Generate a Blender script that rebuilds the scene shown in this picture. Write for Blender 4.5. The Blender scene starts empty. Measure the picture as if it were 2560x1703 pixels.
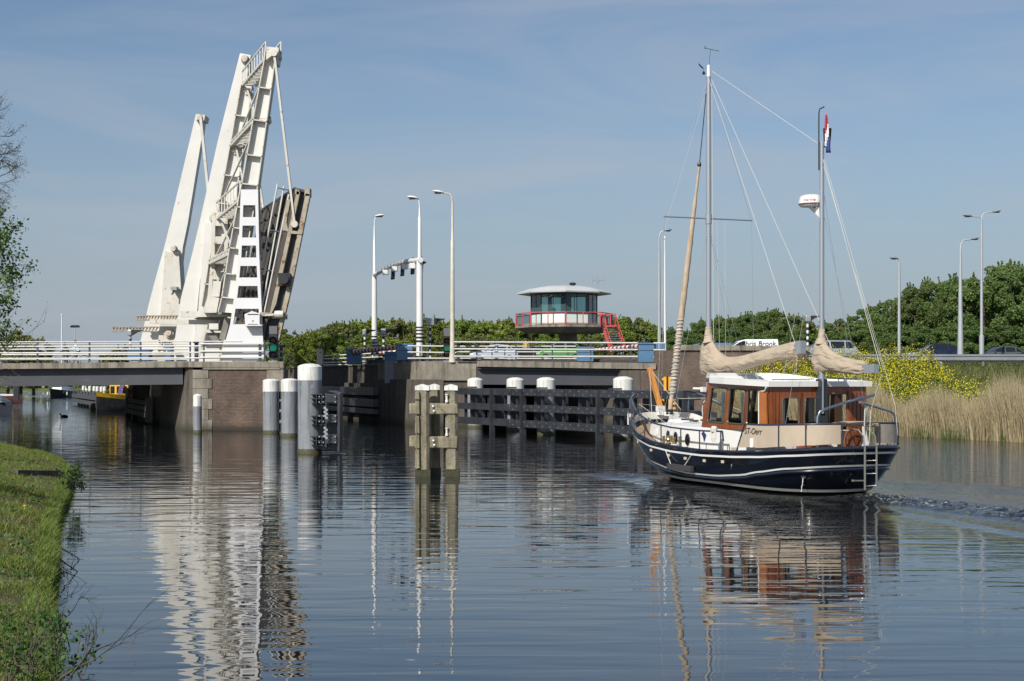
import bpy, math, random
import numpy as np
from mathutils import Vector, Matrix
random.seed(7)
RNG = np.random.default_rng(11)
SC = bpy.context.scene
COL = SC.collection
# ------------------------------------------------------------------ camera, sky, sun, exposure
CAMH, HZ, FPX = 3.0, 948.0, 3517.0
cam_d = bpy.data.cameras.new('camera'); cam = bpy.data.objects.new('camera', cam_d); COL.objects.link(cam)
cam.location = (0, 0, CAMH); cam.rotation_euler = (math.radians(90), 0, 0)
cam_d.sensor_width = 36; cam_d.lens = 36 * FPX / 2560; cam_d.shift_y = (HZ - 851.5) / 2560
cam_d.clip_start = 0.5; cam_d.clip_end = 20000
SC.camera = cam
SUN_EL, SUN_AZ = 40.0, -148.0      # azimuth clockwise from +Y: behind the camera, to its left
wd = bpy.data.worlds.new('World'); SC.world = wd; wd.use_nodes = True
nt = wd.node_tree; bg = nt.nodes['Background']
sky = nt.nodes.new('ShaderNodeTexSky'); sky.sky_type = 'NISHITA'; sky.sun_disc = False
sky.sun_elevation = math.radians(SUN_EL); sky.sun_rotation = math.radians(SUN_AZ)
sky.air_density = 1.0; sky.dust_density = 1.0; sky.ozone_density = 2.8
tc = nt.nodes.new('ShaderNodeTexCoord'); mp = nt.nodes.new('ShaderNodeMapping')
mp.inputs['Scale'].default_value = (1.5, 1.5, 9.0); mp.inputs['Rotation'].default_value = (0.0, 0.42, 0.3)
nz = nt.nodes.new('ShaderNodeTexNoise'); nz.inputs['Scale'].default_value = 1.5; nz.inputs['Detail'].default_value = 7; nz.inputs['Roughness'].default_value = 0.55; nz.inputs['Distortion'].default_value = 0.7
rp = nt.nodes.new('ShaderNodeValToRGB'); rp.color_ramp.elements[0].position = 0.46; rp.color_ramp.elements[1].position = 0.70
rp.color_ramp.elements[0].color = (0.0, 0.0, 0.0, 1); rp.color_ramp.elements[1].color = (0.55, 0.55, 0.55, 1)
mx = nt.nodes.new('ShaderNodeMixRGB'); mx.inputs[2].default_value = (4.5, 4.95, 5.6, 1)
nt.links.new(tc.outputs['Generated'], mp.inputs['Vector']); nt.links.new(mp.outputs[0], nz.inputs['Vector'])
nt.links.new(nz.outputs['Fac'], rp.inputs['Fac']); nt.links.new(rp.outputs[0], mx.inputs[0])
sz = nt.nodes.new('ShaderNodeSeparateXYZ'); nt.links.new(tc.outputs['Generated'], sz.inputs[0])
hzr = nt.nodes.new('ShaderNodeMapRange'); hzr.inputs[1].default_value = -0.02; hzr.inputs[2].default_value = 0.26; hzr.inputs[3].default_value = 0.85; hzr.inputs[4].default_value = 0.0; hzr.interpolation_type = 'SMOOTHSTEP'
nt.links.new(sz.outputs[2], hzr.inputs[0])
mh = nt.nodes.new('ShaderNodeMixRGB'); mh.inputs[2].default_value = (3.25, 3.9, 4.75, 1); nt.links.new(hzr.outputs[0], mh.inputs[0]); nt.links.new(sky.outputs[0], mh.inputs[1])
nt.links.new(mh.outputs[0], mx.inputs[1]); nt.links.new(mx.outputs[0], bg.inputs['Color'])
bg.inputs['Strength'].default_value = 0.068
sun_d = bpy.data.lights.new('sun', 'SUN'); sun = bpy.data.objects.new('sun', sun_d); COL.objects.link(sun)
sun_d.energy = 4.0; sun_d.angle = math.radians(0.5); sun_d.color = (1.0, 0.95, 0.87)
sa, se = math.radians(SUN_AZ), math.radians(SUN_EL)
tosun = Vector((math.sin(sa) * math.cos(se), math.cos(sa) * math.cos(se), math.sin(se)))
sun.rotation_euler = tosun.to_track_quat('Z', 'Y').to_euler(); sun.location = tosun * 100
SC.view_settings.view_transform = 'Standard'; SC.view_settings.look = 'None'; SC.view_settings.gamma = 1
SC.view_settings.exposure = 0.5
SC.render.engine = 'CYCLES'

# ------------------------------------------------------------------ places: pixels of the photo (2560 wide) to world points
VX, VY = -0.342, 0.940           # the channel's direction, away from the camera; the bridge crosses it at a slant
def R(px, py, Y): return Vector(((px - 1280) / FPX * Y, Y, CAMH + (HZ - py) / FPX * Y))
def W(px, py, z=0.0):
    Y = (CAMH - z) * FPX / (py - HZ); return Vector(((px - 1280) / FPX * Y, Y, z))
FR = {}
V3 = Vector((VX, VY, 0)); Z3 = Vector((0, 0, 1)); VT = Vector((0, 1, 0))
def frame(o, u):                 # choose the bridge half: origin of its front line and the line's direction
    FR['o'] = Vector((o[0], o[1], 0)); FR['u'] = Vector((u[0], u[1], 0)).normalized()
def left_half(): frame((-18.77, 82.0), (1, 0))
def right_half(): frame((-5.0, 88.0), (1, 0.03))
left_half()
U3 = Vector((1, 0, 0)); UANG = 0.03
def FP(px, py, d=0.0):           # on the front plane moved d metres back along the channel
    u = FR['u']; n = Vector((-u.y, u.x, 0)); a = (px - 1280) / FPX
    Y = n.dot(FR['o'] + V3 * d) / (n.y + n.x * a)
    return Vector((a * Y, Y, CAMH + (HZ - py) / FPX * Y))
def UD(t, d, z=0.0): return FR['o'] + FR['u'] * t + V3 * d + Z3 * z
def TU(px, d=0.0):
    p = FP(px, HZ, d); p.z = 0; return (p - FR['o'] - V3 * d).dot(FR['u'])

# ------------------------------------------------------------------ materials
def new_mat(name):
    m = bpy.data.materials.new(name); m.use_nodes = True
    return m, m.node_tree, m.node_tree.nodes['Principled BSDF']
def ramp(nt, fac, p0, p1, c0=(0, 0, 0, 1), c1=(1, 1, 1, 1)):
    r = nt.nodes.new('ShaderNodeValToRGB'); r.color_ramp.elements[0].position = p0; r.color_ramp.elements[1].position = p1
    r.color_ramp.elements[0].color = c0; r.color_ramp.elements[1].color = c1
    nt.links.new(fac, r.inputs['Fac']); return r.outputs['Color']
def noise(nt, vec, scale, detail=4, rough=0.55, sc=(1, 1, 1), dist=0):
    mpn = nt.nodes.new('ShaderNodeMapping'); mpn.inputs['Scale'].default_value = sc
    nt.links.new(vec, mpn.inputs['Vector'])
    n = nt.nodes.new('ShaderNodeTexNoise'); n.inputs['Scale'].default_value = scale; n.inputs['Detail'].default_value = detail
    n.inputs['Roughness'].default_value = rough; n.inputs['Distortion'].default_value = dist
    nt.links.new(mpn.outputs[0], n.inputs['Vector']); return n.outputs['Fac']
def mixc(nt, fac, a, b, mode='MIX'):
    m = nt.nodes.new('ShaderNodeMixRGB'); m.blend_type = mode
    for i, v in ((0, fac), (1, a), (2, b)):
        if isinstance(v, (int, float)): m.inputs[i].default_value = v
        elif isinstance(v, tuple): m.inputs[i].default_value = (*v[:3], 1)
        else: nt.links.new(v, m.inputs[i])
    return m.outputs[0]
def bump(nt, bs, h, dist, strength=1.0):
    b = nt.nodes.new('ShaderNodeBump'); b.inputs['Distance'].default_value = dist; b.inputs['Strength'].default_value = strength
    nt.links.new(h, b.inputs['Height']); nt.links.new(b.outputs[0], bs.inputs['Normal'])
def objco(nt):
    return nt.nodes.new('ShaderNodeTexCoord').outputs['Object']
def M(name, col, rough=0.6, metal=0.0, var=0.0, vs=1.5, streak=None, sk=(0.55, 0.75), ssc=(2.5, 2.5, 0.25), spots=None, sp=(0.62, 0.70), spsc=2.0, bmp=0.0, bs=20, rnd=0.0, coat=0.0):
    m, nt, b = new_mat(name); co = objco(nt); c = (*col, 1)
    out = None
    if var:
        lo = tuple(x * (1 - var) for x in col); hi = tuple(min(1, x * (1 + var)) for x in col)
        out = ramp(nt, noise(nt, co, vs), 0.3, 0.7, (*lo, 1), (*hi, 1))
    if streak:
        out = mixc(nt, ramp(nt, noise(nt, co, 1.0, 5, 0.65, ssc), sk[0], sk[1]), out if out else col, streak)
    if spots:
        out = mixc(nt, ramp(nt, noise(nt, co, spsc, 6, 0.7), sp[0], sp[1]), out if out else col, spots)
    if rnd:
        oi = nt.nodes.new('ShaderNodeObjectInfo'); hs = nt.nodes.new('ShaderNodeHueSaturation')
        mr = nt.nodes.new('ShaderNodeMapRange'); mr.inputs[3].default_value = 1 - rnd; mr.inputs[4].default_value = 1 + rnd
        nt.links.new(oi.outputs['Random'], mr.inputs[0]); nt.links.new(mr.outputs[0], hs.inputs['Value'])
        if out: nt.links.new(out, hs.inputs['Color'])
        else: hs.inputs['Color'].default_value = c
        out = hs.outputs[0]
    if out: nt.links.new(out, b.inputs['Base Color'])
    else: b.inputs['Base Color'].default_value = c
    b.inputs['Roughness'].default_value = rough; b.inputs['Metallic'].default_value = metal
    if coat: b.inputs['Coat Weight'].default_value = coat; b.inputs['Coat Roughness'].default_value = 0.05
    if bmp: bump(nt, b, noise(nt, co, bs, 5, 0.6), bmp)
    return m
def brick_mat(name, c1, c2, mortar, scale=1.0):
    m, nt, b = new_mat(name); geo = nt.nodes.new('ShaderNodeNewGeometry')
    mpn = nt.nodes.new('ShaderNodeMapping'); mpn.inputs['Rotation'].default_value = (0, 0, -UANG)
    nt.links.new(geo.outputs['Position'], mpn.inputs['Vector'])
    sx = nt.nodes.new('ShaderNodeSeparateXYZ'); nt.links.new(mpn.outputs[0], sx.inputs[0])
    ad = nt.nodes.new('ShaderNodeMath'); nt.links.new(sx.outputs[0], ad.inputs[0]); nt.links.new(sx.outputs[1], ad.inputs[1])
    cb = nt.nodes.new('ShaderNodeCombineXYZ'); nt.links.new(ad.outputs[0], cb.inputs[0]); nt.links.new(sx.outputs[2], cb.inputs[1])
    br = nt.nodes.new('ShaderNodeTexBrick'); nt.links.new(cb.outputs[0], br.inputs['Vector'])
    br.inputs['Color1'].default_value = (*c1, 1); br.inputs['Color2'].default_value = (*c2, 1); br.inputs['Mortar'].default_value = (*mortar, 1)
    br.inputs['Scale'].default_value = 1; br.inputs['Brick Width'].default_value = 0.30 * scale; br.inputs['Row Height'].default_value = 0.115 * scale
    br.inputs['Mortar Size'].default_value = 0.014 * scale; br.inputs['Bias'].default_value = 0.0
    st = ramp(nt, noise(nt, geo.outputs['Position'], 0.8, 5, 0.6, (1, 1, 0.45)), 0.35, 0.75, (0.62, 0.62, 0.62, 1), (1.25, 1.2, 1.15, 1))
    o = mixc(nt, 1.0, br.outputs['Color'], st, 'MULTIPLY')
    wh = ramp(nt, noise(nt, geo.outputs['Position'], 1.0, 6, 0.7, (2.2, 2.2, 0.22)), 0.66, 0.78)
    o = mixc(nt, wh, o, (0.30, 0.27, 0.24))
    # algae and tide mark just above the water
    mr = nt.nodes.new('ShaderNodeMapRange'); mr.inputs[1].default_value = 0.12; mr.inputs[2].default_value = 0.45; mr.inputs[3].default_value = 0.85; mr.inputs[4].default_value = 0
    nt.links.new(sx.outputs[2], mr.inputs[0]); o = mixc(nt, mr.outputs[0], o, (0.022, 0.02, 0.014))
    nt.links.new(o, b.inputs['Base Color']); b.inputs['Roughness'].default_value = 0.9
    bump(nt, b, br.outputs['Fac'], -0.008); return m
def stone_mat(name, col, dark, wet=True, joint=False, tint=(0.13, 0.11, 0.05)):
    m, nt, b = new_mat(name); geo = nt.nodes.new('ShaderNodeNewGeometry'); P = geo.outputs['Position']
    o = ramp(nt, noise(nt, P, 1.1, 8, 0.7), 0.3, 0.72, (*dark, 1), (*col, 1))
    sk = ramp(nt, noise(nt, P, 1.0, 6, 0.7, (2.6, 2.6, 0.25)), 0.48, 0.70)
    o = mixc(nt, sk, o, tuple(x * 0.45 for x in dark))
    sk2 = ramp(nt, noise(nt, P, 2.3, 6, 0.7, (1.6, 1.6, 0.5)), 0.62, 0.74)
    o = mixc(nt, sk2, o, tint)
    if wet:
        sx = nt.nodes.new('ShaderNodeSeparateXYZ'); nt.links.new(P, sx.inputs[0])
        mr = nt.nodes.new('ShaderNodeMapRange'); mr.inputs[1].default_value = 0.08; mr.inputs[2].default_value = 0.5; mr.inputs[3].default_value = 0.9; mr.inputs[4].default_value = 0
        nt.links.new(sx.outputs[2], mr.inputs[0]); o = mixc(nt, mr.outputs[0], o, (0.03, 0.03, 0.014))
    nt.links.new(o, b.inputs['Base Color']); b.inputs['Roughness'].default_value = 0.9
    bump(nt, b, noise(nt, P, 14, 6, 0.7), 0.01); return m
def leaf_mat(name, c0, c1, rnd=0.25, tr=0.25):
    m, nt, b = new_mat(name); geo = nt.nodes.new('ShaderNodeNewGeometry'); oi = nt.nodes.new('ShaderNodeObjectInfo')
    o = ramp(nt, geo.outputs['Random Per Island'], 0.0, 1.0, (*c0, 1), (*c1, 1))
    hs = nt.nodes.new('ShaderNodeHueSaturation'); mr = nt.nodes.new('ShaderNodeMapRange'); mr.inputs[3].default_value = 1 - rnd; mr.inputs[4].default_value = 1 + rnd
    mh = nt.nodes.new('ShaderNodeMapRange'); mh.inputs[3].default_value = 0.485; mh.inputs[4].default_value = 0.515
    mul = nt.nodes.new('ShaderNodeMath'); mul.operation = 'MULTIPLY'; mul.inputs[1].default_value = 7.31; fr = nt.nodes.new('ShaderNodeMath'); fr.operation = 'FRACT'
    nt.links.new(oi.outputs['Random'], mul.inputs[0]); nt.links.new(mul.outputs[0], fr.inputs[0]); nt.links.new(fr.outputs[0], mh.inputs[0])
    nt.links.new(oi.outputs['Random'], mr.inputs[0]); nt.links.new(mr.outputs[0], hs.inputs['Value']); nt.links.new(mh.outputs[0], hs.inputs['Hue'])
    nt.links.new(o, hs.inputs['Color']); nt.links.new(hs.outputs[0], b.inputs['Base Color'])
    b.inputs['Roughness'].default_value = 0.55; b.inputs['Specular IOR Level'].default_value = 0.3
    if tr:
        tl = nt.nodes.new('ShaderNodeBsdfTranslucent'); nt.links.new(hs.outputs[0], tl.inputs['Color'])
        ms = nt.nodes.new('ShaderNodeMixShader'); ms.inputs[0].default_value = tr
        nt.links.new(b.outputs[0], ms.inputs[1]); nt.links.new(tl.outputs[0], ms.inputs[2])
        nt.links.new(ms.outputs[0], nt.nodes['Material Output'].inputs['Surface'])
    return m
def glass_mat(name, tint, rough=0.02, mixf=0.75):
    m, nt, b = new_mat(name); gl = nt.nodes.new('ShaderNodeBsdfGlossy'); gl.inputs['Roughness'].default_value = rough
    tr = nt.nodes.new('ShaderNodeBsdfTransparent'); tr.inputs['Color'].default_value = (*tint, 1)
    fr = nt.nodes.new('ShaderNodeFresnel'); fr.inputs['IOR'].default_value = 1.5
    ms = nt.nodes.new('ShaderNodeMixShader'); nt.links.new(fr.outputs[0], ms.inputs[0]); nt.links.new(tr.outputs[0], ms.inputs[1]); nt.links.new(gl.outputs[0], ms.inputs[2])
    nt.links.new(ms.outputs[0], nt.nodes['Material Output'].inputs['Surface']); return m
def emit_mat(name, col, e):
    m, nt, b = new_mat(name); b.inputs['Base Color'].default_value = (*col, 1); b.inputs['Emission Color'].default_value = (*col, 1); b.inputs['Emission Strength'].default_value = e
    return m

white_rust = M('bascule_white_paint', (0.60, 0.59, 0.555), 0.5, var=0.05, vs=0.6, streak=(0.56, 0.53, 0.45), sk=(0.55, 0.85), ssc=(1.4, 1.4, 0.35), spots=(0.36, 0.24, 0.13), sp=(0.66, 0.74), spsc=1.6)
white_rust2 = M('old_white_paint', (0.54, 0.525, 0.475), 0.55, var=0.08, vs=0.7, streak=(0.46, 0.43, 0.33), sk=(0.50, 0.80), ssc=(1.8, 1.8, 0.4), spots=(0.29, 0.17, 0.08), sp=(0.585, 0.66), spsc=2.6)
white_clean = M('tower_white_paint', (0.64, 0.64, 0.645), 0.45, var=0.03, vs=0.5, streak=(0.66, 0.65, 0.60), sk=(0.6, 0.85), ssc=(2, 2, 0.3))
rail_white = M('rail_white_paint', (0.55, 0.54, 0.51), 0.5, var=0.08, vs=1.5, spots=(0.25, 0.17, 0.1), sp=(0.66, 0.72), spsc=1.7)
rail_dark = M('rail_post_paint', (0.045, 0.065, 0.10), 0.5, var=0.3)
blue_paint = M('barrier_blue_paint', (0.085, 0.18, 0.31), 0.45, var=0.12, vs=1.2, streak=(0.06, 0.10, 0.16), sk=(0.6, 0.8))
black_paint = M('fender_black_paint', (0.030, 0.033, 0.039), 0.42, var=0.35, vs=1.5, streak=(0.075, 0.078, 0.08), sk=(0.62, 0.82), ssc=(0.5, 0.5, 6), bmp=0.004, bs=12)
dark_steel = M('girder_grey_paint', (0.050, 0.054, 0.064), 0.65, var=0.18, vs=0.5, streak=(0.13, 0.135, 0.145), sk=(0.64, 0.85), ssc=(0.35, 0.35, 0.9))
black_plastic = M('signal_black', (0.02, 0.021, 0.023), 0.45)
grey_metal = M('galvanised_grey', (0.33, 0.35, 0.37), 0.45, 0.5, var=0.1)
alu = M('mast_aluminium', (0.40, 0.43, 0.46), 0.35, 0.6)
chrome = M('stainless_steel', (0.62, 0.63, 0.65), 0.16, 1.0)
pole_white = M('lamp_pole_white', (0.66, 0.66, 0.65), 0.4, var=0.04)
pole_beige = M('lamp_pole_cream', (0.50, 0.47, 0.38), 0.5, var=0.12, vs=2, spots=(0.28, 0.17, 0.09), sp=(0.66, 0.72))
pole_grey = M('lamp_pole_grey', (0.40, 0.42, 0.44), 0.45, 0.3, var=0.08)
lamp_glass = M('lamp_head_glass', (0.10, 0.10, 0.11), 0.25)
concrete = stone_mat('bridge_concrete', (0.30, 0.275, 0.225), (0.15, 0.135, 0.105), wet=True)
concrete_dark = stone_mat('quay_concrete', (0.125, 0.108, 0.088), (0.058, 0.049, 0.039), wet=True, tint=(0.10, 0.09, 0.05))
brick = brick_mat('pier_brick', (0.125, 0.084, 0.062), (0.175, 0.124, 0.096), (0.070, 0.062, 0.052), .72)
brick2 = brick_mat('abutment_brick', (0.105, 0.070, 0.054), (0.155, 0.105, 0.082), (0.16, 0.14, 0.12), .72)
asphalt = M('asphalt', (0.052, 0.052, 0.054), 0.9, var=0.15, vs=4)
leaf_deck = M('leaf_road_surface', (0.070, 0.062, 0.052), 0.85, var=0.25, vs=0.8, streak=(0.12, 0.11, 0.09), sk=(0.55, 0.8))
leaf_edge = M('leaf_edge_paint', (0.33, 0.29, 0.22), 0.7, var=0.2, vs=1, spots=(0.16, 0.08, 0.035), sp=(0.52, 0.62), spsc=1.8)
leaf_web = M('leaf_web_grey', (0.035, 0.04, 0.05), 0.6, var=0.2)
old_wood = M('weathered_oak', (0.225, 0.20, 0.145), 0.9, var=0.35, vs=2.5, streak=(0.10, 0.095, 0.04), sk=(0.48, 0.68), ssc=(7, 7, 0.7), spots=(0.12, 0.13, 0.05), sp=(0.56, 0.68), spsc=3.5, bmp=0.02, bs=14)
wet_wood = M('wet_slimy_oak', (0.035, 0.036, 0.014), 0.5, var=0.4, vs=8)
grey_pile = M('pile_grey_paint', (0.20, 0.215, 0.235), 0.55, var=0.12, vs=1.2, streak=(0.085, 0.09, 0.10), sk=(0.50, 0.66), ssc=(5, 5, 0.28), spots=(.30, .31, .32), sp=(.60, .70), spsc=1.8, bmp=0.004, bs=8)
white_pile = M('pile_white_paint', (0.64, 0.64, 0.61), 0.55, var=0.05, streak=(0.28, 0.27, 0.17), sk=(0.50, 0.72), ssc=(6, 6, 0.6))
slime = M('pile_waterline_algae', (0.06, 0.06, 0.028), 0.7, var=0.4, vs=9)
rubber = M('tyre_rubber', (0.016, 0.016, 0.017), 0.8)
glass_dark = M('car_window_glass', (0.012, 0.015, 0.018), 0.06)
glass_clear = glass_mat('clear_window_glass', (0.95, 0.97, 0.96))
glass_teal = glass_mat('tinted_tower_glass', (0.60, 0.82, 0.83))
_n = glass_teal.node_tree; _d = _n.nodes['Principled BSDF']; _d.inputs['Base Color'].default_value = (.13, .25, .26, 1); _d.inputs['Roughness'].default_value = .1
_o = _n.nodes['Material Output'].inputs['Surface']; _s = _o.links[0].from_socket; _m = _n.nodes.new('ShaderNodeMixShader'); _m.inputs[0].default_value = .30
_n.links.new(_s, _m.inputs[1]); _n.links.new(_d.outputs[0], _m.inputs[2]); _n.links.new(_m.outputs[0], _o)
glass_rail = glass_mat('balustrade_glass', (0.42, 0.60, 0.60))
red_paint = M('red_steel_paint', (0.50, 0.065, 0.06), 0.5)
stripe_red = M('barrier_red', (0.30, 0.03, 0.028), 0.5)
stripe_white = M('barrier_white', (0.66, 0.64, 0.60), 0.5)
stripe_black = M('stripe_black', (0.018, 0.018, 0.02), 0.5)
green_lens = emit_mat('green_signal_lens', (0.008, 0.22, 0.13), 0.45)
dark_lens = M('unlit_signal_lens', (0.035, 0.010, 0.010), 0.25)
canvas, nt_c, b_c = new_mat('beige_canvas'); b_c.inputs['Roughness'].default_value = .85; co_c = objco(nt_c)
nt_c.links.new(ramp(nt_c, noise(nt_c, co_c, 1.3, 4, .6, (1, 1, 1.6)), .3, .75, (.33, .27, .20, 1), (.41, .34, .255, 1)), b_c.inputs['Base Color'])
bump(nt_c, b_c, noise(nt_c, co_c, 1.9, 1.5, .45, (.9, 1.6, 2.6), 1.2), .07)
cloth_m = M('weather_cloth_beige', (0.40, 0.33, 0.25), 0.85, var=0.06, vs=1.5, bmp=0.012, bs=3)
cloth_shaded = M('weather_cloth_shaded', (0.30, 0.265, 0.225), 0.85, var=0.07, vs=2, bmp=0.02, bs=5)  # darker copy of the beige weather cloth, shade put into its colour
teak = M('varnished_mahogany', (0.22, 0.062, 0.016), 0.3, var=0.25, vs=2, streak=(0.12, 0.03, 0.009), sk=(0.45, 0.7), ssc=(9, 9, 0.6), coat=0.5)
teak_deck = M('teak_deck', (0.27, 0.19, 0.125), 0.7, var=0.15, streak=(0.18, 0.12, 0.08), sk=(0.45, 0.6), ssc=(0.6, 14, 1))
pine = M('varnished_pine', (0.60, 0.26, 0.06), 0.35, var=0.15, streak=(0.38, 0.14, 0.03), ssc=(8, 8, 0.8), coat=0.4)
gel_white = M('boat_white_gloss', (0.68, 0.68, 0.66), 0.22, var=0.02, coat=0.3)
deck_white = M('deck_white_matt', (0.62, 0.62, 0.61), 0.55, var=0.03)
navy = M('hull_navy_gloss', (0.004, 0.0055, 0.010), 0.12, var=0.12, vs=0.8, coat=0.7)
navy2 = M('rubbing_strake_navy', (0.010, 0.014, 0.028), 0.25, coat=0.5)
boot_grey = M('boot_stripe_grey', (0.36, 0.37, 0.33), 0.5, var=0.1)
rope_white = M('white_rope', (0.50, 0.49, 0.45), 0.8)
rope_grey = M('rigging_wire', (0.36, 0.37, 0.38), 0.4, 0.5)
curtain = M('white_curtain', (0.70, 0.71, 0.68), 0.8)
yellow_paint = M('tug_yellow', (0.66, 0.40, 0.015), 0.4, var=0.08)
skin_m = M('skin', (0.42, 0.25, 0.18), 0.55)
hair_m = M('dark_hair', (0.03, 0.02, 0.015), 0.7)
text_dark = M('lettering_dark', (0.03, 0.03, 0.035), 0.5)
leafA = leaf_mat('foliage_spring_green', (0.110, 0.165, 0.020), (0.220, 0.268, 0.050))
leafB = leaf_mat('foliage_deep_green', (0.100, 0.168, 0.046), (0.200, 0.275, 0.090), 0.2, .45)
leafC = leaf_mat('foliage_grey_green', (0.110, 0.140, 0.050), (0.20, 0.22, 0.085), 0.2)
bark = M('bark_brown', (0.075, 0.058, 0.042), 0.9, var=0.3, vs=6)
twig_m = M('bare_twig', (0.085, 0.072, 0.058), 0.9, var=0.2)

# ------------------------------------------------------------------ mesh building
ORG = {}
def thing(name, label, cat, loc=(0, 0, 0), group=None, rotz=0.0, local=False, scale=1.0):
    o = bpy.data.objects.new(name, None); COL.objects.link(o); o.location = loc; o.rotation_euler = (0, 0, rotz); o.scale = (scale,) * 3
    o.empty_display_size = 0.3
    o['label'] = label; o['category'] = cat
    if group: o['group'] = group
    ORG[o.name] = Vector((0, 0, 0)) if local else Vector(loc); return o
def tag(o, label, cat, group=None):
    o['label'] = label; o['category'] = cat
    if group: o['group'] = group
    return o
def st(o, kind='structure'):
    o['kind'] = kind; return o
class MB:
    def __init__(s): s.v = []; s.f = []; s.mi = []; s.cur = 0
    def add(s, vs, fs):
        n = len(s.v); s.v += [tuple(p) for p in vs]
        for f in fs: s.f.append([n + i for i in f]); s.mi.append(s.cur)
        return s
    def hexa(s, p):   # 8 points: bottom 4, top 4
        return s.add(p, [(0, 3, 2, 1), (4, 5, 6, 7), (0, 1, 5, 4), (1, 2, 6, 5), (2, 3, 7, 6), (3, 0, 4, 7)])
    def box(s, c, sz, ax=None):
        ax = ax or (Vector((1, 0, 0)), Vector((0, 1, 0)), Z3); c = Vector(c); h = [sz[i] / 2 for i in range(3)]
        p = [c + ax[0] * (a * h[0]) + ax[1] * (b * h[1]) + ax[2] * (k * h[2]) for k in (-1, 1) for a, b in ((-1, -1), (1, -1), (1, 1), (-1, 1))]
        return s.hexa(p)
    def ubox(s, t0, t1, d0, d1, z0, z1):
        return s.hexa([UD(t0, d0, z0), UD(t1, d0, z0), UD(t1, d1, z0), UD(t0, d1, z0), UD(t0, d0, z1), UD(t1, d0, z1), UD(t1, d1, z1), UD(t0, d1, z1)])
    def bar(s, a, b, w, h=None, up=Z3):
        h = h or w; a, b = Vector(a), Vector(b); x = (b - a)
        if x.length < 1e-6: return s
        L = x.length; x.normalize(); y = up.cross(x)
        if y.length < 1e-3: y = Vector((1, 0, 0)).cross(x) if abs(x.x) < .9 else Vector((0, 1, 0)).cross(x)
        y.normalize(); z = x.cross(y)
        return s.box((a + b) / 2, (L, w, h), (x, y, z))
    def prism(s, pts, ext):
        n = len(pts); ext = Vector(ext); a = [Vector(p) for p in pts]; b = [p + ext for p in a]
        nrm = Vector((0, 0, 0))
        for i in range(n): nrm += a[i].cross(a[(i + 1) % n])
        if nrm.dot(ext) > 0: a.reverse(); b.reverse()
        return s.add(a + b, [tuple(range(n)), tuple(reversed(range(n, 2 * n)))] + [(i, n + i, n + (i + 1) % n, (i + 1) % n) for i in range(n)])
    def tube(s, pts, r, n=8, cap=True):
        pts = [Vector(p) for p in pts]; k = len(pts); rr = r if isinstance(r, (list, tuple)) else [r] * k
        base = len(s.v); prev = None
        for i, p in enumerate(pts):
            t = (pts[min(i + 1, k - 1)] - pts[max(i - 1, 0)])
            if t.length < 1e-9: t = Vector((0, 0, 1))
            t.normalize()
            if prev is None:
                y = t.orthogonal().normalized()
            else:
                y = prev - t * prev.dot(t); y = y.normalized() if y.length > 1e-6 else t.orthogonal().normalized()
            prev = y; x = t.cross(y)
            for j in range(n):
                q = 2 * math.pi * j / n; s.v.append(tuple(p + (y * math.cos(q) + x * math.sin(q)) * rr[i]))
        for i in range(k - 1):
            for j in range(n):
                a = base + i * n + j; b = base + i * n + (j + 1) % n; s.f.append([a, b, b + n, a + n]); s.mi.append(s.cur)
        if cap:
            s.f.append([base + j for j in reversed(range(n))]); s.mi.append(s.cur)
            s.f.append([base + (k - 1) * n + j for j in range(n)]); s.mi.append(s.cur)
        return s
    def lathe(s, c, prof, n=24, ax=Z3, cap=True):
        c = Vector(c); y = ax.orthogonal().normalized(); x = ax.cross(y)
        base = len(s.v)
        for r, z in prof:
            for j in range(n):
                q = 2 * math.pi * j / n; s.v.append(tuple(c + ax * z + (y * math.cos(q) + x * math.sin(q)) * r))
        for i in range(len(prof) - 1):
            for j in range(n):
                a = base + i * n + j; b = base + i * n + (j + 1) % n; s.f.append([a, b, b + n, a + n]); s.mi.append(s.cur)
        if cap:
            s.f.append([base + j for j in reversed(range(n))]); s.mi.append(s.cur)
            s.f.append([base + (len(prof) - 1) * n + j for j in range(n)]); s.mi.append(s.cur)
        return s
    def build(s, name, mat, parent=None, smooth=False, kind=None, bevel=0):
        me = bpy.data.meshes.new(name)
        root = parent
        while root is not None and root.parent is not None: root = root.parent
        off = ORG.get(root.name, Vector((0, 0, 0))) if root is not None else Vector((0, 0, 0))
        me.from_pydata([tuple(Vector(p) - off) for p in s.v], [], s.f)
        mats = mat if isinstance(mat, (list, tuple)) else [mat]
        for m in mats: me.materials.append(m)
        if len(mats) > 1: me.polygons.foreach_set('material_index', s.mi)
        me.update()
        if smooth: me.polygons.foreach_set('use_smooth', [True] * len(me.polygons)); me.set_sharp_from_angle(angle=math.radians(40))
        o = bpy.data.objects.new(name, me); COL.objects.link(o)
        if parent is not None: o.parent = parent
        if kind: o['kind'] = kind
        if bevel:
            bv = o.modifiers.new('bevel', 'BEVEL'); bv.width = bevel; bv.segments = 2; bv.limit_method = 'ANGLE'
        return o
def _split(s):
    par = list(range(len(s.v)))
    def fd(a):
        while par[a] != a: par[a] = par[par[a]]; a = par[a]
        return a
    for f in s.f:
        r = fd(f[0])
        for i in f[1:]: par[fd(i)] = r
    comp = {}
    for k, f in enumerate(s.f): comp.setdefault(fd(f[0]), []).append(k)
    out = []
    for fs in comp.values():
        m = MB(); mp = {}
        for k in fs:
            g = []
            for i in s.f[k]:
                if i not in mp: mp[i] = len(m.v); m.v.append(s.v[i])
                g.append(mp[i])
            m.f.append(g); m.mi.append(s.mi[k])
        out.append(m)
    return out
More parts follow.
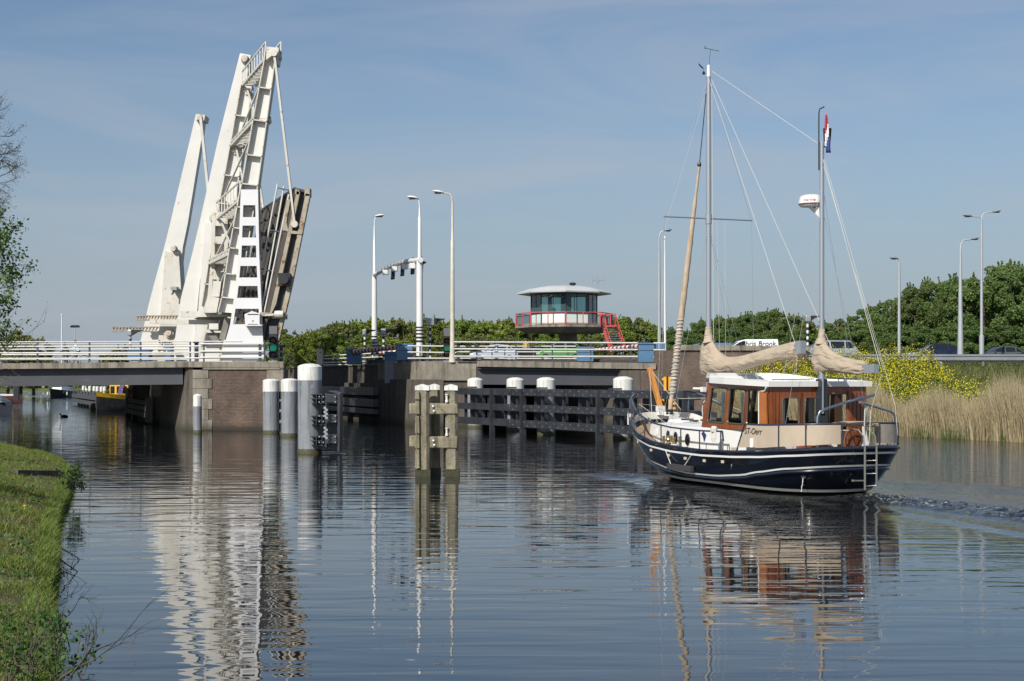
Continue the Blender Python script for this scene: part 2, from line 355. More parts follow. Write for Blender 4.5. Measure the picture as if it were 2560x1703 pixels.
def parts(s, name, mat, parent=None, smooth=False, bevel=0):
    """one object for each separate piece"""
    r = None
    for m in _split(s): r = m.build(name, mat, parent, smooth, bevel=bevel)
    return r
def solo(name, mb, mat, label, cat, group=None, smooth=False, bevel=0, loc=None):
    """a thing that is one mesh; its origin is put at its own base"""
    vs = [Vector(p) for p in mb.v]
    if loc is None: loc = Vector((sum(p.x for p in vs) / len(vs), sum(p.y for p in vs) / len(vs), min(p.z for p in vs)))
    mb.v = [tuple(p - Vector(loc)) for p in vs]
    o = mb.build(name, mat, None, smooth, bevel=bevel); o.location = loc; ORG[o.name] = Vector(loc)
    return tag(o, label, cat, group)
def np_mesh(name, V, F, mat, parent=None, smooth=False, midx=None):
    me = bpy.data.meshes.new(name); V = np.asarray(V, np.float32); F = np.asarray(F, np.int32); k = F.shape[1]
    me.vertices.add(len(V)); me.vertices.foreach_set('co', V.ravel()); me.loops.add(F.size); me.loops.foreach_set('vertex_index', F.ravel())
    me.polygons.add(len(F)); me.polygons.foreach_set('loop_start', np.arange(0, F.size, k, dtype=np.int32)); me.polygons.foreach_set('loop_total', np.full(len(F), k, np.int32))
    for m in (mat if isinstance(mat, (list, tuple)) else [mat]): me.materials.append(m)
    if midx is not None: me.polygons.foreach_set('material_index', np.asarray(midx, np.int32))
    if smooth: me.polygons.foreach_set('use_smooth', np.ones(len(F), bool))
    me.update(calc_edges=True); o = bpy.data.objects.new(name, me); COL.objects.link(o)
    if parent is not None: o.parent = parent
    return o
def copy_tree(src, loc, rotz=None, scale=None, label=None, parent=None):
    def rec(o, par):
        c = o.copy(); COL.objects.link(c)
        if par is not None: c.parent = par; c.matrix_parent_inverse = o.matrix_parent_inverse
        for ch in o.children: rec(ch, c)
        return c
    r = rec(src, None); r.location = loc; ORG[r.name] = Vector(loc)
    if rotz is not None: r.rotation_euler = (0, 0, rotz)
    if scale is not None: r.scale = scale
    if label: r['label'] = label
    return r
def text_mesh(txt, size, shear=0.0):
    cu = bpy.data.curves.new('lettering', 'FONT'); cu.body = txt; cu.size = size; cu.shear = shear; cu.align_x = 'CENTER'
    o = bpy.data.objects.new('lettering', cu); COL.objects.link(o); dg = bpy.context.evaluated_depsgraph_get(); dg.update()
    me = bpy.data.meshes.new_from_object(o.evaluated_get(dg)); bpy.data.objects.remove(o); me.materials.clear(); me.materials.append(text_dark)
    return me
# ------------------------------------------------------------------ ground, far shore, water
GZ = 3.92
far_t = 3000
right_half()
tR = -0.40       # right wall of the channel
tSpan0, tSpan1 = TU(1190, 0), TU(1628, 0) + 0.2
g = MB()
def slab(pts, z0, z1): g.prism([Vector((x, y, z0)) for x, y in pts], (0, 0, z1 - z0))
def ud2(t, d): p = UD(t, d); return (p.x, p.y)
slab([ud2(tR + .02, 5.6), ud2(tSpan0, 5.6), ud2(tSpan0, 39.5), ud2(tR + .02, 39.5)], -2, GZ)
slab([ud2(tR + .02, 39.52), ud2(far_t, 39.52), ud2(far_t, 6000), ud2(tR + .02, 6000)], -2, GZ)
slab([ud2(tSpan1, 1.2), ud2(far_t, 1.2), ud2(far_t, 39.5), ud2(tSpan1, 39.5)], -2, GZ)
# far shore across the lake and left bank behind the bridge
slab([(-2500, 380), (-99, 380), (-1500, 4200), (-4000, 4200)], -2, 0.5)
slab([(-140, 92), (-62, 100), (-75, 150), (-95, 215), (-160, 245), (-300, 260), (-700, 250)], -2, 0.55)
land_m = M('far_grass_ground', (0.085, 0.105, 0.03), 0.95, var=0.35, vs=0.25)
st(g.build('ground', land_m))
bed = MB(); bed.prism([Vector((-6000, -200, -4.0)), Vector((6000, -200, -4.0)), Vector((6000, 9000, -4.0)), Vector((-6000, 9000, -4.0))], (0, 0, 1))
st(bed.build('canal_bed', M('canal_mud', (0.03, 0.026, 0.018), 0.95)))

def axis(segs):
    out = [segs[0][0]]
    for a, b, step in segs:
        n = max(1, int(round((b - a) / step))); out += list(np.linspace(a, b, n + 1)[1:])
    return np.array(out)
xs = axis([(-6000, -400, 800), (-400, -60, 40), (-60, 0, 3), (0, 18, 0.075), (18, 60, 3), (60, 400, 40), (400, 6000, 800)])
ys = axis([(-60, 8, 6), (8, 24, .5), (24, 46, 0.085), (46, 120, 3), (120, 400, 30), (400, 9000, 900)])
X, Yg = np.meshgrid(xs, ys)
def wnoise(X, Y, n, kmin, kmax, seed):
    r = np.random.default_rng(seed); o = np.zeros_like(X)
    for i in range(n):
        k = r.uniform(kmin, kmax); a = r.uniform(0, 2 * math.pi); o += np.sin(X * k * math.cos(a) + Y * k * math.sin(a) + r.uniform(0, 6.28))
    return o / math.sqrt(n)
BS = Vector((9.06, 35.95, 0)); FW = Vector((-0.4157, 0.909, 0)); SB = Vector((0.909, 0.4157, 0))
s_ = (X - BS.x) * FW.x + (Yg - BS.y) * FW.y; b_ = (X - BS.x) * SB.x + (Yg - BS.y) * SB.y
back = np.clip(-s_, 0, None)
H = np.zeros_like(X)
core = np.exp(-((b_ + 0.05 * back * 0) / (0.75 + 0.06 * back)) ** 4) * (s_ < 0.5) * np.exp(-back / 16.0)
core *= np.clip((0.9 - s_) / 1.2, 0, 1)
H += core * (0.034 * wnoise(X, Yg, 30, 4, 11, 3) + 0.026 * wnoise(X, Yg, 30, 14, 34, 4) + 0.05)
for sg in (-1, 1):            # stern shoulder waves and bow waves
    for s0, b0, ang, amp, wid, L in ((0.8, 1.3, 0.16, 0.026, 0.30, 16), (9.6, 1.1, 0.40, 0.03, 0.30, 5), (8.4, 1.9, 0.36, 0.045, 0.4, 8)):
        bb = np.clip(s0 - s_, 0, None); lat = b_ * sg - (b0 + bb * math.tan(ang))
        H += amp * np.exp(-(lat / wid) ** 2) * np.exp(-bb / L) * (s_ < s0) * np.clip((s0 - s_) / 0.5, 0, 1) * (1 - 0.0)
        H -= amp * .5 * np.exp(-((lat - wid * 1.8) / wid) ** 2) * np.exp(-bb / L) * (s_ < s0) * np.clip((s0 - s_) / 0.5, 0, 1)
bowt = np.exp(-(((s_ - 9.4) / 1.3) ** 2)) * np.exp(-(((np.abs(b_) - 1.9) / 0.7) ** 2))
H += bowt * (0.014 * wnoise(X, Yg, 20, 6, 16, 8) + 0.02)
inside = ((xs[None, :] > .5) & (xs[None, :] < 17.5)) * ((ys[:, None] > 24.6) & (ys[:, None] < 45.4))
edge = np.clip(np.minimum(np.minimum(X - .3, 17.7 - X), np.minimum(Yg - 24.3, 45.7 - Yg)) / 1.5, 0, 1)
H *= edge
foam = np.clip(core * (0.75 * wnoise(X, Yg, 40, 18, 38, 21) + 0.45 * wnoise(X, Yg, 20, 3, 8, 23) - 1.0) * 1.4, 0, 1) * np.clip((back - .6) / 1.2, 0, 1) * edge
foam = np.maximum(foam, 0.12 * np.clip(bowt * (wnoise(X, Yg, 24, 16, 38, 31) - 1.3), 0, 1))
ny, nx = X.shape
idx = np.arange(nx * ny).reshape(ny, nx)
Fq = np.stack([idx[:-1, :-1], idx[:-1, 1:], idx[1:, 1:], idx[1:, :-1]], -1).reshape(-1, 4)
wm, wt, wb = new_mat('canal_water')
geo = wt.nodes.new('ShaderNodeNewGeometry'); P = geo.outputs['Position']
sep = wt.nodes.new('ShaderNodeSeparateXYZ'); wt.links.new(P, sep.inputs[0])
def mathn(op, a, b=None, c=None):
    n = wt.nodes.new('ShaderNodeMath'); n.operation = op
    for i, v in enumerate((a, b, c)):
        if v is None: continue
        if isinstance(v, (int, float)): n.inputs[i].default_value = v
        else: wt.links.new(v, n.inputs[i])
    return n.outputs[0]
def mrange(v, a, b, c, d):
    n = wt.nodes.new('ShaderNodeMapRange'); n.inputs[1].default_value = a; n.inputs[2].default_value = b; n.inputs[3].default_value = c; n.inputs[4].default_value = d
    wt.links.new(v, n.inputs[0]); return n.outputs[0]
n1 = noise(wt, P, 1.0, 2, 0.45, (0.36, 1.75, 1), 0.5)       # long low swell, crests across the view
n2 = noise(wt, P, 1.0, 3, 0.5, (0.85, 3.4, 1), 0.4)        # short ripples
n3 = noise(wt, P, 1.0, 3, 0.55, (3.2, 7.0, 1), 0.2)        # wind-roughened water
patch = ramp(wt, noise(wt, P, 1.0, 3, 0.5, (0.030, 0.075, 1), 0.6), 0.42, 0.60)
far_r = mrange(sep.outputs[1], 34, 62, 0, 1)              # the wind gets at the water from here on
lake = mrange(sep.outputs[1], 112, 150, 0, 1)
rip = mathn('MULTIPLY_ADD', mathn('MULTIPLY', patch, far_r), 0.5, 0.025)
calm = mrange(sep.outputs[1], 12, 34, 0.55, 1.0)
right = mathn('MULTIPLY', mrange(sep.outputs[0], 4, 11, 0, 1), mrange(sep.outputs[1], 26, 40, 0.15, 1.0))
h = mathn('MULTIPLY', n1, mathn('MULTIPLY', calm, 0.0205))
h = mathn('MULTIPLY_ADD', n2, mathn('MULTIPLY', rip, 0.0075), h)
n6 = noise(wt, P, 1.0, 3, 0.5, (1.3, 4.6, 1), 0.5)
h = mathn('MULTIPLY_ADD', n6, mathn('MULTIPLY', mathn('MULTIPLY', mrange(sep.outputs[0], 8.5, 13, 0, 1), mrange(sep.outputs[1], 33, 40, 0, 1)), 0.07), h)
at2 = wt.nodes.new('ShaderNodeAttribute'); at2.attribute_name = 'churn'; n4 = noise(wt, P, 1.0, 4, 0.7, (7, 13, 9), 0.6)
h = mathn('MULTIPLY_ADD', n4, mathn('MULTIPLY', at2.outputs['Fac'], 0.10), h)
h = mathn('MULTIPLY_ADD', n3, mathn('ADD', mathn('MULTIPLY', lake, 0.022), mathn('MULTIPLY', right, 0.034)), h)
bp_ = wt.nodes.new('ShaderNodeBump'); bp_.inputs['Distance'].default_value = 1.0; bp_.inputs['Strength'].default_value = 1.0
wt.links.new(h, bp_.inputs['Height']); wt.links.new(bp_.outputs[0], wb.inputs['Normal'])
at = wt.nodes.new('ShaderNodeAttribute'); at.attribute_name = 'foam'
fleck = mathn('MULTIPLY', ramp(wt, noise(wt, P, 1.0, 5, 0.75, (6, 11, 6), 0.8), 0.56, 0.64), mathn('MULTIPLY', mrange(at2.outputs['Fac'], .25, .8, 0, 1), 0.8))
foamf = mathn('MAXIMUM', at.outputs['Fac'], fleck)
wt.links.new(mixc(wt, foamf, (0.007, 0.0085, 0.010), (0.62, 0.62, 0.58)), wb.inputs['Base Color'])
wt.links.new(mrange(foamf, 0, 1, 0.015, 0.6), wb.inputs['Roughness'])
wb.inputs['IOR'].default_value = 1.95; wb.inputs['Specular IOR Level'].default_value = 0.5
water = np_mesh('water', np.stack([X.ravel(), Yg.ravel(), H.ravel()], 1), Fq, wm, smooth=True)
a_ = water.data.attributes.new('foam', 'FLOAT', 'POINT'); a_.data.foreach_set('value', foam.ravel().astype(np.float32))
a2_ = water.data.attributes.new('churn', 'FLOAT', 'POINT'); a2_.data.foreach_set('value', np.clip((core + .35 * bowt) * edge, 0, 1).ravel().astype(np.float32))
st(water)

# ------------------------------------------------------------------ bridge piers and decks
left_half()
tP0 = TU(481, 0); tP1 = TU(708, 0)
ZD = 4.02
def q(px, d=0): return TU(px, d)
pier = thing('bridge_pier', 'brown brick bridge pier with concrete cap carrying the white drawbridge towers', 'bridge pier', UD((tP0 + tP1) / 2, 0, 0))
MB().ubox(tP0 + 0.9, tP1 - .85, 0, 12.4, -1.5, 3.68).build('brick_wall', brick, pier)
MB().ubox(tP0 - .25, tP1, -.12, 13, 3.68, ZD).ubox(tP0 + .6, tP1 - .2, -.10, 12.6, 3.55, 3.68).build('coping', concrete, pier, bevel=.02)
qb = MB()
zz = -1.5; k = 0
for z1 in (0.0, .62, 1.25, 1.86, 2.45, 3.03, 3.55):
    w = 1.15 if k % 2 else .92
    qb.ubox(tP0 + .02, tP0 + w, -.05, .8, zz, z1 - .015); zz = z1; k += 1
qb.ubox(tP1 - .85, tP1 - .02, -.04, .8, -1.5, 0.3).ubox(tP1 - .95, tP1 - .02, -.05, .8, 2.8, 3.55).ubox(tP1 - .8, tP1 - .03, -.03, 12.3, .3, 2.8)
qb.build('quoin_stones', concrete, pier, bevel=.015)
jb = MB(); jb.hexa([UD(tP0 - .75, .3, -1.5), UD(tP0 + .02, .0, -1.5), UD(tP0 + .02, 12.4, -1.5), UD(tP0 - .75, 12.4, -1.5), UD(tP0 - .35, .3, 3.67), UD(tP0 + .02, 0, 3.67), UD(tP0 + .02, 12.4, 3.67), UD(tP0 - .35, 12.4, 3.67)])
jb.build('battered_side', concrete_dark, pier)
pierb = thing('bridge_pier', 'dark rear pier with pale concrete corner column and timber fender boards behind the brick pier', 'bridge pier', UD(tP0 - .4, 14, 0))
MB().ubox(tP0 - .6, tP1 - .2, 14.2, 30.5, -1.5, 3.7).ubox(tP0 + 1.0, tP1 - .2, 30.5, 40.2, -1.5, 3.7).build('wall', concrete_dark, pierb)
MB().ubox(tP0 - .98, tP0 - .3, 13.6, 15.0, -1.5, 3.6).build('corner_column', concrete, pierb)
MB().ubox(tP0 - .9, tP0 - .3, 29.2, 30.6, -1.5, 3.6).build('corner_column', concrete, pierb)
MB().ubox(tP0 - 1.0, tP1, 14, 40.1, 3.7, ZD).build('coping', concrete, pierb)
fb = MB()
for k in range(3): fb.ubox(tP0 - 1.2, tP0 - .92, 13.4, 30.0, .35 + k * .42, .35 + k * .42 + .34)
fb.ubox(tP0 - 1.42, tP0 - 1.0, 12.9, 13.5, .1, 1.75)
parts(fb, 'fender_board', M('grey_fender_timber', (0.17, 0.165, 0.15), .85, var=.25, vs=3), pierb)

t_left = TU(-900, 0)
dk = thing('bridge_approach', 'near approach span left of the brick pier, grey steel girder under a stained concrete edge', 'bridge span', UD(tP0 - 10, 0, 0))
def sloped(mb, t0, t1, d0, d1, z0a, z0b, z1a, z1b):
    mb.hexa([UD(t0, d0, z0a), UD(t1, d0, z0b), UD(t1, d1, z0b), UD(t0, d1, z0a), UD(t0, d0, z1a), UD(t1, d0, z1b), UD(t1, d1, z1b), UD(t0, d1, z1a)])
sl = .022
L_ = tP0 - .25 - t_left
e = MB(); sloped(e, t_left, tP0 - .27, 0, .8, 3.66 - sl * 12, 3.69, ZD - sl * 12 - .02, ZD - .01); e.build('concrete_edge', concrete, dk)
e = MB(); sloped(e, t_left, tP0 - .5, .45, .9, 2.62 - sl * 12, 2.69, 3.66 - sl * 12, 3.69); sloped(e, t_left, tP0 - .5, 11, 11.5, 2.62 - sl * 12, 2.69, 3.66 - sl * 12, 3.69)
for k in range(4): sloped(e, t_left, tP0 - .5, 2.5 + 2.2 * k, 2.8 + 2.2 * k, 2.65 - sl * 12, 2.72, 3.66 - sl * 12, 3.69)
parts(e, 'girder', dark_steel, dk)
e = MB(); sloped(e, t_left, tP0 - .27, .8, 12.6, 3.662 - sl * 12, 3.692, ZD - .12 - sl * 12, ZD - .12); e.build('road_deck', asphalt, dk)
dk2 = thing('bridge_approach', 'rear approach span with guard rails, seen behind the near span on the left', 'bridge span', UD(tP0 - 10, 15, 0))
e = MB(); sloped(e, t_left * 1.6, tP0 - .6, 14.4, 38.8, 3.4, 3.5, ZD - .05, ZD - .05); e.build('road_deck', asphalt, dk2)
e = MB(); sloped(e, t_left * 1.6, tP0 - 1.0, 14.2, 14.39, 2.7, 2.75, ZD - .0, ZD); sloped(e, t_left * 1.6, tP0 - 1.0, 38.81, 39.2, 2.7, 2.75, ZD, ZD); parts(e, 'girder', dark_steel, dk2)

# right-hand fixed span over the side channel
right_half()
t1a = TU(1200, 0); t1b = TU(1640, 0)
sp = thing('bridge_span', 'fixed span right of the channel, dark grey girder under a stained concrete edge beam', 'bridge span', UD(t1a + 5, 0, 0))
e = MB(); sloped(e, t1a - .02, t1b, 0, .7, 3.78, 3.62, 4.15, 4.0); e.build('concrete_edge', concrete, sp)
e = MB(); sloped(e, t1a, t1b - .8, .5, .85, 2.69, 2.62, 3.78, 3.62); sloped(e, t1a, t1b - .8, .35, .5, 2.66, 2.60, 2.74, 2.68); sloped(e, t1a, t1b - .8, .2, .5, 3.62, 3.48, 3.70, 3.56)
for k in range(4): sloped(e, t1a, t1b - .8, 3 + 2.5 * k, 3.3 + 2.5 * k, 2.7, 2.65, 3.75, 3.6)
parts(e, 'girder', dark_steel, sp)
e = MB(); sloped(e, t1a, t1b, .7, 39.4, 3.62, 3.56, 4.03, 3.96); e.build('road_deck', asphalt, sp)

rdm = MB(); rdm.ubox(tR + .1, far_t, 13.8, 38.6, 4.06, 4.40); st(rdm.build('road', asphalt))
# ------------------------------------------------------------------ quay on the right of the channel
qy = thing('quay_wall', 'dark stained concrete quay wall with black timber fender beams lining the open channel', 'quay wall', UD(tR, 8, 0))
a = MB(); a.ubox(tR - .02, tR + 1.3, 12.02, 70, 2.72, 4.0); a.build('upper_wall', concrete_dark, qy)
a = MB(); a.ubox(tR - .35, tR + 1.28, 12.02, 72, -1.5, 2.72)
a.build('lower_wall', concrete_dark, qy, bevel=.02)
a = MB(); a.ubox(tR - .1, tR + 1.3, 12.02, 70, 4.0, 4.12); a.build('coping', concrete, qy)
fbm = MB()
for z0, z1 in ((1.86, 2.42), (1.05, 1.60), (.55, .92)): fbm.ubox(tR - .72, tR - .34, 10.2, 44, z0, z1)
parts(fbm, 'fender_beam', black_paint, qy, bevel=.02)
pb = thing('bridge_abutment', 'stained concrete abutment block under the right ship signal, beside the open channel', 'abutment', UD(TU(1130, 1), 1, 0))
tA = tR
MB().ubox(tA, t1a - .03, .6, 12, 2.9, 4.12).build('cap_block', concrete, pb, bevel=.03)
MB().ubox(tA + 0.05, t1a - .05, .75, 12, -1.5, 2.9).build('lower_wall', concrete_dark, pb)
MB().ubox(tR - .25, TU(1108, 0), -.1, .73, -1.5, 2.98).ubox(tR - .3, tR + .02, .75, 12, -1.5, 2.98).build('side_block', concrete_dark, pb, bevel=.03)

cb = MB(); p0 = R(961, 903, 95); cb.box(R(974, 931, 95.3), (.62, .5, 1.48)); cb.box(R(974, 904, 95.3), (.75, .6, .07))
solo('cable_cabinet', cb, M('cabinet_grey_blue', (0.17, 0.20, 0.24), .5, var=.15, spots=(.1, .07, .05)), 'grey-blue metal cabinet hanging at the corner of the channel quay', 'cabinet')

# right abutment brick wall with parapet
ra = thing('retaining_wall', 'long brown brick retaining wall with a grey coping behind the sailing boat', 'wall', UD(t1b, 0, 0))
t2 = TU(2016, 0)
MB().ubox(t1b - 1.0, t2, -.15, .6, -1.5, 3.55).ubox(t1b + .12, t2, -.15, .6, 3.55, 4.80).build('brick_wall', brick2, ra)
e = MB(); sloped(e, t1b + 1.4, t2 + .1, -.28, .75, 4.80, 4.78, 5.15, 5.05); e.build('coping', concrete, ra, bevel=.02)
MB().ubox(t1b - 2.4, t1b - .8, .55, 30, -1.5, 3.5).build('side_wall', concrete_dark, ra)
MB().ubox(t1b - 2.2, t1b - 1.02, -.1, .54, -1.5, 3.55).build('end_pillar', concrete_dark, ra)
# brick parapet on the far side of the deck
bw = MB(); bw.ubox(TU(1468, 15), TU(1640, 15), 15, 15.4, 4.0, 4.75)
solo('parapet_wall', bw, brick2, 'low brick parapet behind the red and white barrier on the right span', 'parapet')

# ------------------------------------------------------------------ twin drawbridges
left_half()
def poly(pxs, d): return [FP(x, y, d) for x, y in pxs]
def tower_frame(parent, outl, d, thick, openings, mat, depth=None):
    """outl: list of (y, xl, xr); openings: list (y0,y1); built as stiles and bands"""
    def edge(y):
        for (a, l0, r0), (b, l1, r1) in zip(outl, outl[1:]):
            if a <= y <= b:
                k = (y - a) / (b - a); return l0 + (l1 - l0) * k, r0 + (r1 - r0) * k
        return outl[-1][1:]
    mb = MB(); ext = VT * thick
    ys = sorted(set([o[0] for o in outl] + [y for o in openings for y in o]))
    for y0, y1 in zip(ys, ys[1:]):
        l0, r0 = edge(y0 + .01); l1, r1 = edge(y1 - .01)
        if any(a <= y0 and y1 <= b for a, b in openings):
            s = 7.5
            mb.prism(poly([(l0, y0), (l0 + s, y0), (l1 + s, y1), (l1, y1)], d), ext)
            mb.prism(poly([(r0 - s, y0), (r0, y0), (r1, y1), (r1 - s, y1)], d), ext)
        else:
            mb.prism(poly([(l0, y0), (r0, y0), (r1, y1), (l1, y1)], d), ext)
    return mb.build('tower_leg', mat, parent)
def shift(pts, d0, d1):   # same shape, same height, further back: pixels on plane d0 become pixels of the plane d1
    return [FP(x, y, d0) + V3 * (d1 - d0) for x, y in pts]

ba = thing('drawbridge', 'near white rusty drawbridge standing open, with ladder-like tower and dark raised leaf', 'drawbridge', FP(620, 903, 1))
outlA = [(474, 602, 645), (636, 596, 648), (731, 587, 652), (813, 575, 656), (902, 549, 660)]
openA = [(513, 543), (564, 594), (614, 644), (665, 694), (715, 745), (772, 811)]
tower_frame(ba, outlA, .25, .16, openA, white_clean)
# flanges and rear skin of the near tower, then the whole far tower
def side_skin(parent, outl, d0, d1, mat, name='tower_side'):
    mb = MB()
    for side in (1, 2):
        for (y0, *a), (y1, *b) in zip(outl, outl[1:]):
            x0, x1 = a[side - 1], b[side - 1]; w = 2.2 if side == 1 else -2.2
            mb.prism([FP(x0, y0, .25), FP(x0 + w, y0, .25), FP(x1 + w, y1, .25), FP(x1, y1, .25)], VT * .01) if False else None
            A, B = FP(x0, y0, .25), FP(x1, y1, .25); Cc, D = FP(x0 + w, y0, .25), FP(x1 + w, y1, .25)
            off0, off1 = VT * (d0 - .25), VT * (d1 - .25)
            mb.hexa([B + off0, D + off0, D + off1, B + off1, A + off0, Cc + off0, Cc + off1, A + off1])
    mb.build(name, mat, parent)
side_skin(ba, [(474, 602, 645), (636, 596, 648)], .415, 1.0, white_clean)
mbx = MB()
for (y0, l0, r0), (y1, l1, r1) in zip(outlA, outlA[1:]):
    mbx.hexa([FP(l1, y1, .25) + VT * .165, FP(l1 + 2, y1, .25) + VT * .165, FP(l1 + 2, y1, .25) + VT * .6, FP(l1, y1, .25) + VT * .6, FP(l0, y0, .25) + VT * .165, FP(l0 + 2, y0, .25) + VT * .165, FP(l0 + 2, y0, .25) + VT * .6, FP(l0, y0, .25) + VT * .6])
    mbx.hexa([FP(r1 - 2, y1, .25) + VT * .165, FP(r1, y1, .25) + VT * .165, FP(r1, y1, .25) + VT * .6, FP(r1 - 2, y1, .25) + VT * .6, FP(r0 - 2, y0, .25) + VT * .165, FP(r0, y0, .25) + VT * .165, FP(r0, y0, .25) + VT * .6, FP(r0 - 2, y0, .25) + VT * .6])
mbx.build('tower_flange', white_clean, ba)
# far tower of the near bridge
mf = MB(); offA = 11.8
for (y0, l0, r0), (y1, l1, r1) in zip(outlA, outlA[1:]):
    mf.prism([FP(x, y, .25) + V3 * offA for x, y in ((l0, y0), (l0 + 9, y0), (l1 + 12, y1), (l1, y1))], VT * .4)
    mf.prism([FP(x, y, .25) + V3 * offA for x, y in ((r0 - 9, y0), (r0, y0), (r1, y1), (r1 - 12, y1))], VT * .4)
for y0, y1 in zip([474, 543, 594, 644, 694, 745, 811], [513, 564, 614, 665, 715, 772, 902]):
    def ed(y):
        for (a, l0, r0), (b, l1, r1) in zip(outlA, outlA[1:]):
            if a <= y <= b: k = (y - a) / (b - a); return l0 + (l1 - l0) * k, r0 + (r1 - r0) * k
    la, rra = ed(y0); lb, rb = ed(y1)
    mf.prism([FP(x, y, .25) + V3 * (offA + .02) for x, y in ((la + 5, y0), (rra - 5, y0), (rb - 5, y1), (lb + 5, y1))], VT * .3)
mf.build('tower_leg', white_rust2, ba)

def beam(parent, left, right, d, ribs=(), flange=.80, web=.10, mat=white_rust, solid=False, wmat=None):
    """a balance beam: web plate with edge flanges; left/right are pixel polylines from top to bottom"""
    pts = left + right[::-1]
    if solid:
        b = MB(); b.prism(poly(pts, d), VT * flange); return b.build('balance_beam', mat, parent)
    b = MB(); b.prism(poly(pts, d), VT * web)
    o = b.build('balance_beam', mat, parent)
    fl = MB(); fo = VT * (-(flange - web) / 2)
    for line, w in ((left, 2.6), (right, -2.6)):
        for (x0, y0), (x1, y1) in zip(line, line[1:]):
            A, B, Cc, D = [FP(x, y, d) + fo for x, y in ((x1, y1), (x1 + w, y1), (x0 + w, y0), (x0, y0))]
            E = VT * flange
            fl.hexa([A, B, B + E, A + E, D, Cc, Cc + E, D + E])
    def ex(line, y):
        for (x0, y0), (x1, y1) in zip(line, line[1:]):
            if y0 <= y <= y1: return x0 + (x1 - x0) * (y - y0) / (y1 - y0)
        return line[-1][0]
    for y in ribs:
        xl, xr = ex(left, y), ex(right, y + 4)
        a0, a1 = FP(xl, y, d) + fo, FP(xr, y + 5, d) + fo
        fl.hexa([a0, a1, a1 + VT * flange, a0 + VT * flange] + [p + Z3 * .07 for p in (a0, a1, a1 + VT * flange, a0 + VT * flange)])
    fl.build('flange', white_rust2, o)
    rv = MB()
    for y in ribs[1:2]:
        for k in range(2):
            for j in range(7):
                xl, xr = ex(left, y), ex(right, y); p = FP(xl + (xr - xl) * (j + 1) / 8, y - 7 + k * 12, d) - VT * .02; rv.box(p, (.05, .05, .05))
    if ribs: parts(rv, 'rivet', white_rust2, o)
    return o
A1L = [(665, 117), (662, 150), (633, 306), (606, 459), (601, 480), (575, 620), (556, 743), (547, 780)]
A1R = [(696, 121), (690, 160), (669, 312), (648, 465), (644, 490), (622, 620), (603, 743), (596, 784)]
A2L = [(603, 214), (577, 360), (549, 507), (541, 547), (514, 710), (505, 766)]
A2R = [(632, 216), (625, 282), (600, 447), (592, 500), (575, 600), (557, 716), (550, 770)]
beam(ba, A1L, A1R, .95, ribs=[222, 303, 390, 462, 520, 572, 622, 686, 745])
beam(ba, A2L, A2R, 12.6, ribs=[291, 367, 440, 510, 556, 608, 660, 712])
cap = MB(); cap.prism(poly([(666, 116), (697, 120), (692, 158), (686, 158), (681, 138), (665, 150)], .45), VT * 1.2)
cap.build('beam_head', white_rust2, ba)
# counterweight boxes at the low ends
cw = MB(); cw.prism(poly([(519, 740), (548, 745), (541, 782), (506, 782)], 1.4), VT * 1.6); cw.prism(poly([(533, 702), (553, 704), (548, 742), (528, 742)], 1.6), VT * .8)
cw.build('counterweight', white_rust2, ba)
# cross ladders (truss walkways between the two beams)
def xladder(parent, a, b, h, n, w=.9, rail=True):
    """a,b: (px,py) at the two beams, at plane 1.0 and 12.6"""
    A, B = FP(*a, 1.1), FP(*b, 12.6); m = MB()
    for ux in (0, w):
        o = U3 * ux
        m.bar(A + o, B + o, .14, .16)
        if rail:
            m.bar(A + o + Z3 * h, B + o + Z3 * h, .08, .10)
            for i in range(n + 1):
                p = A.lerp(B, i / n) + o; m.bar(p, p + Z3 * h, .06)
    for i in range(n * 2):
        p = A.lerp(B, (i + .5) / (2 * n)); m.bar(p, p + U3 * w, .22, .05)
    m.build('cross_walkway', white_rust2, parent)
xladder(ba, (664, 146), (606, 214), .95, 9)
xladder(ba, (634, 304), (577, 365), .25, 8, 1.0, True)
xladder(ba, (600, 500), (541, 548), 1.1, 8, 1.1)
xladder(ba, (575, 634), (521, 660), .25, 8, 1.1, True)
br_ = MB()
def xb(a, b): br_.bar(FP(*a, 1.1) + U3 * .2, FP(*b, 12.6) + U3 * .3, .10)
xb((655, 180), (578, 362)); xb((634, 308), (606, 222)); xb((632, 312), (545, 500)); xb((604, 480), (578, 366))
xb((598, 510), (522, 655)); xb((574, 628), (541, 552)); xb((572, 645), (512, 770)); xb((557, 760), (521, 668))
br_.build('cross_bracing', white_rust2, ba)
# curved gusset brackets under the walkways
gs = MB()
for x, y in ((607, 228), (578, 378), (543, 562), (522, 674)):
    pts = [(x, y)] + [(x + 14 + 10 * math.sin(k / 6 * 1.5), y + 2 + 40 * (1 - math.cos(k / 6 * 1.5))) for k in range(7)] + [(x + 26, y)]
    gs.prism(poly(pts[::1], 12.3), VT * .12)
parts(gs, 'gusset', white_rust2, ba)
# hanger rods
hr = MB(); a0, a1 = FP(686, 134, .35), FP(737, 561, .35); hr.bar(a0, a1, .12, .26, up=VT); hr.lathe(a1 - VT * .2, [(.2, 0), (.2, .4)], 16, VT); hr.lathe(a0 - VT * .2, [(.2, 0), (.2, .4)], 16, VT)
for k in range(24):
    p = a0.lerp(a1, .5 + k / 50); hr.box(p - VT * .09, (.05, .05, .05))
hr.build('hanger_rod', white_rust2, ba)
hr = MB(); a0 = FP(612, 222, 12.9); a1 = FP(661, 540, 12.9); hr.bar(a0, a1, .14, .24, up=VT); hr.build('hanger_rod', white_rust2, ba)
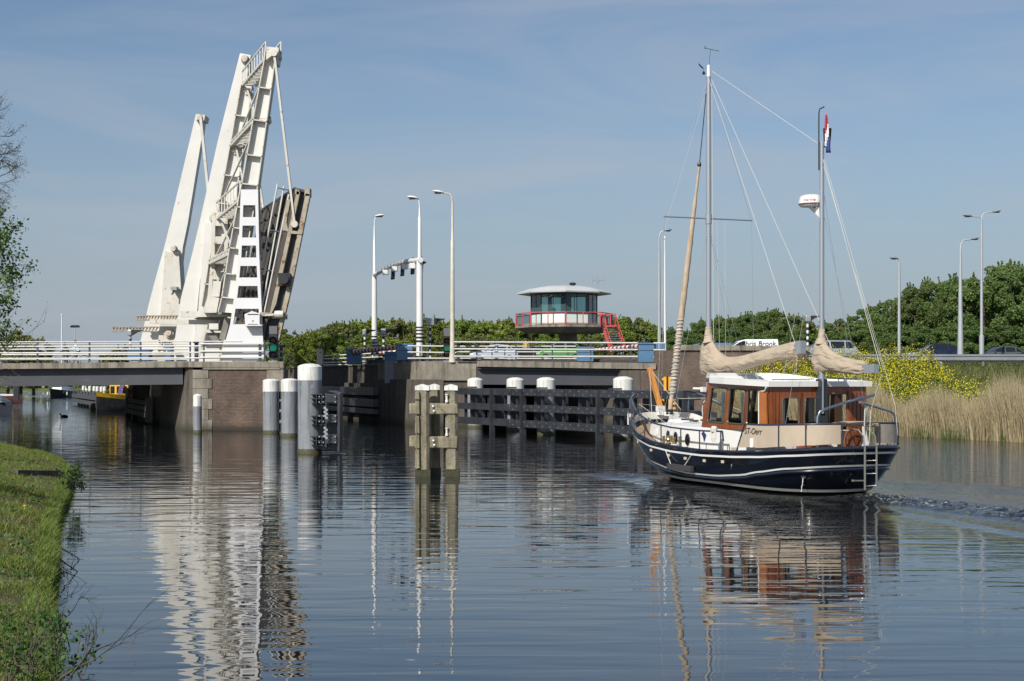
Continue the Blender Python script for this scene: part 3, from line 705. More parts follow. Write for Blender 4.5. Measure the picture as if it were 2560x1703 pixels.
# raised leaf
dl0, dl1 = .30, 11.6
SLP = ((735, 474), (664, 790), (650, 862)); SRP = ((772, 484), (726, 716), (697, 852))
lf = MB(); lf.prism(poly([(735, 476), (742, 477), (671, 792), (657, 862), (650, 862), (664, 790)], dl0 + .05), V3 * (dl1 - dl0)); leafo = lf.build('bridge_leaf', leaf_deck, ba)
eg = MB()
eg.prism(poly([(764, 484), (775, 486), (729, 715), (697, 852), (688, 850), (718, 712)], dl0), VT * .45)          # bottom flange
eg.prism(poly([(742, 478), (750, 480), (733, 560), (690, 760), (671, 800), (672, 792)], dl0), VT * .35)
eg.prism(poly([(738, 474), (744, 471), (748, 474), (748, 486), (738, 486)], dl0), VT * .8)
eg.prism(poly([(762, 472), (771, 468), (774, 470), (774, 490), (761, 490)], dl0), VT * .8)
for y, x0, x1 in ((576, 726, 756), (684, 702, 734), (788, 680, 716)):
    eg.prism(poly([(x0, y), (x1, y + 4), (x1 - 1, y + 10), (x0 - 1, y + 8)], dl0 - .05), VT * .5)
eg.prism(poly([(650, 780), (716, 786), (714, 794), (648, 790)], dl0 - .1), VT * .5)
eg.prism(poly([(716, 500), (726, 498), (716, 556), (722, 580), (706, 575)], dl0 - .02), VT * .3)
eg.build('edge_girder', leaf_edge, leafo)
wbm = MB(); wbm.prism(poly([(748, 482), (766, 486), (722, 712), (692, 850), (659, 850), (678, 780), (700, 700)], dl0 + .36), VT * .1)
for k in range(1, 4):
    dd = dl0 + k * 3.5; wbm.prism(poly([(748, 482), (766, 486), (722, 712), (692, 850), (659, 850), (678, 780), (700, 700)], dl0 + .36), VT * .1) if False else wbm.prism([p + V3 * (dd - dl0) for p in poly([(745, 482), (768, 486), (722, 712), (692, 850), (657, 850)], dl0 + .36)], VT * .15)
wbm.build('girder_web', leaf_web, leafo)
rb = MB()          # ribs and gutters on the roadway face
for px0, py0, px1, py1, d in ((720, 480, 650, 780, 2.4), (728, 478, 657, 786, 1.3)):
    rb.bar(FP(735, 478, dl0) + V3 * d - U3 * .08, FP(664, 790, dl0) + V3 * d - U3 * .08, .16, .12)
for k in range(4): rb.bar(FP(735, 478, dl0) + V3 * (4.6 + 1.9 * k) - U3 * .05, FP(664, 790, dl0) + V3 * (4.6 + 1.9 * k) - U3 * .05, .22, .12)
parts(rb, 'gutter', M('gutter_steel', (.045, .042, .038), .8), leafo)
hb = MB(); hb.prism(poly([(735, 474), (772, 484), (773, 478), (736, 468)], dl0 + .1), V3 * (dl1 - dl0 - .1)); hb.build('end_beam', leaf_web, leafo)
rl = MB()
for a, b, d in (((694, 460), (656, 660), 1.0), ((710, 466), (650, 800), .7), ((722, 486), (659, 790), .5)): rl.tube([FP(*a, d), FP(*b, d)], .05, 8)
rr2 = MB()
for y0, xa, xb2 in ((470, 694, 738), (575, 674, 728), (672, 652, 702)): rr2.bar(FP(xa, y0, .7), FP(xb2, y0 + 9, .5), .07)
ro = parts(rl, 'railing', rail_white, leafo, True); parts(rr2, 'railing_post', rail_dark, leafo)
lp = MB(); c = FP(711, 699, .1); lp.lathe(c - VT * .3, [(.28, 0), (.30, .28), (.30, .34)], 20, VT); lp.box(c + VT * .15, (.7, .5, .75)); sg_ = lp.build('channel_lamp', black_plastic, ba)
lp = MB(); lp.lathe(c - VT * .10, [(.24, 0), (.22, .02)], 20, VT); lp.build('lens', dark_lens, sg_)
ck = MB(); ck.lathe(FP(687, 786, .1), [(.2, 0), (.22, .25), (.2, .5)], 14, U3); ck.tube([FP(662, 789, .1), FP(684, 788, .1)], .05); ck.build('latch', white_rust2, ba)
# rack bars, machinery platform, cabinets
rk = MB(); rk.bar(FP(453, 786, 2.2), FP(608, 785, 2.2), .3, .34); rk.bar(FP(375, 804, 3.0), FP(545, 806, 3.0), .25, .28)
rk.build('rack_bar', white_rust2, ba)
pf = MB(); pf.prism(poly([(500, 792), (575, 790), (560, 798), (532, 800)], 2.6), V3 * 3); pf.prism(poly([(536, 779), (553, 776), (578, 783), (578, 786), (536, 786)], 1.5), V3 * 3)
pf.prism(poly([(515, 832), (560, 832), (557, 862), (540, 862)], 3.2), VT * .15); pf.bar(FP(570, 795, 1.6), FP(556, 850, 1.6), .35)
pf.build('machine_platform', M('machinery_grey', (.20, .19, .165), .7, var=.3, spots=(.2, .12, .06)), ba)  # uneven grey with rusty spots
bx1 = MB(); bx1.prism(poly([(611, 786), (630, 778), (649, 784), (649, 812), (613, 812)], -.25), VT * .48); bx1.prism(poly([(609, 812), (655, 812), (655, 815), (612, 815)], -.35), VT * .6)
cbx = bx1.build('control_box', white_clean, ba, bevel=.01)
MB().prism(poly([(619, 785), (646, 785), (646, 787), (619, 787)], -.27), VT * .02).prism(poly([(619, 810), (645, 810), (645, 811.5), (619, 811.5)], -.27), VT * .02).prism(poly([(631, 801), (633.5, 801), (633, 805), (631, 805)], -.27), VT * .02).build('vent', black_plastic, cbx)
MB().prism(poly([(522, 809), (546, 809), (546, 824), (522, 824)], 2.0), VT * .8).build('control_box', white_rust, ba, bevel=.01)
# graffiti-free base skirt and inner frame
sk_ = MB(); sk_.prism(poly([(560, 850), (566, 850), (552, 903), (545, 903)], .9), VT * .2); sk_.build('brace', white_rust2, ba)
base = MB(); base.prism(poly([(516, 828), (524, 818), (556, 858), (545, 903), (500, 903)], 4.0), VT * .3); base.build('tower_base', white_rust, ba)

bb_ = thing('drawbridge', 'farther white drawbridge behind, with two smooth tapering box beams and no ladders', 'drawbridge', FP(470, 903, 15.7))
B1L = [(600, 133), (545, 350), (498, 560), (483, 624), (452, 746), (437, 850), (428, 903)]
B1R = [(627, 138), (612, 230), (578, 420), (549, 560), (520, 640), (500, 700), (480, 903)]
B2L = [(490, 285), (425, 560), (410, 620), (388, 700), (372, 760), (352, 850), (344, 903)]
B2R = [(511, 290), (504, 345), (469, 560), (457, 618), (448, 700), (420, 800), (390, 903)]
beam(bb_, B1L, B1R, 15.7, mat=white_rust, solid=True, flange=.9)
beam(bb_, B2L, B2R, 39.0, mat=white_rust, solid=True, flange=.9)
tl_ = MB(); tl_.prism(poly([(512, 556), (548, 556), (528, 660), (509, 760), (508, 903), (476, 903), (495, 780)], 15.4), VT * 1.5); tl_.build('tower_leg', white_rust, bb_)
tl_ = MB(); tl_.prism(poly([(412, 628), (447, 634), (451, 700), (454, 746), (446, 830), (436, 903), (393, 903), (396, 850), (405, 734)], 38.6), VT * 1.6); tl_.build('tower_leg', white_rust2, bb_)
pv = MB()
for px, py, d in ((533, 546, 15.25), (434, 622, 38.4), (612, 148, 15.5), (500, 294, 38.6)): pv.lathe(FP(px, py, d) - VT * .25, [(.0, 0), (.22, .02), (.26, .15), (.30, .5)], 20, VT)
pv.lathe(FP(422, 832, 38.4) - VT * .2, [(.0, 0), (.25, .02), (.28, .15), (.42, .18), (.42, .4)], 20, VT)
parts(pv, 'pivot', M('rusty_pivot', (.46, .42, .35), .7, var=.4, vs=7), bb_, True)
hr = MB(); hr.bar(FP(502, 297, 38.3), FP(521, 480, 38.3), .22, .26, up=VT); hr.bar(FP(521, 480, 38.3), FP(560, 860, 38.3), .22, .26, up=VT); hr.build('hanger_rod', white_rust2, bb_)
hr = MB(); hr.bar(FP(624, 150, 15.2 + 1.2), FP(650, 520, 16.4), .2, .24, up=VT); hr.build('hanger_rod', white_rust2, bb_)
hd2 = MB(); hd2.prism(poly([(490, 285), (513, 288), (510, 302), (500, 300), (489, 300)], 38.5), VT * 1.6); hd2.build('beam_head', white_rust2, bb_)
# leaf of the farther bridge (mostly hidden)
lf2 = MB(); off = Vector(UD(TU(668, 0), 17.0, 0)) - Vector(UD(TU(668, 0), dl0, 0))
lf2.prism([p + V3 * 16.6 for p in poly([(735, 476), (742, 478), (657, 862), (650, 862)], dl0)], V3 * 21); lf2.build('bridge_leaf', leaf_deck, bb_)
rk = MB()
def trussbar(a, b, d):
    A, B = FP(*a, d), FP(*b, d); h = Z3 * .30
    rk.bar(A + h, B + h, .3, .09); rk.bar(A - h * .2, B - h * .2, .3, .09)
    n = 14
    for i in range(n):
        p, q_ = A.lerp(B, i / n), A.lerp(B, (i + .8) / n); rk.bar(p - h * .2 + Vector((0, 0, 0)), q_ + h, .12, .1)
trussbar((341, 799), (444, 799), 37.5); trussbar((280, 827), (396, 827), 36.5)
rk.build('rack_bar', M('rusty_rack', (.30, .235, .17), .8, var=.35, vs=5), bb_)
lm = MB(); A = FP(437, 722, 38.0); lm.box(A, (.5, .9, .28)); lm.bar(A + Vector((-.2, -.2, -.5)), A, .14); lm.build('flood_lamp', grey_metal, bb_)
gr_ = MB()
for k, (x, y, dx) in enumerate(((402, 855, 9), (407, 863, 8), (414, 858, 6), (420, 856, 7), (427, 861, 5))):
    pts = [FP(x + dx * .5 * math.cos(t * .9 + k), y + 5 * math.sin(t * 1.1 + k * 2), 38.55) for t in range(5)]; gr_.tube(pts, .05, 5)
gr_.build('graffiti', text_dark, bb_)
# ------------------------------------------------------------------ railings
def railing(label, x0, x1, rails, posts, d, r=.042, ybot=905, group='bridge railings', thin_top=None, postw=.09, pm=None):
    """rails: list of (y at x0, y at x1); built at depth d"""
    o = thing('railing', label, 'railing', FP((x0 + x1) / 2, ybot, d), group)
    m = MB()
    for ya, yb in rails: m.tube([FP(x0, ya, d), FP((x0 + x1) / 2, (ya + yb) / 2, d), FP(x1, yb, d)], r, 8)
    parts(m, 'rail', rail_white, o, True)
    if thin_top:
        m = MB(); m.tube([FP(x0, thin_top[0], d), FP(x1, thin_top[1], d)], .035, 6); m.build('top_rail', rail_white, o, True)
    m = MB()
    for x in posts:
        k = (x - x0) / (x1 - x0); tops = [a + (b - a) * k for a, b in rails + ([thin_top] if thin_top else [])]
        p = FP(x, min(tops), d) + VT * .06; b = FP(x, ybot, d) + VT * .06; m.bar(b, p, postw, postw)
    parts(m, 'post', pm or rail_dark, o)
    return o
railing('front railing of the left approach span with four thick white pipes', -120, 606, [(867, 865), (883, 881), (897, 895)], [-40, 93, 223, 351, 475], .25, thin_top=(855.5, 853.5))
railing('railing along the far edge of the left approach, seen through the front one', -120, 470, [(874, 873), (887, 886), (899, 898.5)], [-30, 60, 160, 295, 312, 430], 11.9, r=.05, ybot=902, thin_top=(860, 860))
railing('short railing in front of the white ladder-like bridge tower', 500, 659, [(860, 859.4), (878.5, 878), (894, 893.6)], [509, 648], .1, r=.05)
right_half()
railing('long railing on the right fixed span, in front of the waiting cars', 1135, 1594, [(855, 857.5), (872.5, 874.5), (891, 891.7)], [1290, 1381, 1477, 1577], .2, r=.048, ybot=906)
railing('second railing behind the front one on the right fixed span', 1140, 1440, [(866, 866), (880, 880), (896, 897)], [1155, 1192, 1230, 1262, 1334, 1420], 10.5, r=.045, ybot=906)
railing('low railing on the abutment beside the right ship signal', 1019, 1150, [(865, 866), (880.5, 882), (896, 896)], [1050, 1068, 1130], 1.4, r=.045, ybot=906)
railing('railing between the blue cabinets on the channel quay', 809, 962, [(890, 882), (897.5, 892.5), (907, 902), (913, 909)], [816, 838, 935], 16, r=.045, ybot=914)
left_half()
railing('short end railing just right of the left ship signal', 690, 707, [(861.5, 862), (879.5, 880), (894.5, 895)], [703], 1.0, r=.045, postw=.16)
right_half()
railing('bit of railing at the right end of the fixed span beside the blue cabinet', 1634, 1662, [(858, 858), (875, 875), (893, 893)], [1643, 1652, 1660], .6, r=.05, ybot=918, postw=.16, pm=blue_paint)
left_half()
o = MB(); o.prism([FP(x, y, .5) for x, y in ((486, 853), (494, 853), (494, 904), (486, 904))], VT * .25); o.box(FP(490, 855, .45), (.3, .3, .12))
solo('railing_post', o, M('post_blue', (.06, .10, .17), .5), 'thick blue railing post just left of the white bridge tower', 'post')

# ------------------------------------------------------------------ barrier machines and arms
def cabinet(px0, py0, px1, py1, d, label, slope=0):
    o = thing('barrier_machine', label, 'barrier', FP((px0 + px1) / 2, py1, d), 'blue barrier machines')
    m = MB(); m.prism(poly([(px0, py0), (px1, py0 + slope), (px1, py1), (px0, py1)], d), VT * 1.0); b = m.build('body', blue_paint, o, bevel=.03)
    m = MB(); m.prism(poly([(px0 - 1.5, py0 - 2), (px1 + 1.5, py0 + slope - 2), (px1 + 1.5, py0 + slope + 1.5), (px0 - 1.5, py0 + 1.5)], d - .06), VT * 1.12); m.build('lid', blue_paint, o)
    h = (py1 - py0); m = MB()
    m.prism(poly([(px0, py0 + h * .35), (px1, py0 + h * .35), (px1, py0 + h * .35 + 1.2), (px0, py0 + h * .35 + 1.2)], d - .015), VT * .01); m.build('seam', text_dark, o)
    return o
def arm(a, b, d0, d1, label, n=18, r0=.16, r1=.09):
    A, B = FP(*a, d0), FP(*b, d1); o = thing('striped_boom', label, 'barrier boom', A, 'striped barrier booms')
    m = MB(); m.tube([A.lerp(B, i / n) for i in range(n + 1)], [r0 + (r1 - r0) * i / n for i in range(n + 1)], 8)
    for i in range(n):
        for j in range(8): m.mi[i * 8 + j] = i % 2
    m.build('arm', [stripe_red, stripe_white], o, True)
right_half()
cabinet(866, 874, 902, 911, 13, 'blue barrier cabinet at the far end of the striped arm on the channel quay')
cabinet(962, 881, 993, 903, 9, 'low blue cabinet just left of the tallest blue barrier machine')
cabinet(991, 861, 1031, 901, 6, 'tallest blue barrier machine on the quay between the two gantry lamp posts')
cabinet(1597, 859, 1636, 906, 1.6, 'big blue barrier machine at the right end of the fixed span')
cabinet(1444, 869, 1484, 904, 13, 'blue barrier machine in the middle of the right span beside the green car')
left_half()
cabinet(318, 875, 372, 902, 15, 'wide blue cabinet behind the railings at the foot of the farther drawbridge')
cabinet(412, 864, 427, 903, 14, 'narrow blue cabinet standing between the two drawbridges')
right_half()
arm((884, 880), (993, 868), 12.7, 6.2, 'red and white barrier arm lowered over the quay road between two blue machines', 26, .20, .14)
arm((1485, 875), (1597, 866), 12.8, 1.8, 'red and white barrier arm lowered across the right span', 22, .10, .15)
arm((929, 885), (990, 879), 14, 13, 'short piece of striped barrier arm seen beyond the left gantry post', 10, .1, .1)
left_half()
arm((376, 884), (420, 879), 15, 14, 'small striped barrier arm behind the railings at the farther drawbridge', 8, .08, .08)

# ------------------------------------------------------------------ lamp posts, gantry, signals
def lamp_head(m, tip, dirv, L=.75, w=.32):
    """egg-shaped road lantern: pts along dirv"""
    dirv = Vector(dirv).normalized(); y = Z3.cross(dirv).normalized(); up = dirv.cross(y)
    prof = [(0, .05), (.15, .11), (.4, .16), (.7, .15), (.9, .09), (1, .02)]
    n = 12; base = len(m.v)
    for k, r in prof:
        for j in range(n):
            q = 2 * math.pi * j / n; m.v.append(tuple(Vector(tip) + dirv * (k * L) + y * (math.cos(q) * r * w / .16) * .9 + up * (math.sin(q) * r * (.75 if math.sin(q) > 0 else .35) * w / .32)))
    for i in range(len(prof) - 1):
        for j in range(n):
            a = base + i * n + j; b = base + i * n + (j + 1) % n; m.f.append([a, b, b + n, a + n]); m.mi.append(0)
    m.f.append([base + j for j in range(n)]); m.mi.append(0); m.f.append([base + (len(prof) - 1) * n + j for j in range(n)]); m.mi.append(0)
def lamp_post(label, px, pyb, pyt, Y, mat, segs, heads, arm_r=.045, group='lamp posts'):
    """segs: (y, radius) from the bottom up; heads: list of (px, py) tips"""
    base = R(px, pyb, Y); o = thing('street_lamp', label, 'lamp post', base, group)
    m = MB(); m.tube([R(px, y, Y) for y, r in segs], [r for y, r in segs], 12); m.build('pole', mat, o, True)
    top = R(px, segs[-1][0], Y)
    for hx, hy in heads:
        tip = R(hx, hy, Y); dx = tip - top; d_ = Vector((dx.x, 0, 0)).normalized() if abs(dx.x) > .05 else Vector((1, 0, 0))
        end = tip - d_ * .35
        pts = [top, top + Z3 * (dx.z * .55) + d_ * abs(dx.x) * .04, top + Z3 * (dx.z * .88) + d_ * abs(dx.x) * .2, end]
        m = MB(); m.tube(pts, arm_r, 8); m.build('bracket', mat, o, True)
        m = MB(); lamp_head(m, end - d_ * .1, d_ + Vector((0, 0, .12))); h_ = m.build('lamp_head', grey_metal if mat is pole_grey else pole_white, o, True)
        m = MB(); m.box(end + d_ * .28 - Z3 * .035, (.42, .2, .06)); m.build('lamp_glass', lamp_glass, h_)
    return o
pG1 = lamp_post('left gantry post, white with black bands, dark lamp turned right', 936, 912, 545, 108, pole_white, [(912, .22), (700, .20), (690, .17), (688, .12), (600, .10), (598, .075), (565, .06)], [(952, 541)], group='gantry lamp posts')
pG2 = lamp_post('right gantry post, white with black bands, pale lamp turned left', 1049, 908, 500, 90.3, pole_white, [(908, .22), (668, .21), (645, .20), (644, .12), (545, .10), (543, .07), (520, .055)], [(1028, 496)], group='gantry lamp posts')
def bands(o, px, Y, ys, r):
    m = MB()
    for a, b in ys: m.lathe(R(px, b, Y), [(r, 0), (r, (b - a) / FPX * Y)], 14)
    parts(m, 'black_band', stripe_black, o, True)
bands(pG1, 936, 108, [(840, 843.5), (848, 851), (855.5, 859), (863, 867), (871, 875), (880, 884), (892, 912)], .228)
bands(pG2, 1049, 90.3, [(817, 820.5), (824.5, 828), (833, 837), (842, 846.5), (851, 856), (890, 908)], .229)
gt = thing('signal_gantry', 'slightly arched white tube with four traffic signals hanging between the two gantry posts', 'gantry', R(990, 680, 99))
A, B = R(936, 688, 108), R(1049, 651, 90.3)
m = MB(); pts = []
for i in range(11):
    k = i / 10; p = A.lerp(B, k); p.z += math.sin(k * math.pi) * .28; pts.append(p)
m.tube(pts, .17, 12); m.tube([B, B + (B - A).normalized() * .4], .17, 12); m.build('cross_tube', pole_white, gt, True)
for px, py in ((972, 684), (996, 676), (1020, 668), (1038, 661)):
    k = (px - 936) / 113; p = A.lerp(B, k); p.z += math.sin(k * math.pi) * .28
    s_o = MB(); s_o.box(p + Vector((-.10, -.25, -.36)), (.40, .36, .36)); so = s_o.build('signal_head', pole_white, gt, bevel=.03)
    m = MB(); c = p + Vector((.42, -.2, -.30)); m.prism([c + Vector((0, 0, z)) + Vector((x, 0, 0)) for x, z in ((-.09, .5), (.07, .58), (.14, .08), (.10, -.5), (-.14, -.55), (-.11, -.15))], (0, .7, 0)); m.build('backing_board', black_plastic, so)
m = MB(); m.prism([R(x, y, 90.3) for x, y in ((1057, 650), (1066, 656), (1057, 661))], (0, .3, 0)); m.build('end_hood', black_plastic, gt)
lamp_post('tall cream lamp post standing right beside the right ship signal', 1131, 906, 512, 88.7, pole_beige, [(906, .24), (880, .16), (820, .14), (730, .135), (600, .11), (598, .08), (505, .065)], [(1092, 482)], .055)
lamp_post('slim grey lamp post left of the sailing boat with its lamp turned right', 1648, 900, 590, 120, pole_grey, [(910, .15), (700, .12), (598, .07)], [(1672, 577)])
m = MB(); m.tube([R(1663, 918, 112), R(1662, 600, 112)], [.10, .06], 10); m.lathe(R(1662, 596, 112), [(.09, 0), (.05, .12), (.01, .2)], 10)
solo('flag_pole', m, pole_white, 'plain white pole right beside the slim grey lamp post', 'pole', smooth=True)
lamp_post('grey lamp post with a drooping lamp turned left over the yellow flowers', 2248, 900, 655, 118, pole_grey, [(905, .14), (680, .10), (655, .08)], [(2232, 647)])
lamp_post('grey lamp post with one curved arm to the right, second from the right', 2401, 905, 640, 112, pole_grey, [(905, .26), (800, .18), (645, .10), (625, .07)], [(2440, 598)], .06)
lamp_post('tallest grey lamp post with two lamps facing opposite ways, at the far right', 2454, 915, 585, 112, pole_grey, [(915, .19), (840, .19), (838, .12), (585, .09), (550, .06)], [(2416, 541), (2494, 530)], .05)

def signal_box(label, px, py, d, w, h, pyb, stripes=True, Yd=None):
    b = FP(px, pyb, d); o = thing('barrier_signal', label, 'signal', b, 'signal heads on striped posts')
    m = MB(); m.tube([b, FP(px, py + 6, d)], .085, 10); m.build('pole', pole_white, o, True)
    m = MB(); zt = FP(px, py + 8, d).z; z = b.z + .1; k = 0
    while z < zt - .2: m.lathe(Vector((b.x, b.y, z)), [(.092, 0), (.092, .20)], 12); z += .42
    parts(m, 'black_band', stripe_black, o, True)
    c = FP(px, py, d); m = MB(); m.box(c, (w, .55, h)); hd = m.build('signal_head', grey_metal, o, bevel=.05)
    m = MB(); m.prism([c + Vector((x, -.3, z)) for x, z in ((w / 2, h * .5), (w / 2 + .75, h * .42), (w / 2 + .3, h * .1), (w / 2, -h * .35))], (0, .6, 0)); m.build('hood', black_plastic, hd)
right_half()
signal_box('small signal box on a striped post, left of the left gantry post', 912, 831, 20, .32, .42, 914)
signal_box('small signal box on a striped post, right of the left gantry post', 959, 830, 14, .40, .45, 910)
signal_box('larger grey signal head on a striped post just right of the right gantry post', 1075, 805, 9, .62, .50, 908)
signal_box('grey signal box on a striped post above the mizzen sail cover', 2019, 797, 9, .38, .42, 905)
left_half()
signal_box('grey signal box on a striped post left of the farther drawbridge', 326, 832, 16, .28, .40, 903)

def ship_signal(label, px, pt, pb, d, wpx):
    o = thing('ship_signal', label, 'traffic light', FP(px, pb, d), 'ship traffic lights')
    c0 = FP(px - wpx / 2, pt, d); c1 = FP(px + wpx / 2, pb - 8, d); w = (c1 - c0).length
    x0, x1 = px - wpx / 2, px + wpx / 2
    m = MB(); m.prism(poly([(x0, pt), (x1, pt), (x1, pb - 8), (x0, pb - 8)], d), VT * .35); hs = m.build('housing', black_plastic, o, bevel=.03)
    m = MB(); m.prism(poly([(x0 + .5, pt + .5), (x1 - .5, pt + .5), (x1 - .5, pt + 20), (x0 + .5, pt + 20)], d - .02), VT * .02); m.build('blank_panel', M('signal_blank_panel', (.11, .115, .125), .5, var=.1), hs)
    m = MB(); m.tube([FP(px, pb, d + .2), FP(px, pb - 9, d + .2)], .08, 8); m.box(FP(px, pb, d + .2), (.5, .4, .1)); m.build('stand', grey_metal, o)
    H_ = pb - 8 - pt; r = .235
    for k, (yy, mt) in enumerate(((pt + H_ * .455, dark_lens), (pt + H_ * .68, green_lens), (pt + H_ * .90, dark_lens))):
        c = FP(px, yy, d - .03); m = MB(); m.lathe(c - VT * .05, [(.005, 0), (r * .6, .01), (r * .86, .04)], 20, VT); m.build('lens', mt, hs)
        m = MB(); n = 14        # visor: a half tube sticking out above the lens
        for j in range(n):
            q0, q1 = math.radians(-35 + 250 * j / n), math.radians(-35 + 250 * (j + 1) / n)
            L0 = .1 + .42 * max(0, math.sin(q0)) ** .8; L1 = .1 + .42 * max(0, math.sin(q1)) ** .8
            def pt_(q, rr, l): return c + (U3 * math.cos(q) + Z3 * math.sin(q)) * rr - VT * l
            m.hexa([pt_(q0, r, 0), pt_(q1, r, 0), pt_(q1, r + .02, 0), pt_(q0, r + .02, 0), pt_(q0, r, L0), pt_(q1, r, L1), pt_(q1, r + .02, L1), pt_(q0, r + .02, L0)])
        m.build('visor', M('signal_visor', (.045, .047, .052), .5), hs)
ship_signal('three-lamp ship signal showing green at the foot of the raised leaf', 683, 815, 904, .2, 21)
right_half()
ship_signal('three-lamp ship signal showing green on the abutment beside the cream lamp post', 1118, 820, 902, 1.5, 19)

# ------------------------------------------------------------------ piles, dolphins, fenders
def pile(label, px, pyw, pyt, pyb, wpx, Y=None, dome=.08, group='white-topped mooring piles', name='mooring_pile'):
    Y = Y or W(px, pyw).y; c = Vector(((px - 1280) / FPX * Y, Y, 0)); r = wpx / 2 / FPX * Y; zt = R(px, pyt, Y).z; zb = R(px, pyb, Y).z
    o = thing(name, label, 'mooring pile', c, group)
    m = MB(); m.lathe(c, [(r, -2.5), (r, zb)], 32, cap=False); m.build('shaft', grey_pile, o, True)
    m = MB(); m.lathe(c, [(r + .006, zb - .002), (r + .006, zt - dome - .03), (r - .02, zt - dome), (r * .7, zt - dome * .4), (r * .3, zt - dome * .05), (.01, zt)], 32); m.build('white_cap', white_pile, o, True)
    m = MB(); m.lathe(c, [(r + .012, -.3), (r + .012, .12), (r + .004, .17)], 32, cap=False); m.build('algae_band', slime, o, True)
    return o, c, r
def clamp_fender(o, c, r, zs, L=.35, name='fender_bracket'):
    m = MB()
    for z in zs:
        for dz in (-.20, .20): m.box(c + Vector((r * .80 + L * .6, r * .1, z + dz)), (L * 1.2 + r * .4, r * .8, .04))
        for k in range(2): m.box(c + Vector((r * 1.0 + k * L * .6, -r * .1, z)), (.03, .5, .40))
        m.box(c + Vector((r * .8 + L * .6, r * .3, z)), (L * 1.1, .03, .40))
    m.build(name, black_paint, o)
o1, c1, r1 = pile('shorter grey mooring pile with white top, standing against the brick pier', 678, 1083, 947, 979, 41)
clamp_fender(o1, c1, r1, [.35, .95, 1.55, 2.1], .18)
o2, c2, r2 = pile('second short grey mooring pile with white top, just left of the tallest one', 724, 1091, 946, 979, 41)
clamp_fender(o2, c2, r2, [.35, .95, 1.55, 2.1], .12)
pile('thin grey mooring pile with white top at the left corner of the brick pier', 494, 1083, 985, 1016, 21)
pile('slim white-topped pole in the water in front of the yellow tug', 320, 1040, 972, 994, 13.5, dome=.03)
m = MB(); p = R(319, 972, 112.5); m.box(p, (.72, .05, .14)); solo('notice_board', m, white_pile, 'small blank white board on the pole in front of the yellow tug', 'sign')
for px, pyt, w, Y, lab in ((1188, 944, 38.5, 86.6, 'leftmost white-topped pile behind the black timber fender'), (1288, 943.5, 43, 82, 'second white-topped pile from the left behind the black fender'), (1365, 943, 46, 76.5, 'third white-topped pile behind the black fender, near the middle of the span'), (1558, 941, 50, 70, 'thick white-topped pile behind the black fender, nearest the sailing boat')):
    pile(lab, px, 0, pyt, 975 if px < 1500 else 976, w, Y, dome=.12)
# the big dolphin
od, cd, rd_ = pile('tallest grey pile with white dome and black steel fender frame at its side', 774.5, 1132, 909, 951, 59.5, dome=.10)
zl = [1.25 * k + .55 for k in range(3)]
m = MB()
def dz(py): return R(800, py, 57.0).z
for (ya, yb) in ((984, 1009), (1038, 1062), (1089, 1113)):
    z0, z1 = dz(yb), dz(ya)
    m.hexa([R(779, 0, 56.75).xy.to_3d() + Z3 * z0, R(812, 0, 56.5).xy.to_3d() + Z3 * z0, R(812, 0, 57.2).xy.to_3d() + Z3 * z0, R(779, 0, 57.2).xy.to_3d() + Z3 * z0] + [R(779, 0, 56.75).xy.to_3d() + Z3 * (z0 + .03), R(812, 0, 56.5).xy.to_3d() + Z3 * (z0 + .03), R(812, 0, 57.2).xy.to_3d() + Z3 * (z0 + .03), R(779, 0, 57.2).xy.to_3d() + Z3 * (z0 + .03)])
    zm = (z0 + z1) / 2
    for zz_ in (zm, z1 - .03): m.box(R(795, 0, 56.85).xy.to_3d() + Z3 * zz_, (.52, .7, .03))
    m.box(R(795, 0, 57.05).xy.to_3d() + Z3 * ((z0 + z1) / 2), (.52, .03, z1 - z0))
    for px in (792, 806): m.box(R(px, 0, 56.6).xy.to_3d() + Z3 * ((z0 + z1) / 2), (.03, .3, z1 - z0))
parts(m, 'steel_bracket', black_paint, od)
m = MB()
for px, w in ((812, 4), ): m.prism([R(812, 984, 56.45), R(817, 984, 56.45), (R(817, 1118, 56.45)), (R(812, 1118, 56.45))], (0, .5, 0))
for ya, yb in ((985, 1006), (1036, 1057), (1087, 1109)): m.prism([R(816, ya, 56.45), R(842, ya + 1, 56.45), R(842, yb, 56.45), R(816, yb, 56.45)], (0, .45, 0))
m.prism([R(817, 977, 57.6), R(835, 977, 57.6), R(851, 983, 56.6), R(846, 1128, 56.6), R(843, 1128, 56.6), R(843, 986, 56.6)], (0, .8, 0))
m.prism([R(843, 984, 56.45), R(851, 982, 56.45), R(849, 1132, 56.45), R(844, 1128, 56.45)], (.0, .9, 0))
m.prism([R(822, 1106, 56.9), R(846, 1106, 56.9), R(846, 1126, 56.9), R(822, 1126, 56.9)], (0, .6, 0))
m.build('fender_frame', black_paint, od, bevel=.01)
m = MB()
for y in (992, 1005, 1040, 1054, 1092, 1106):
    for px in (798, 808, 838): m.lathe(R(px, y, 56.35), [(.03, 0), (.03, .05)], 6, Vector((0, 1, 0)))
m.build('bolts', grey_metal, od)
m = MB()
for y0 in (1020, 1070):
    for k in range(6): m.lathe(R(812 + (k % 2) * 4, y0 + k * 5, 56.2), [(.06, 0), (.02, .05)], 6, Vector((0, 1, 0)))
m.build('chain', grey_metal, od)
m = MB(); m.prism(poly([(792, 872), (806, 872), (806, 912), (792, 912)], -10), VT * .5); m.lathe(FP(799, 879, -10.05), [(.06, 0), (.02, .05)], 8, VT)
bq = solo('black_post', m, black_paint, 'short black post showing above the white dome of the tallest pile', 'post')

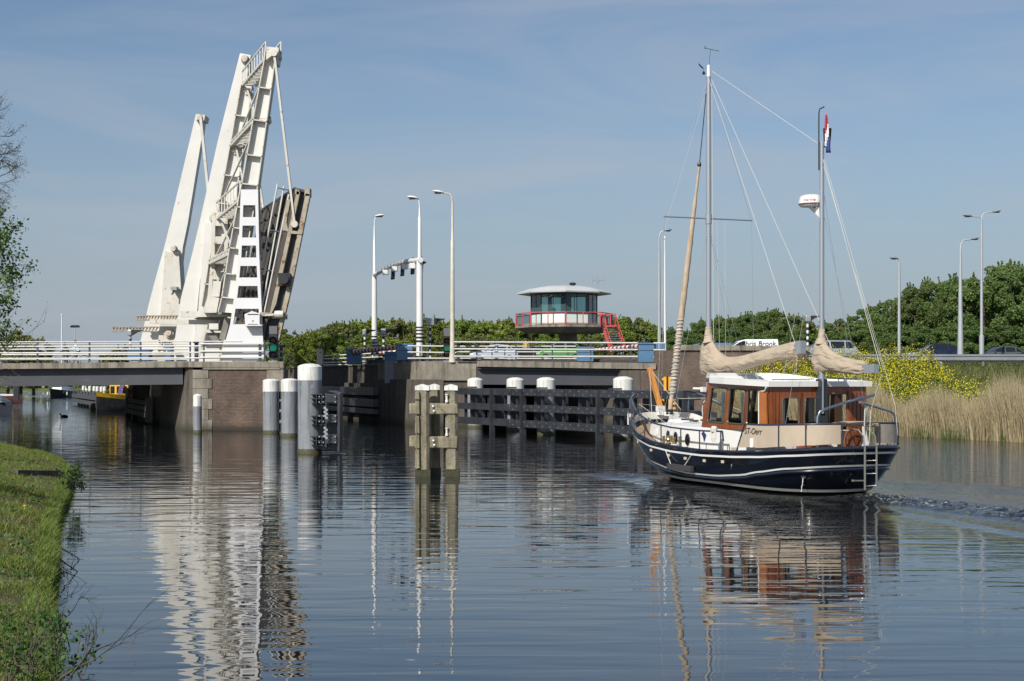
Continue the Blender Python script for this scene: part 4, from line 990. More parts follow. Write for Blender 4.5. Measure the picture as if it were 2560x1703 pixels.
# weathered wooden dolphin
wd_ = thing('wooden_dolphin', 'weathered greenish timber dolphin of upright piles and cross beams, white painted tops', 'dolphin', W(1085, 1190))
def post(px, wpx, pyt, pyb, Y, lean=0, ydep=.42, name='pile'):
    rr = random.Random(px); m = MB(); n = 10; rings = []
    ys_ = np.linspace(pyt, pyb, 16)
    V = []; F = []
    for i, y in enumerate(ys_):
        cx = px + lean * (i / 15); k = 1 + rr.uniform(-.03, .03)
        c = R(cx, y, Y); hw = wpx / 2 / FPX * Y * k
        for j in range(12):
            q = 2 * math.pi * j / 12; sq = (abs(math.cos(q)) ** 4 + abs(math.sin(q)) ** 4) ** -.25
            V.append(c + Vector((math.cos(q) * sq * hw, math.sin(q) * sq * ydep / 2 * k, 0)) * (1 if sq < 1.15 else .97))
    for i in range(15):
        for j in range(12): F.append((i * 12 + j, (i + 1) * 12 + j, (i + 1) * 12 + (j + 1) % 12, i * 12 + (j + 1) % 12))
    F.append(tuple(range(12))); m.add(V, F)
    o = m.build(name, old_wood, wd_, True)
    m = MB(); c = R(px, pyt, Y); hw = wpx / 2 / FPX * Y * 1.05
    m.hexa([R(px, pyt + 9, Y) + Vector((a * hw, b * ydep * .54, 0)) for a, b in ((-1, -1), (1, -1), (1, 1), (-1, 1))] + [R(px, pyt - 2, Y) + Vector((a * hw * .97, b * ydep * .52, 0)) for a, b in ((-1, -1), (1, -1), (1, 1), (-1, 1))])
    m.add([R(px, pyt - 2, Y) + Vector((a * hw * .97, b * ydep * .52, 0)) for a, b in ((-1, -1), (1, -1), (1, 1), (-1, 1))] + [R(px, pyt - 7, Y)], [(0, 1, 4), (1, 2, 4), (2, 3, 4), (3, 0, 4)])
    m.build('white_top', white_pile, o)
    m = MB(); m.box(Vector((R(px + lean, 0, Y).x, Y, 0.05)), (hw * 2.12, ydep * 1.1, .36)); m.build('slimy_foot', wet_wood, o)
YD = 43.3
post(1056, 34, 967, 1215, YD, 2); post(1086, 27, 966, 1215, YD + .75, 1); post(1128, 32, 967, 1215, YD + .15, 3)
post(1070, 26, 970, 1215, YD + 1.6, 1)
m = MB()
m.prism([R(x, y, YD + .02) for x, y in ((1023, 1009), (1041, 1008), (1041, 1036), (1023, 1036))], (0, .35, 0))
m.prism([R(x, y, YD - .1) for x, y in ((1071, 1008), (1144, 1010), (1145, 1035), (1070, 1036))], (0, .32, 0))
m.prism([R(x, y, YD - .05) for x, y in ((1023, 1090), (1040, 1090), (1041, 1118), (1023, 1117))], (0, .35, 0))
m.prism([R(x, y, YD - .1) for x, y in ((1070, 1092), (1144, 1091), (1143, 1121), (1071, 1120))], (0, .32, 0))
m.prism([R(x, y, YD + 1.2) for x, y in ((1040, 1010), (1140, 1012), (1140, 1034), (1040, 1034))], (0, .3, 0))
m.prism([R(x, y, YD + 1.2) for x, y in ((1040, 1092), (1140, 1092), (1140, 1118), (1040, 1118))], (0, .3, 0))
parts(m, 'cross_beam', old_wood, wd_, bevel=.03)
m = MB()
for k, (a, b) in enumerate(((978, 1000), (1002, 1036), (1040, 1085), (1087, 1122), (1124, 1172))): m.prism([R(x, y, YD - .3) for x, y in ((1038, a + 1), (1048, a), (1049, b), (1037, b - 1))], (0, .1, 0))
parts(m, 'rubbing_block', old_wood, wd_, bevel=.02)
m = MB()
for x, y in ((1083, 1017), (1085, 1029), (1084, 1103), (1086, 1114)): m.lathe(R(x, y, YD - .15), [(.0, 0), (.045, .02), (.045, .06)], 8, Vector((0, 1, 0)))
m.build('bolts', grey_metal, wd_)
m = MB()
for y in (1006, 1090): m.lathe(R(1117, y, YD - .1), [(.05, 0), (.05, .06), (.03, .08), (.03, .2), (.055, .22), (.055, .25)], 12)
parts(m, 'mooring_bollard', white_pile, wd_, True)

# black fender frame in front of the right span
fA = Vector((-3.30, 83.2, 0)); fdir = Vector((.456, -.89, 0)).normalized(); fn = Vector((fdir.y, -fdir.x, 0))
if fn.y > 0: fn = -fn
fr = thing('timber_fender', 'long black fender frame of three bolted horizontal beams in front of the right span', 'fender', fA + fdir * 12)
m = MB(); FL = 25.0
for z0, z1 in ((2.10, 2.48), (1.26, 1.62), (.41, .80)):
    t = -.3
    for seg in (6.8, 10.0, FL):
        m.bar(fA + fdir * t + Z3 * (z0 + z1) / 2, fA + fdir * (seg - .03) + Z3 * (z0 + z1) / 2, .26, z1 - z0); t = seg
parts(m, 'beam', black_paint, fr, bevel=.015)
def ft(px):
    a = (px - 1280) / FPX; return (a * fA.y - fA.x) / (fdir.x - a * fdir.y)
m = MB()
for px, w in ((1236, .30), (1313, .34), (1505, .38), (1640, .38), (1722, .36)): m.bar(fA + fdir * ft(px) + fn * .14 + Z3 * -2, fA + fdir * ft(px) + fn * .14 + Z3 * 2.47, w, .12, up=fdir)
parts(m, 'post', black_paint, fr)
m = MB()
for px in (1160, 1187, 1205, 1218, 1259, 1289, 1352, 1405, 1465, 1550, 1583, 1660): m.bar(fA + fdir * ft(px) - fn * .12 + Z3 * .42, fA + fdir * ft(px) - fn * .12 + Z3 * 2.4, .14, .12, up=fdir)
for px in (1170, 1230, 1270, 1330, 1380, 1440, 1530, 1600, 1690):       # raking struts and cross plates at the back
    p = fA + fdir * ft(px) - fn * .3
    m.box(p + Z3 * 1.85 - fn * .25, (.06, .8, .5), (fdir, fn, Z3)); m.box(p + Z3 * 1.0 - fn * .25, (.06, .8, .5), (fdir, fn, Z3))
for z in (2.3, 1.44, .6): m.bar(fA - fn * .85 + Z3 * z, fA + fdir * FL - fn * .85 + Z3 * z, .18, .22)
m.build('rear_frame', black_paint, fr)
m = MB()
for z0, z1 in ((2.10, 2.48), (1.26, 1.62), (.41, .80)):
    t = 7.2; k = 0
    while t < FL: m.box(fA + fdir * t + fn * .135 + Z3 * (z0 + (z1 - z0) * (.28 if k % 2 else .74)), (.05, .02, .05), (fdir, fn, Z3)); t += .42; k += 1
m.build('bolt_heads', grey_metal, fr)
for px in (1181, 1282, 1352, 1540, 1640):
    pass
m = MB()
for px in (1178, 1276, 1352, 1536): m.box(fA + fdir * ft(px) - fn * .05 + Z3 * 2.53, (.75, .3, .08), (fdir, fn, Z3))
parts(m, 'cap_block', black_paint, fr)
m = MB()
for a, b in (((1358, 1074), (1378, 1092)), ((1370, 1044), (1383, 1057)), ((1560, 1086), (1574, 1100))): m.tube([R(*a, 79), R(*b, 77)], .04, 6)
parts(m, 'raking_rod', grey_metal, fr)
# depth boards with yellow and black figures
db = thing('depth_board', 'yellow and black height gauge board on the brick wall behind the furled jib', 'sign', R(1677, 985, 66))
ym = M('gauge_yellow', (.72, .36, .02), .5)
m = MB(); m2 = MB()
for a, b in ((942, 977), (994, 1024)):
    m.prism([R(x, y, 66) for x, y in ((1653, a - 1), (1691, a - 1), (1691, b + 1), (1653, b + 1))], (0, .04, 0))
    hh = (b - a)
    for x0, x1, y0, y1 in ((1671, 1677, 0, 1), (1677, 1689, 0, .2), (1677, 1689, .4, .6), (1677, 1689, .8, 1), (1659, 1666, 0, 1), (1655, 1659, .08, .26)):
        m2.prism([R(x, a + hh * y, 65.97) for x, y in ((x0, y0), (x1, y0), (x1, y1), (x0, y1))], (0, .02, 0))
parts(m, 'board', stripe_black, db); m2.build('yellow_figures', ym, db)
m = MB(); m.bar(R(1677, 1040, 66.1), R(1677, 940, 66.1), .12); m.build('post', black_paint, db)

# ------------------------------------------------------------------ bridge keeper's control tower
ct = thing('control_tower', "octagonal bridge keeper's cabin with tinted windows and red balcony on a concrete column", 'control tower', R(1410, 870, 122))
YC = 122.0; cx, cy = R(1410, 0, YC).x, YC
def oct_(rad, z, rot=0.0):
    return [Vector((cx + rad * math.sin(2 * math.pi * k / 8 + rot), cy - rad * math.cos(2 * math.pi * k / 8 + rot), z)) for k in range(8)]
def zc(py, Y=YC): return CAMH + (HZ - py) / FPX * Y
def octring(m, r0, z0, r1, z1):
    a, b = oct_(r0, z0), oct_(r1, z1); n = len(m.v); m.add(a + b, [(k, (k + 1) % 8, 8 + (k + 1) % 8, 8 + k) for k in range(8)])
ROT = 0
m = MB(); Rr = 4.12
lo, ed_, mid, top = oct_(Rr - .02, zc(736.5)), oct_(Rr, zc(733.5)), oct_(Rr * .74, zc(723)), oct_(Rr * .48, zc(717.5))
inn = oct_(3.0, zc(734))
m.add(lo + ed_ + mid + top, [(k, (k + 1) % 8, 8 + (k + 1) % 8, 8 + k) for k in range(8)] + [(8 + k, 8 + (k + 1) % 8, 16 + (k + 1) % 8, 16 + k) for k in range(8)] + [(16 + k, 16 + (k + 1) % 8, 24 + (k + 1) % 8, 24 + k) for k in range(8)] + [tuple(range(24, 32)), tuple(reversed(range(8)))])
m.build('roof', M('tower_roof_grey', (.45, .47, .47), .5, var=.04), ct)
m = MB(); rw = 2.85; a, b = oct_(rw, zc(784)), oct_(rw, zc(735)); m.add(a + b, [(k, (k + 1) % 8, 8 + (k + 1) % 8, 8 + k) for k in range(8)]); m.build('window_glass', glass_teal, ct)
m = MB(); a, b = oct_(rw - .02, zc(812)), oct_(rw - .02, zc(785)); m.add(a + b, [(k, (k + 1) % 8, 8 + (k + 1) % 8, 8 + k) for k in range(8)]); m.build('pale_panel', M('pale_green_panel', (.62, .72, .68), .4), ct)
m = MB(); a, b = oct_(rw, zc(812)), oct_(rw, zc(735))
for k in range(8):
    m.bar(a[k], b[k], .10)
    for f in (.5, ):
        m.bar(a[k].lerp(a[(k + 1) % 8], f), b[k].lerp(b[(k + 1) % 8], f), .06)
    m.bar(oct_(rw, zc(785))[k], oct_(rw, zc(785))[(k + 1) % 8], .10); m.bar(oct_(rw, zc(737))[k], oct_(rw, zc(737))[(k + 1) % 8], .16)
m.build('window_frame', M('frame_dark_blue', (.035, .05, .065), .5), ct)
m = MB(); a = oct_(rw - .1, zc(813)); m.add(a, [tuple(range(8))]); m.box((cx + .2, cy + .6, zc(760)), (.9, .5, 1.9)); m.box((cx - 1.2, cy + .8, zc(758)), (.35, .3, 1.8)); m.box((cx - .2, cy - .3, zc(786)), (2.6, 1.2, .12)); m.box((cx - .9, cy - .6, zc(778)), (.35, .2, .5))
m.build('interior_desk', M('interior_dark', (.10, .11, .12), .7), ct)
m = MB(); Rp = 4.22
a0, a1, a2, a3 = oct_(Rp, zc(815)), oct_(Rp, zc(821)), oct_(Rp * .80, zc(833)), oct_(.85, zc(835))
m.add(a0 + a1 + a2 + a3, [tuple(range(8))] + [(8 * j + k, 8 * j + 8 + k, 8 * j + 8 + (k + 1) % 8, 8 * j + (k + 1) % 8) for j in range(3) for k in range(8)])
m.build('platform', concrete, ct)
m = MB(); m.lathe((cx + .35, cy, GZ), [(.78, 0), (.78, zc(834) - GZ)], 24); m.build('column', concrete, ct, True)
m = MB(); rt, rb_ = oct_(Rp - .05, zc(785)), oct_(Rp - .05, zc(816)); rm_ = oct_(Rp - .05, zc(812))
for k in range(8):
    m.bar(rb_[k], rt[k], .10); m.bar(rt[k], rt[(k + 1) % 8], .07); m.bar(rm_[k], rm_[(k + 1) % 8], .06); q2 = .5
    m.bar(rb_[k].lerp(rb_[(k + 1) % 8], q2), rt[k].lerp(rt[(k + 1) % 8], q2), .08)
m.build('balcony_rail', red_paint, ct)
m = MB(); a, b = oct_(Rp - .08, zc(811)), oct_(Rp - .08, zc(787)); m.add(a + b, [(k, (k + 1) % 8, 8 + (k + 1) % 8, 8 + k) for k in (2, 5, 6)]); parts(m, 'balcony_glass', glass_rail, ct)
stt = thing('steel_stairs', 'red steel staircase with pale treads leading up to the round balcony', 'stairs', R(1545, 880, 121))
m = MB(); Ys = 119.5
for (xa, xb_, dy) in ((1506, 1529, 0), (1538, 1562, 0.6)):
    m.bar(R(xa, 814, Ys + dy), R(xb_, 880, Ys + dy), .10, .26); m.bar(R(xa, 786, Ys + dy), R(xb_ + 2, 866, Ys + dy), .07)
    for k in (0, .33, .66): p, q_ = R(xa, 814, Ys + dy).lerp(R(xb_, 880, Ys + dy), k), R(xa, 786, Ys + dy).lerp(R(xb_ + 2, 866, Ys + dy), k); m.bar(p, q_, .06)
for x in (1506, 1515, 1526, 1539): m.bar(R(x, 816, Ys + .8), R(x, 785, Ys + .8), .09)
m.bar(R(1494, 787, Ys + .8), R(1539, 785, Ys + .8), .07); m.bar(R(1494, 816, Ys + .3), R(1540, 815, Ys + .3), .4, .14)
m.build('stringer_and_rails', red_paint, stt)
m = MB()
for k in range(11):
    f = (k + .5) / 11; p, q_ = R(1506, 814, Ys).lerp(R(1529, 880, Ys), f), R(1538, 814, Ys + .6).lerp(R(1562, 880, Ys + .6), f); m.bar(p, q_, .28, .05)
parts(m, 'treads', grey_metal, stt)
m = MB(); m.add([R(1509, 788, Ys + .8), R(1538, 787, Ys + .8), R(1538, 812, Ys + .8), R(1509, 812, Ys + .8)], [(0, 1, 2, 3)]); m.build('landing_glass', glass_rail, stt)
m = MB(); m.tube([R(1494.5, 720, 122), R(1494.5, 690, 122)], .03, 6); m.tube([R(1480, 701.5, 122), R(1509, 701.5, 122)], .03, 6)
for x in (1480, 1509): m.tube([R(x, 690, 122), R(x, 713, 122)], .025, 6)
m.box(R(1494.5, 701, 122), (.2, .2, .25)); solo('antenna', m, grey_metal, 'two-pronged radio antenna on the roof of the control cabin', 'antenna')
m = MB(); m.lathe(R(1431.5, 717, 121), [(.05, 0), (.28, .18), (.30, .32), (.12, .36)], 12); solo('horn_speaker', m, black_plastic, 'small black loudspeaker on top of the control cabin roof', 'loudspeaker')

# ------------------------------------------------------------------ vehicles
def car(name, label, cat, loc, kind, paint, flip=False, group='cars waiting at the open bridge'):
    """length along the bridge axis, nose to the left (-u). kind: hatch, estate, van, mpv, classic"""
    prof = {
     'hatch': dict(L=4.0, W=1.7, body=[(-2.0, .30), (-2.0, .62), (-1.85, .74), (-1.0, .90), (1.75, .93), (1.98, .72), (2.0, .30)], cab=[(-1.12, .89), (-.35, 1.40), (.30, 1.47), (1.20, 1.38), (1.78, .92)], wb=1.25, wr=.30),
     'estate': dict(L=4.7, W=1.78, body=[(-2.35, .30), (-2.35, .60), (-2.15, .75), (-1.15, .92), (2.2, .95), (2.34, .70), (2.35, .30)], cab=[(-1.35, .90), (-.45, 1.40), (.2, 1.50), (1.55, 1.47), (2.2, .95)], wb=1.38, wr=.32),
     'coupe': dict(L=4.4, W=1.78, body=[(-2.2, .28), (-2.2, .58), (-2.0, .70), (-1.0, .86), (1.9, .95), (2.18, .80), (2.2, .30)], cab=[(-1.25, .84), (-.30, 1.33), (.35, 1.42), (1.0, 1.36), (1.9, .95)], wb=1.33, wr=.32),
     'mpv': dict(L=4.8, W=1.85, body=[(-2.4, .30), (-2.4, .72), (-2.2, .88), (-1.5, 1.02), (2.3, 1.08), (2.4, .8), (2.4, .30)], cab=[(-1.75, 1.0), (-.75, 1.60), (0, 1.74), (1.7, 1.72), (2.28, 1.08)], wb=1.45, wr=.33),
     'van': dict(L=5.2, W=1.95, body=[(-2.6, .30), (-2.6, .80), (-2.4, 1.02), (-1.7, 1.14), (2.58, 1.16), (2.6, .8), (2.6, .30)], cab=[(-1.75, 1.10), (-.85, 1.80), (-.3, 1.96), (2.5, 1.97), (2.58, 1.1)], wb=1.6, wr=.34),
     'classic': dict(L=3.7, W=1.5, body=[(-1.85, .35), (-1.85, .60), (-1.55, .86), (-.75, .98), (1.5, .98), (1.83, .70), (1.85, .35)], cab=[(-.85, .95), (-.50, 1.42), (-.1, 1.56), (.9, 1.54), (1.35, 1.34), (1.62, .95)], wb=1.2, wr=.30),
    }[kind]
    s = 1 if not flip else -1
    def P_(x, y, z): return Vector((x * s, y, z))
    o = thing(name, label, cat, loc, group, rotz=UANG, local=True)
    w = prof['W'] / 2
    m = MB(); pr = prof['body']; secs = [(-w, .96), (-w * .93, 1.0), (w * .93, 1.0), (w, .96)]
    n = len(pr); vs = []
    for y, k in secs: vs += [P_(x * k, y, .3 + (z - .3) * (k if k < 1 else 1)) for x, z in pr]
    fs = [tuple(range(n)), tuple(reversed(range(3 * n, 4 * n)))]
    for a in range(3):
        for i in range(n): fs.append((a * n + i, (a + 1) * n + i, (a + 1) * n + (i + 1) % n, a * n + (i + 1) % n))
    m.add(vs, fs); body = m.build('body', paint, o, True, bevel=.03)
    cb_ = prof['cab']; n = len(cb_); zb = cb_[0][1]; zt = max(z for x, z in cb_)
    def yw(z): return w * .95 - .17 * (z - zb) / (zt - zb)
    m = MB(); vs = [P_(x, -yw(z), z) for x, z in cb_] + [P_(x, yw(z), z) for x, z in cb_]
    m.add(vs, [tuple(range(n)), tuple(reversed(range(n, 2 * n)))] + [(i, n + i, n + (i + 1) % n, (i + 1) % n) for i in range(n - 1)])
    m.build('roof', paint, o, True, bevel=.02)
    # glazing: side windows set a little proud, split by pillars, with front and rear screens
    def inside_poly(f0, f1, top=.90, bot=.08):
        xs0 = np.linspace(f0, f1, 6); up = []; lo_ = []
        xb0, xb1 = cb_[0][0], cb_[-1][0]
        def ztop(x):
            for (xa, za), (xb_, zb_) in zip(cb_, cb_[1:]):
                if xa <= x <= xb_: return za + (zb_ - za) * (x - xa) / (xb_ - xa + 1e-9)
            return zb
        for x in xs0:
            zt_ = ztop(x); up.append((x, zb + (zt_ - zb) * top - .02)); lo_.append((x, min(zb + .07, zb + (zt_ - zb) * top - .02)))
        return up, lo_
    xb0, xb1 = cb_[0][0], cb_[-1][0]; L_c = xb1 - xb0
    splits = {'van': [(.05, .33)], 'classic': [(.10, .48), (.53, .90)]}.get(kind, [(.07, .43), (.46, .74), (.77, .94)])
    gl = MB()
    for f0, f1 in splits:
        up, lo_ = inside_poly(xb0 + L_c * f0, xb0 + L_c * f1)
        for sd in (-1, 1):
            for (u0, u1, l0, l1) in zip(up, up[1:], lo_, lo_[1:]):
                q4 = [P_(x, sd * (yw(z) + .006), z) for x, z in (l0, l1, u1, u0)]; gl.add(q4, [(0, 1, 2, 3)])
    (xa, za), (xb_, zb2) = cb_[0], cb_[1]
    for (p0, p1) in ((cb_[0], cb_[1]), (cb_[-1], cb_[-2])):
        if kind == 'van' and p0 is cb_[-1]: continue
        a_ = (p0[0] + (p1[0] - p0[0]) * .12, p0[1] + (p1[1] - p0[1]) * .12); b2 = (p0[0] + (p1[0] - p0[0]) * .9, p0[1] + (p1[1] - p0[1]) * .9)
        off = -.012 if p0 is cb_[0] else .012
        gl.add([P_(a_[0] + off, -yw(a_[1]) + .08, a_[1] + .01), P_(a_[0] + off, yw(a_[1]) - .08, a_[1] + .01), P_(b2[0] + off, yw(b2[1]) - .08, b2[1] + .01), P_(b2[0] + off, -yw(b2[1]) + .08, b2[1] + .01)], [(0, 1, 2, 3)])
    gl.build('window_glass', glass_dark, o)
    for sx in (-1, 1):
        for sy in (-1, 1):
            c = P_(sx * prof['wb'], sy * (w - .08), prof['wr']); m = MB(); ax = Vector((0, 1, 0))
            m.lathe(c - ax * .1, [(prof['wr'] * .6, -.0), (prof['wr'] * .97, .0), (prof['wr'], .03), (prof['wr'], .17), (prof['wr'] * .97, .2), (prof['wr'] * .6, .2)], 20, ax); wh = m.build('wheel', rubber, o, True)
            m = MB(); m.lathe(c - ax * .105, [(.0, .0), (prof['wr'] * .6, .0), (prof['wr'] * .6, .21), (.0, .21)], 14, ax, cap=False); m.build('rim', grey_metal, wh)
    m = MB(); x0 = pr[1][0]
    for sy in (-1, 1): m.box(P_(x0 + .03, sy * (w - .25), pr[1][1] + .02), (.12, .34, .13))
    parts(m, 'headlight', M('lamp_clear', (.6, .62, .62), .15), o, True)
    m = MB()
    for sy in (-1, 1): m.box(P_(-x0 - .05, sy * (w - .16), pr[-2][1] + .05), (.1, .2, .2)); 
    parts(m, 'tail_light', M('lamp_red', (.25, .01, .01), .2), o, True)
    m = MB()
    for sy in (-1, 1): m.box(P_(cb_[0][0] + .35, sy * (w + .05), zb + .08), (.1, .16, .12))
    parts(m, 'wing_mirror', paint, o)
    return o
def at_px(px, Y, z=GZ + .12): p = R(px, 0, Y); return (p.x, p.y, z)
def paintm(n, c, met=.3): return M('car_paint_' + n, c, .22, met, coat=.6)
RZ = 4.42
car('parked_car', 'pale silver-blue hatchback behind the railing on the right span, nearest the ship signal', 'car', at_px(1235, 117, RZ), 'hatch', paintm('silver_blue', (.50, .56, .66)))
car('parked_car', 'black car just behind the silver-blue hatchback on the bridge', 'car', at_px(1322, 121.5, RZ - .05), 'hatch', paintm('black', (.012, .012, .013), 0))
car('classic_car', 'bright green rounded classic car waiting on the right span', 'car', at_px(1400, 112, RZ), 'classic', paintm('green', (.08, .25, .05), 0))
vn = car('delivery_van', 'white delivery van with dark script lettering above the brick retaining wall', 'van', at_px(1868, 122, RZ + .05), 'van', paintm('white', (.78, .79, .80), 0))
car('delivery_van', 'grey-blue van in front of the white lettered van above the brick wall', 'van', at_px(1757, 128, RZ - .1), 'van', paintm('grey_blue', (.16, .21, .29)))
car('estate_car', 'silver-grey people carrier between the white van and the yellow flowers', 'car', at_px(2068, 117, RZ + .05), 'mpv', paintm('silver', (.34, .38, .41)))
car('estate_car', 'small white car tail just behind the silver people carrier', 'car', at_px(2103, 124, RZ - .25), 'hatch', paintm('white_b', (.76, .77, .78), 0))
car('estate_car', 'very dark car low behind the guard rail, left of the drooping lamp', 'car', at_px(2222, 121, RZ - .15), 'coupe', paintm('dark', (.015, .017, .02), 0))
car('estate_car', 'dark blue hatchback behind the guard rail in the middle of the flower bank', 'car', at_px(2338, 116, RZ + .05), 'hatch', paintm('dark_blue', (.012, .022, .06)))
car('estate_car', 'grey car behind the guard rail under the two-armed lamp', 'car', at_px(2500, 119, RZ - .1), 'hatch', paintm('grey', (.10, .115, .12)))
car('estate_car', 'blue car cut by the right edge of the view behind the guard rail', 'car', at_px(2590, 118, RZ - .1), 'coupe', paintm('blue', (.02, .05, .12)))
me = text_mesh('Chris Bronk', .62, .15); to = bpy.data.objects.new('script_lettering', me); COL.objects.link(to); to.parent = vn
to.location = (.75, -.905, 1.40); to.rotation_euler = (math.radians(84), 0, 0)
# guard rail
right_half()
grl = thing('guard_rail', 'long grey steel guard rail along the road above the flower bank', 'guard rail', UD(t2 + 10, .3, 4.2))
m = MB(); tt = TU(3300, 0)
zg = R(2300, 893, FP(2300, 0, 0).y).z
for zz_, hh, dd in ((zg + .12, .12, 0), (zg - .12, .12, 0), (zg, .12, .06)): m.ubox(t2, tt, dd, dd + .04, zz_ - hh / 2, zz_ + hh / 2)
m.ubox(t2, tt, .35, .42, zg - .33, zg - .22)
m.build('rail', grey_metal, grl); m = MB(); t = t2 + .5
while t < tt: m.ubox(t, t + .1, .11, .22, GZ - .2, zg); t += 2.7
parts(m, 'post', grey_metal, grl)

# ------------------------------------------------------------------ people and bicycles
def person(label, loc, joints, rad, shirt, trousers, hair=True, group=None, face=Vector((-1, 0, 0)), sc=1.0, hat=None):
    """one continuous skinned body; joints: dict name->(x,y,z)"""
    o = thing('person', label, 'person', loc, group)
    E = [('pelvis', 'chest'), ('chest', 'neck'), ('neck', 'head'), ('chest', 'shl'), ('shl', 'ell'), ('ell', 'hal'), ('chest', 'shr'), ('shr', 'elr'), ('elr', 'har'), ('pelvis', 'hil'), ('hil', 'knl'), ('knl', 'fol'), ('fol', 'tol'), ('pelvis', 'hir'), ('hir', 'knr'), ('knr', 'for'), ('for', 'tor'), ('head', 'crown')]
    names = list(joints); me = bpy.data.meshes.new('body'); me.from_pydata([Vector(joints[n]) * sc for n in names], [(names.index(a), names.index(b)) for a, b in E if a in joints and b in joints], [])
    b = bpy.data.objects.new('body', me); COL.objects.link(b); b.parent = o
    sm = b.modifiers.new('skin', 'SKIN'); sm.use_smooth_shade = True
    for i, n in enumerate(names):
        r = rad.get(n, .05) * sc; me.skin_vertices[0].data[i].radius = (r, r); me.skin_vertices[0].data[i].use_root = (n == 'pelvis')
    b.modifiers.new('sub', 'SUBSURF').levels = 1; b.modifiers['sub'].render_levels = 2
    # cloth by height: one body, the material follows position on it
    mt, nt2, bs = new_mat('clothed_body'); co = objco(nt2); s3 = nt2.nodes.new('ShaderNodeSeparateXYZ'); nt2.links.new(co, s3.inputs[0])
    zc_ = joints['neck'][2] * sc; zp = joints['pelvis'][2] * sc + .04
    def step(v, t):
        n = nt2.nodes.new('ShaderNodeMath'); n.operation = 'GREATER_THAN'; n.inputs[1].default_value = t; nt2.links.new(v, n.inputs[0]); return n.outputs[0]
    c = mixc(nt2, step(s3.outputs[2], zp), trousers, shirt); c = mixc(nt2, step(s3.outputs[2], zc_), c, (.42, .25, .18)); nt2.links.new(c, bs.inputs['Base Color']); bs.inputs['Roughness'].default_value = .8
    me.materials.append(mt)
    hd = Vector(joints['head']) * sc; m = MB(); m.lathe(Vector(loc) + hd + Vector((0, 0, .0)) * sc, [(.108 * sc, .0), (.118 * sc, .05 * sc), (.095 * sc, .12 * sc), (.04 * sc, .155 * sc)], 14)
    m.build('hair' if not hat else 'cap', hat or hair_m, o, True)
    m = MB(); f = face.normalized(); hp = Vector(loc) + hd; m.box(hp + f * .115 * sc - Z3 * .01, (.03, .03, .035)); m.build('nose', skin_m, o)
    return o
def rider(label, px, Y, z, shirt, trousers, head=0.0, cap=None):
    p = R(px, 0, Y); loc = Vector((p.x, p.y, z))
    J = dict(pelvis=(.12, 0, .98), chest=(-.08, 0, 1.38), neck=(-.13, 0, 1.52), head=(-.17, 0, 1.66), crown=(-.17, 0, 1.76), shl=(-.1, -.19, 1.43), ell=(-.28, -.22, 1.22), hal=(-.48, -.2, 1.08), shr=(-.1, .19, 1.43), elr=(-.28, .22, 1.22), har=(-.48, .2, 1.08), hil=(.1, -.1, .94), knl=(-.24, -.12, .78), fol=(-.06, -.12, .38), tol=(-.2, -.12, .34), hir=(.1, .1, .94), knr=(-.12, .12, .62), tor=(-.1, .12, .16))
    J['for'] = (.04, .12, .2)
    Rd = dict(pelvis=.13, chest=.15, neck=.055, head=.095, crown=.06, shl=.06, ell=.045, hal=.035, shr=.06, elr=.045, har=.035, hil=.09, knl=.06, fol=.04, tol=.03, hir=.09, knr=.06, tor=.03); Rd['for'] = .04
    return person(label, loc, J, Rd, shirt, trousers, face=Vector((-1, 0, 0)), hat=cap), loc
def bicycle(label, loc, col):
    o = thing('bicycle', label, 'bicycle', loc, 'bicycles ridden over the bridge'); loc = Vector(loc); mm = M('bicycle_paint', col, .4)
    for x in (-.55, .5):
        m = MB(); pts = [loc + Vector((x + .34 * math.cos(k / 12 * 2 * math.pi), 0, .35 + .34 * math.sin(k / 12 * 2 * math.pi))) for k in range(13)]; m.tube(pts, .022, 6, False); w_ = m.build('wheel', rubber, o, True)
        m = MB()
        for k in range(6): q_ = k / 6 * math.pi; v = Vector((math.cos(q_), 0, math.sin(q_))) * .33; m.tube([loc + Vector((x, 0, .35)) - v, loc + Vector((x, 0, .35)) + v], .004, 3)
        m.build('spokes', grey_metal, w_)
    m = MB(); a, b, c, d, e_ = [loc + Vector(v) for v in ((-.05, 0, .3), (.15, 0, .85), (-.42, 0, .82), (-.55, 0, .35), (.5, 0, .35))]
    for p, q_ in ((a, b), (b, c), (a, c), (c, d), (a, e_), (b, e_)): m.tube([p, q_], .018, 6)
    m.tube([c, c + Vector((.03, 0, .25))], .016, 6); m.build('frame', mm, o)
    m = MB(); m.tube([loc + Vector((-.45, -.26, 1.06)), loc + Vector((-.4, 0, 1.08)), loc + Vector((-.45, .26, 1.06))], .016, 6); m.build('handlebar', grey_metal, o)
    m = MB(); m.box(loc + Vector((.16, 0, .9)), (.26, .15, .06)); m.build('saddle', rubber, o)
_, l1 = rider('cyclist in dark clothes and dark cap riding over the left span', 168, 107, ZD - .05, (.03, .03, .035), (.03, .03, .04), cap=hair_m)
bicycle('dark bicycle under the cyclist in dark clothes', l1, (.03, .03, .035))
_, l2 = rider('taller cyclist in a white and blue top riding over the left span', 194, 104, ZD + .05, (.55, .66, .74), (.02, .02, .025), cap=hair_m)
bicycle('pale bicycle under the taller cyclist in the white and blue top', l2, (.5, .5, .5))
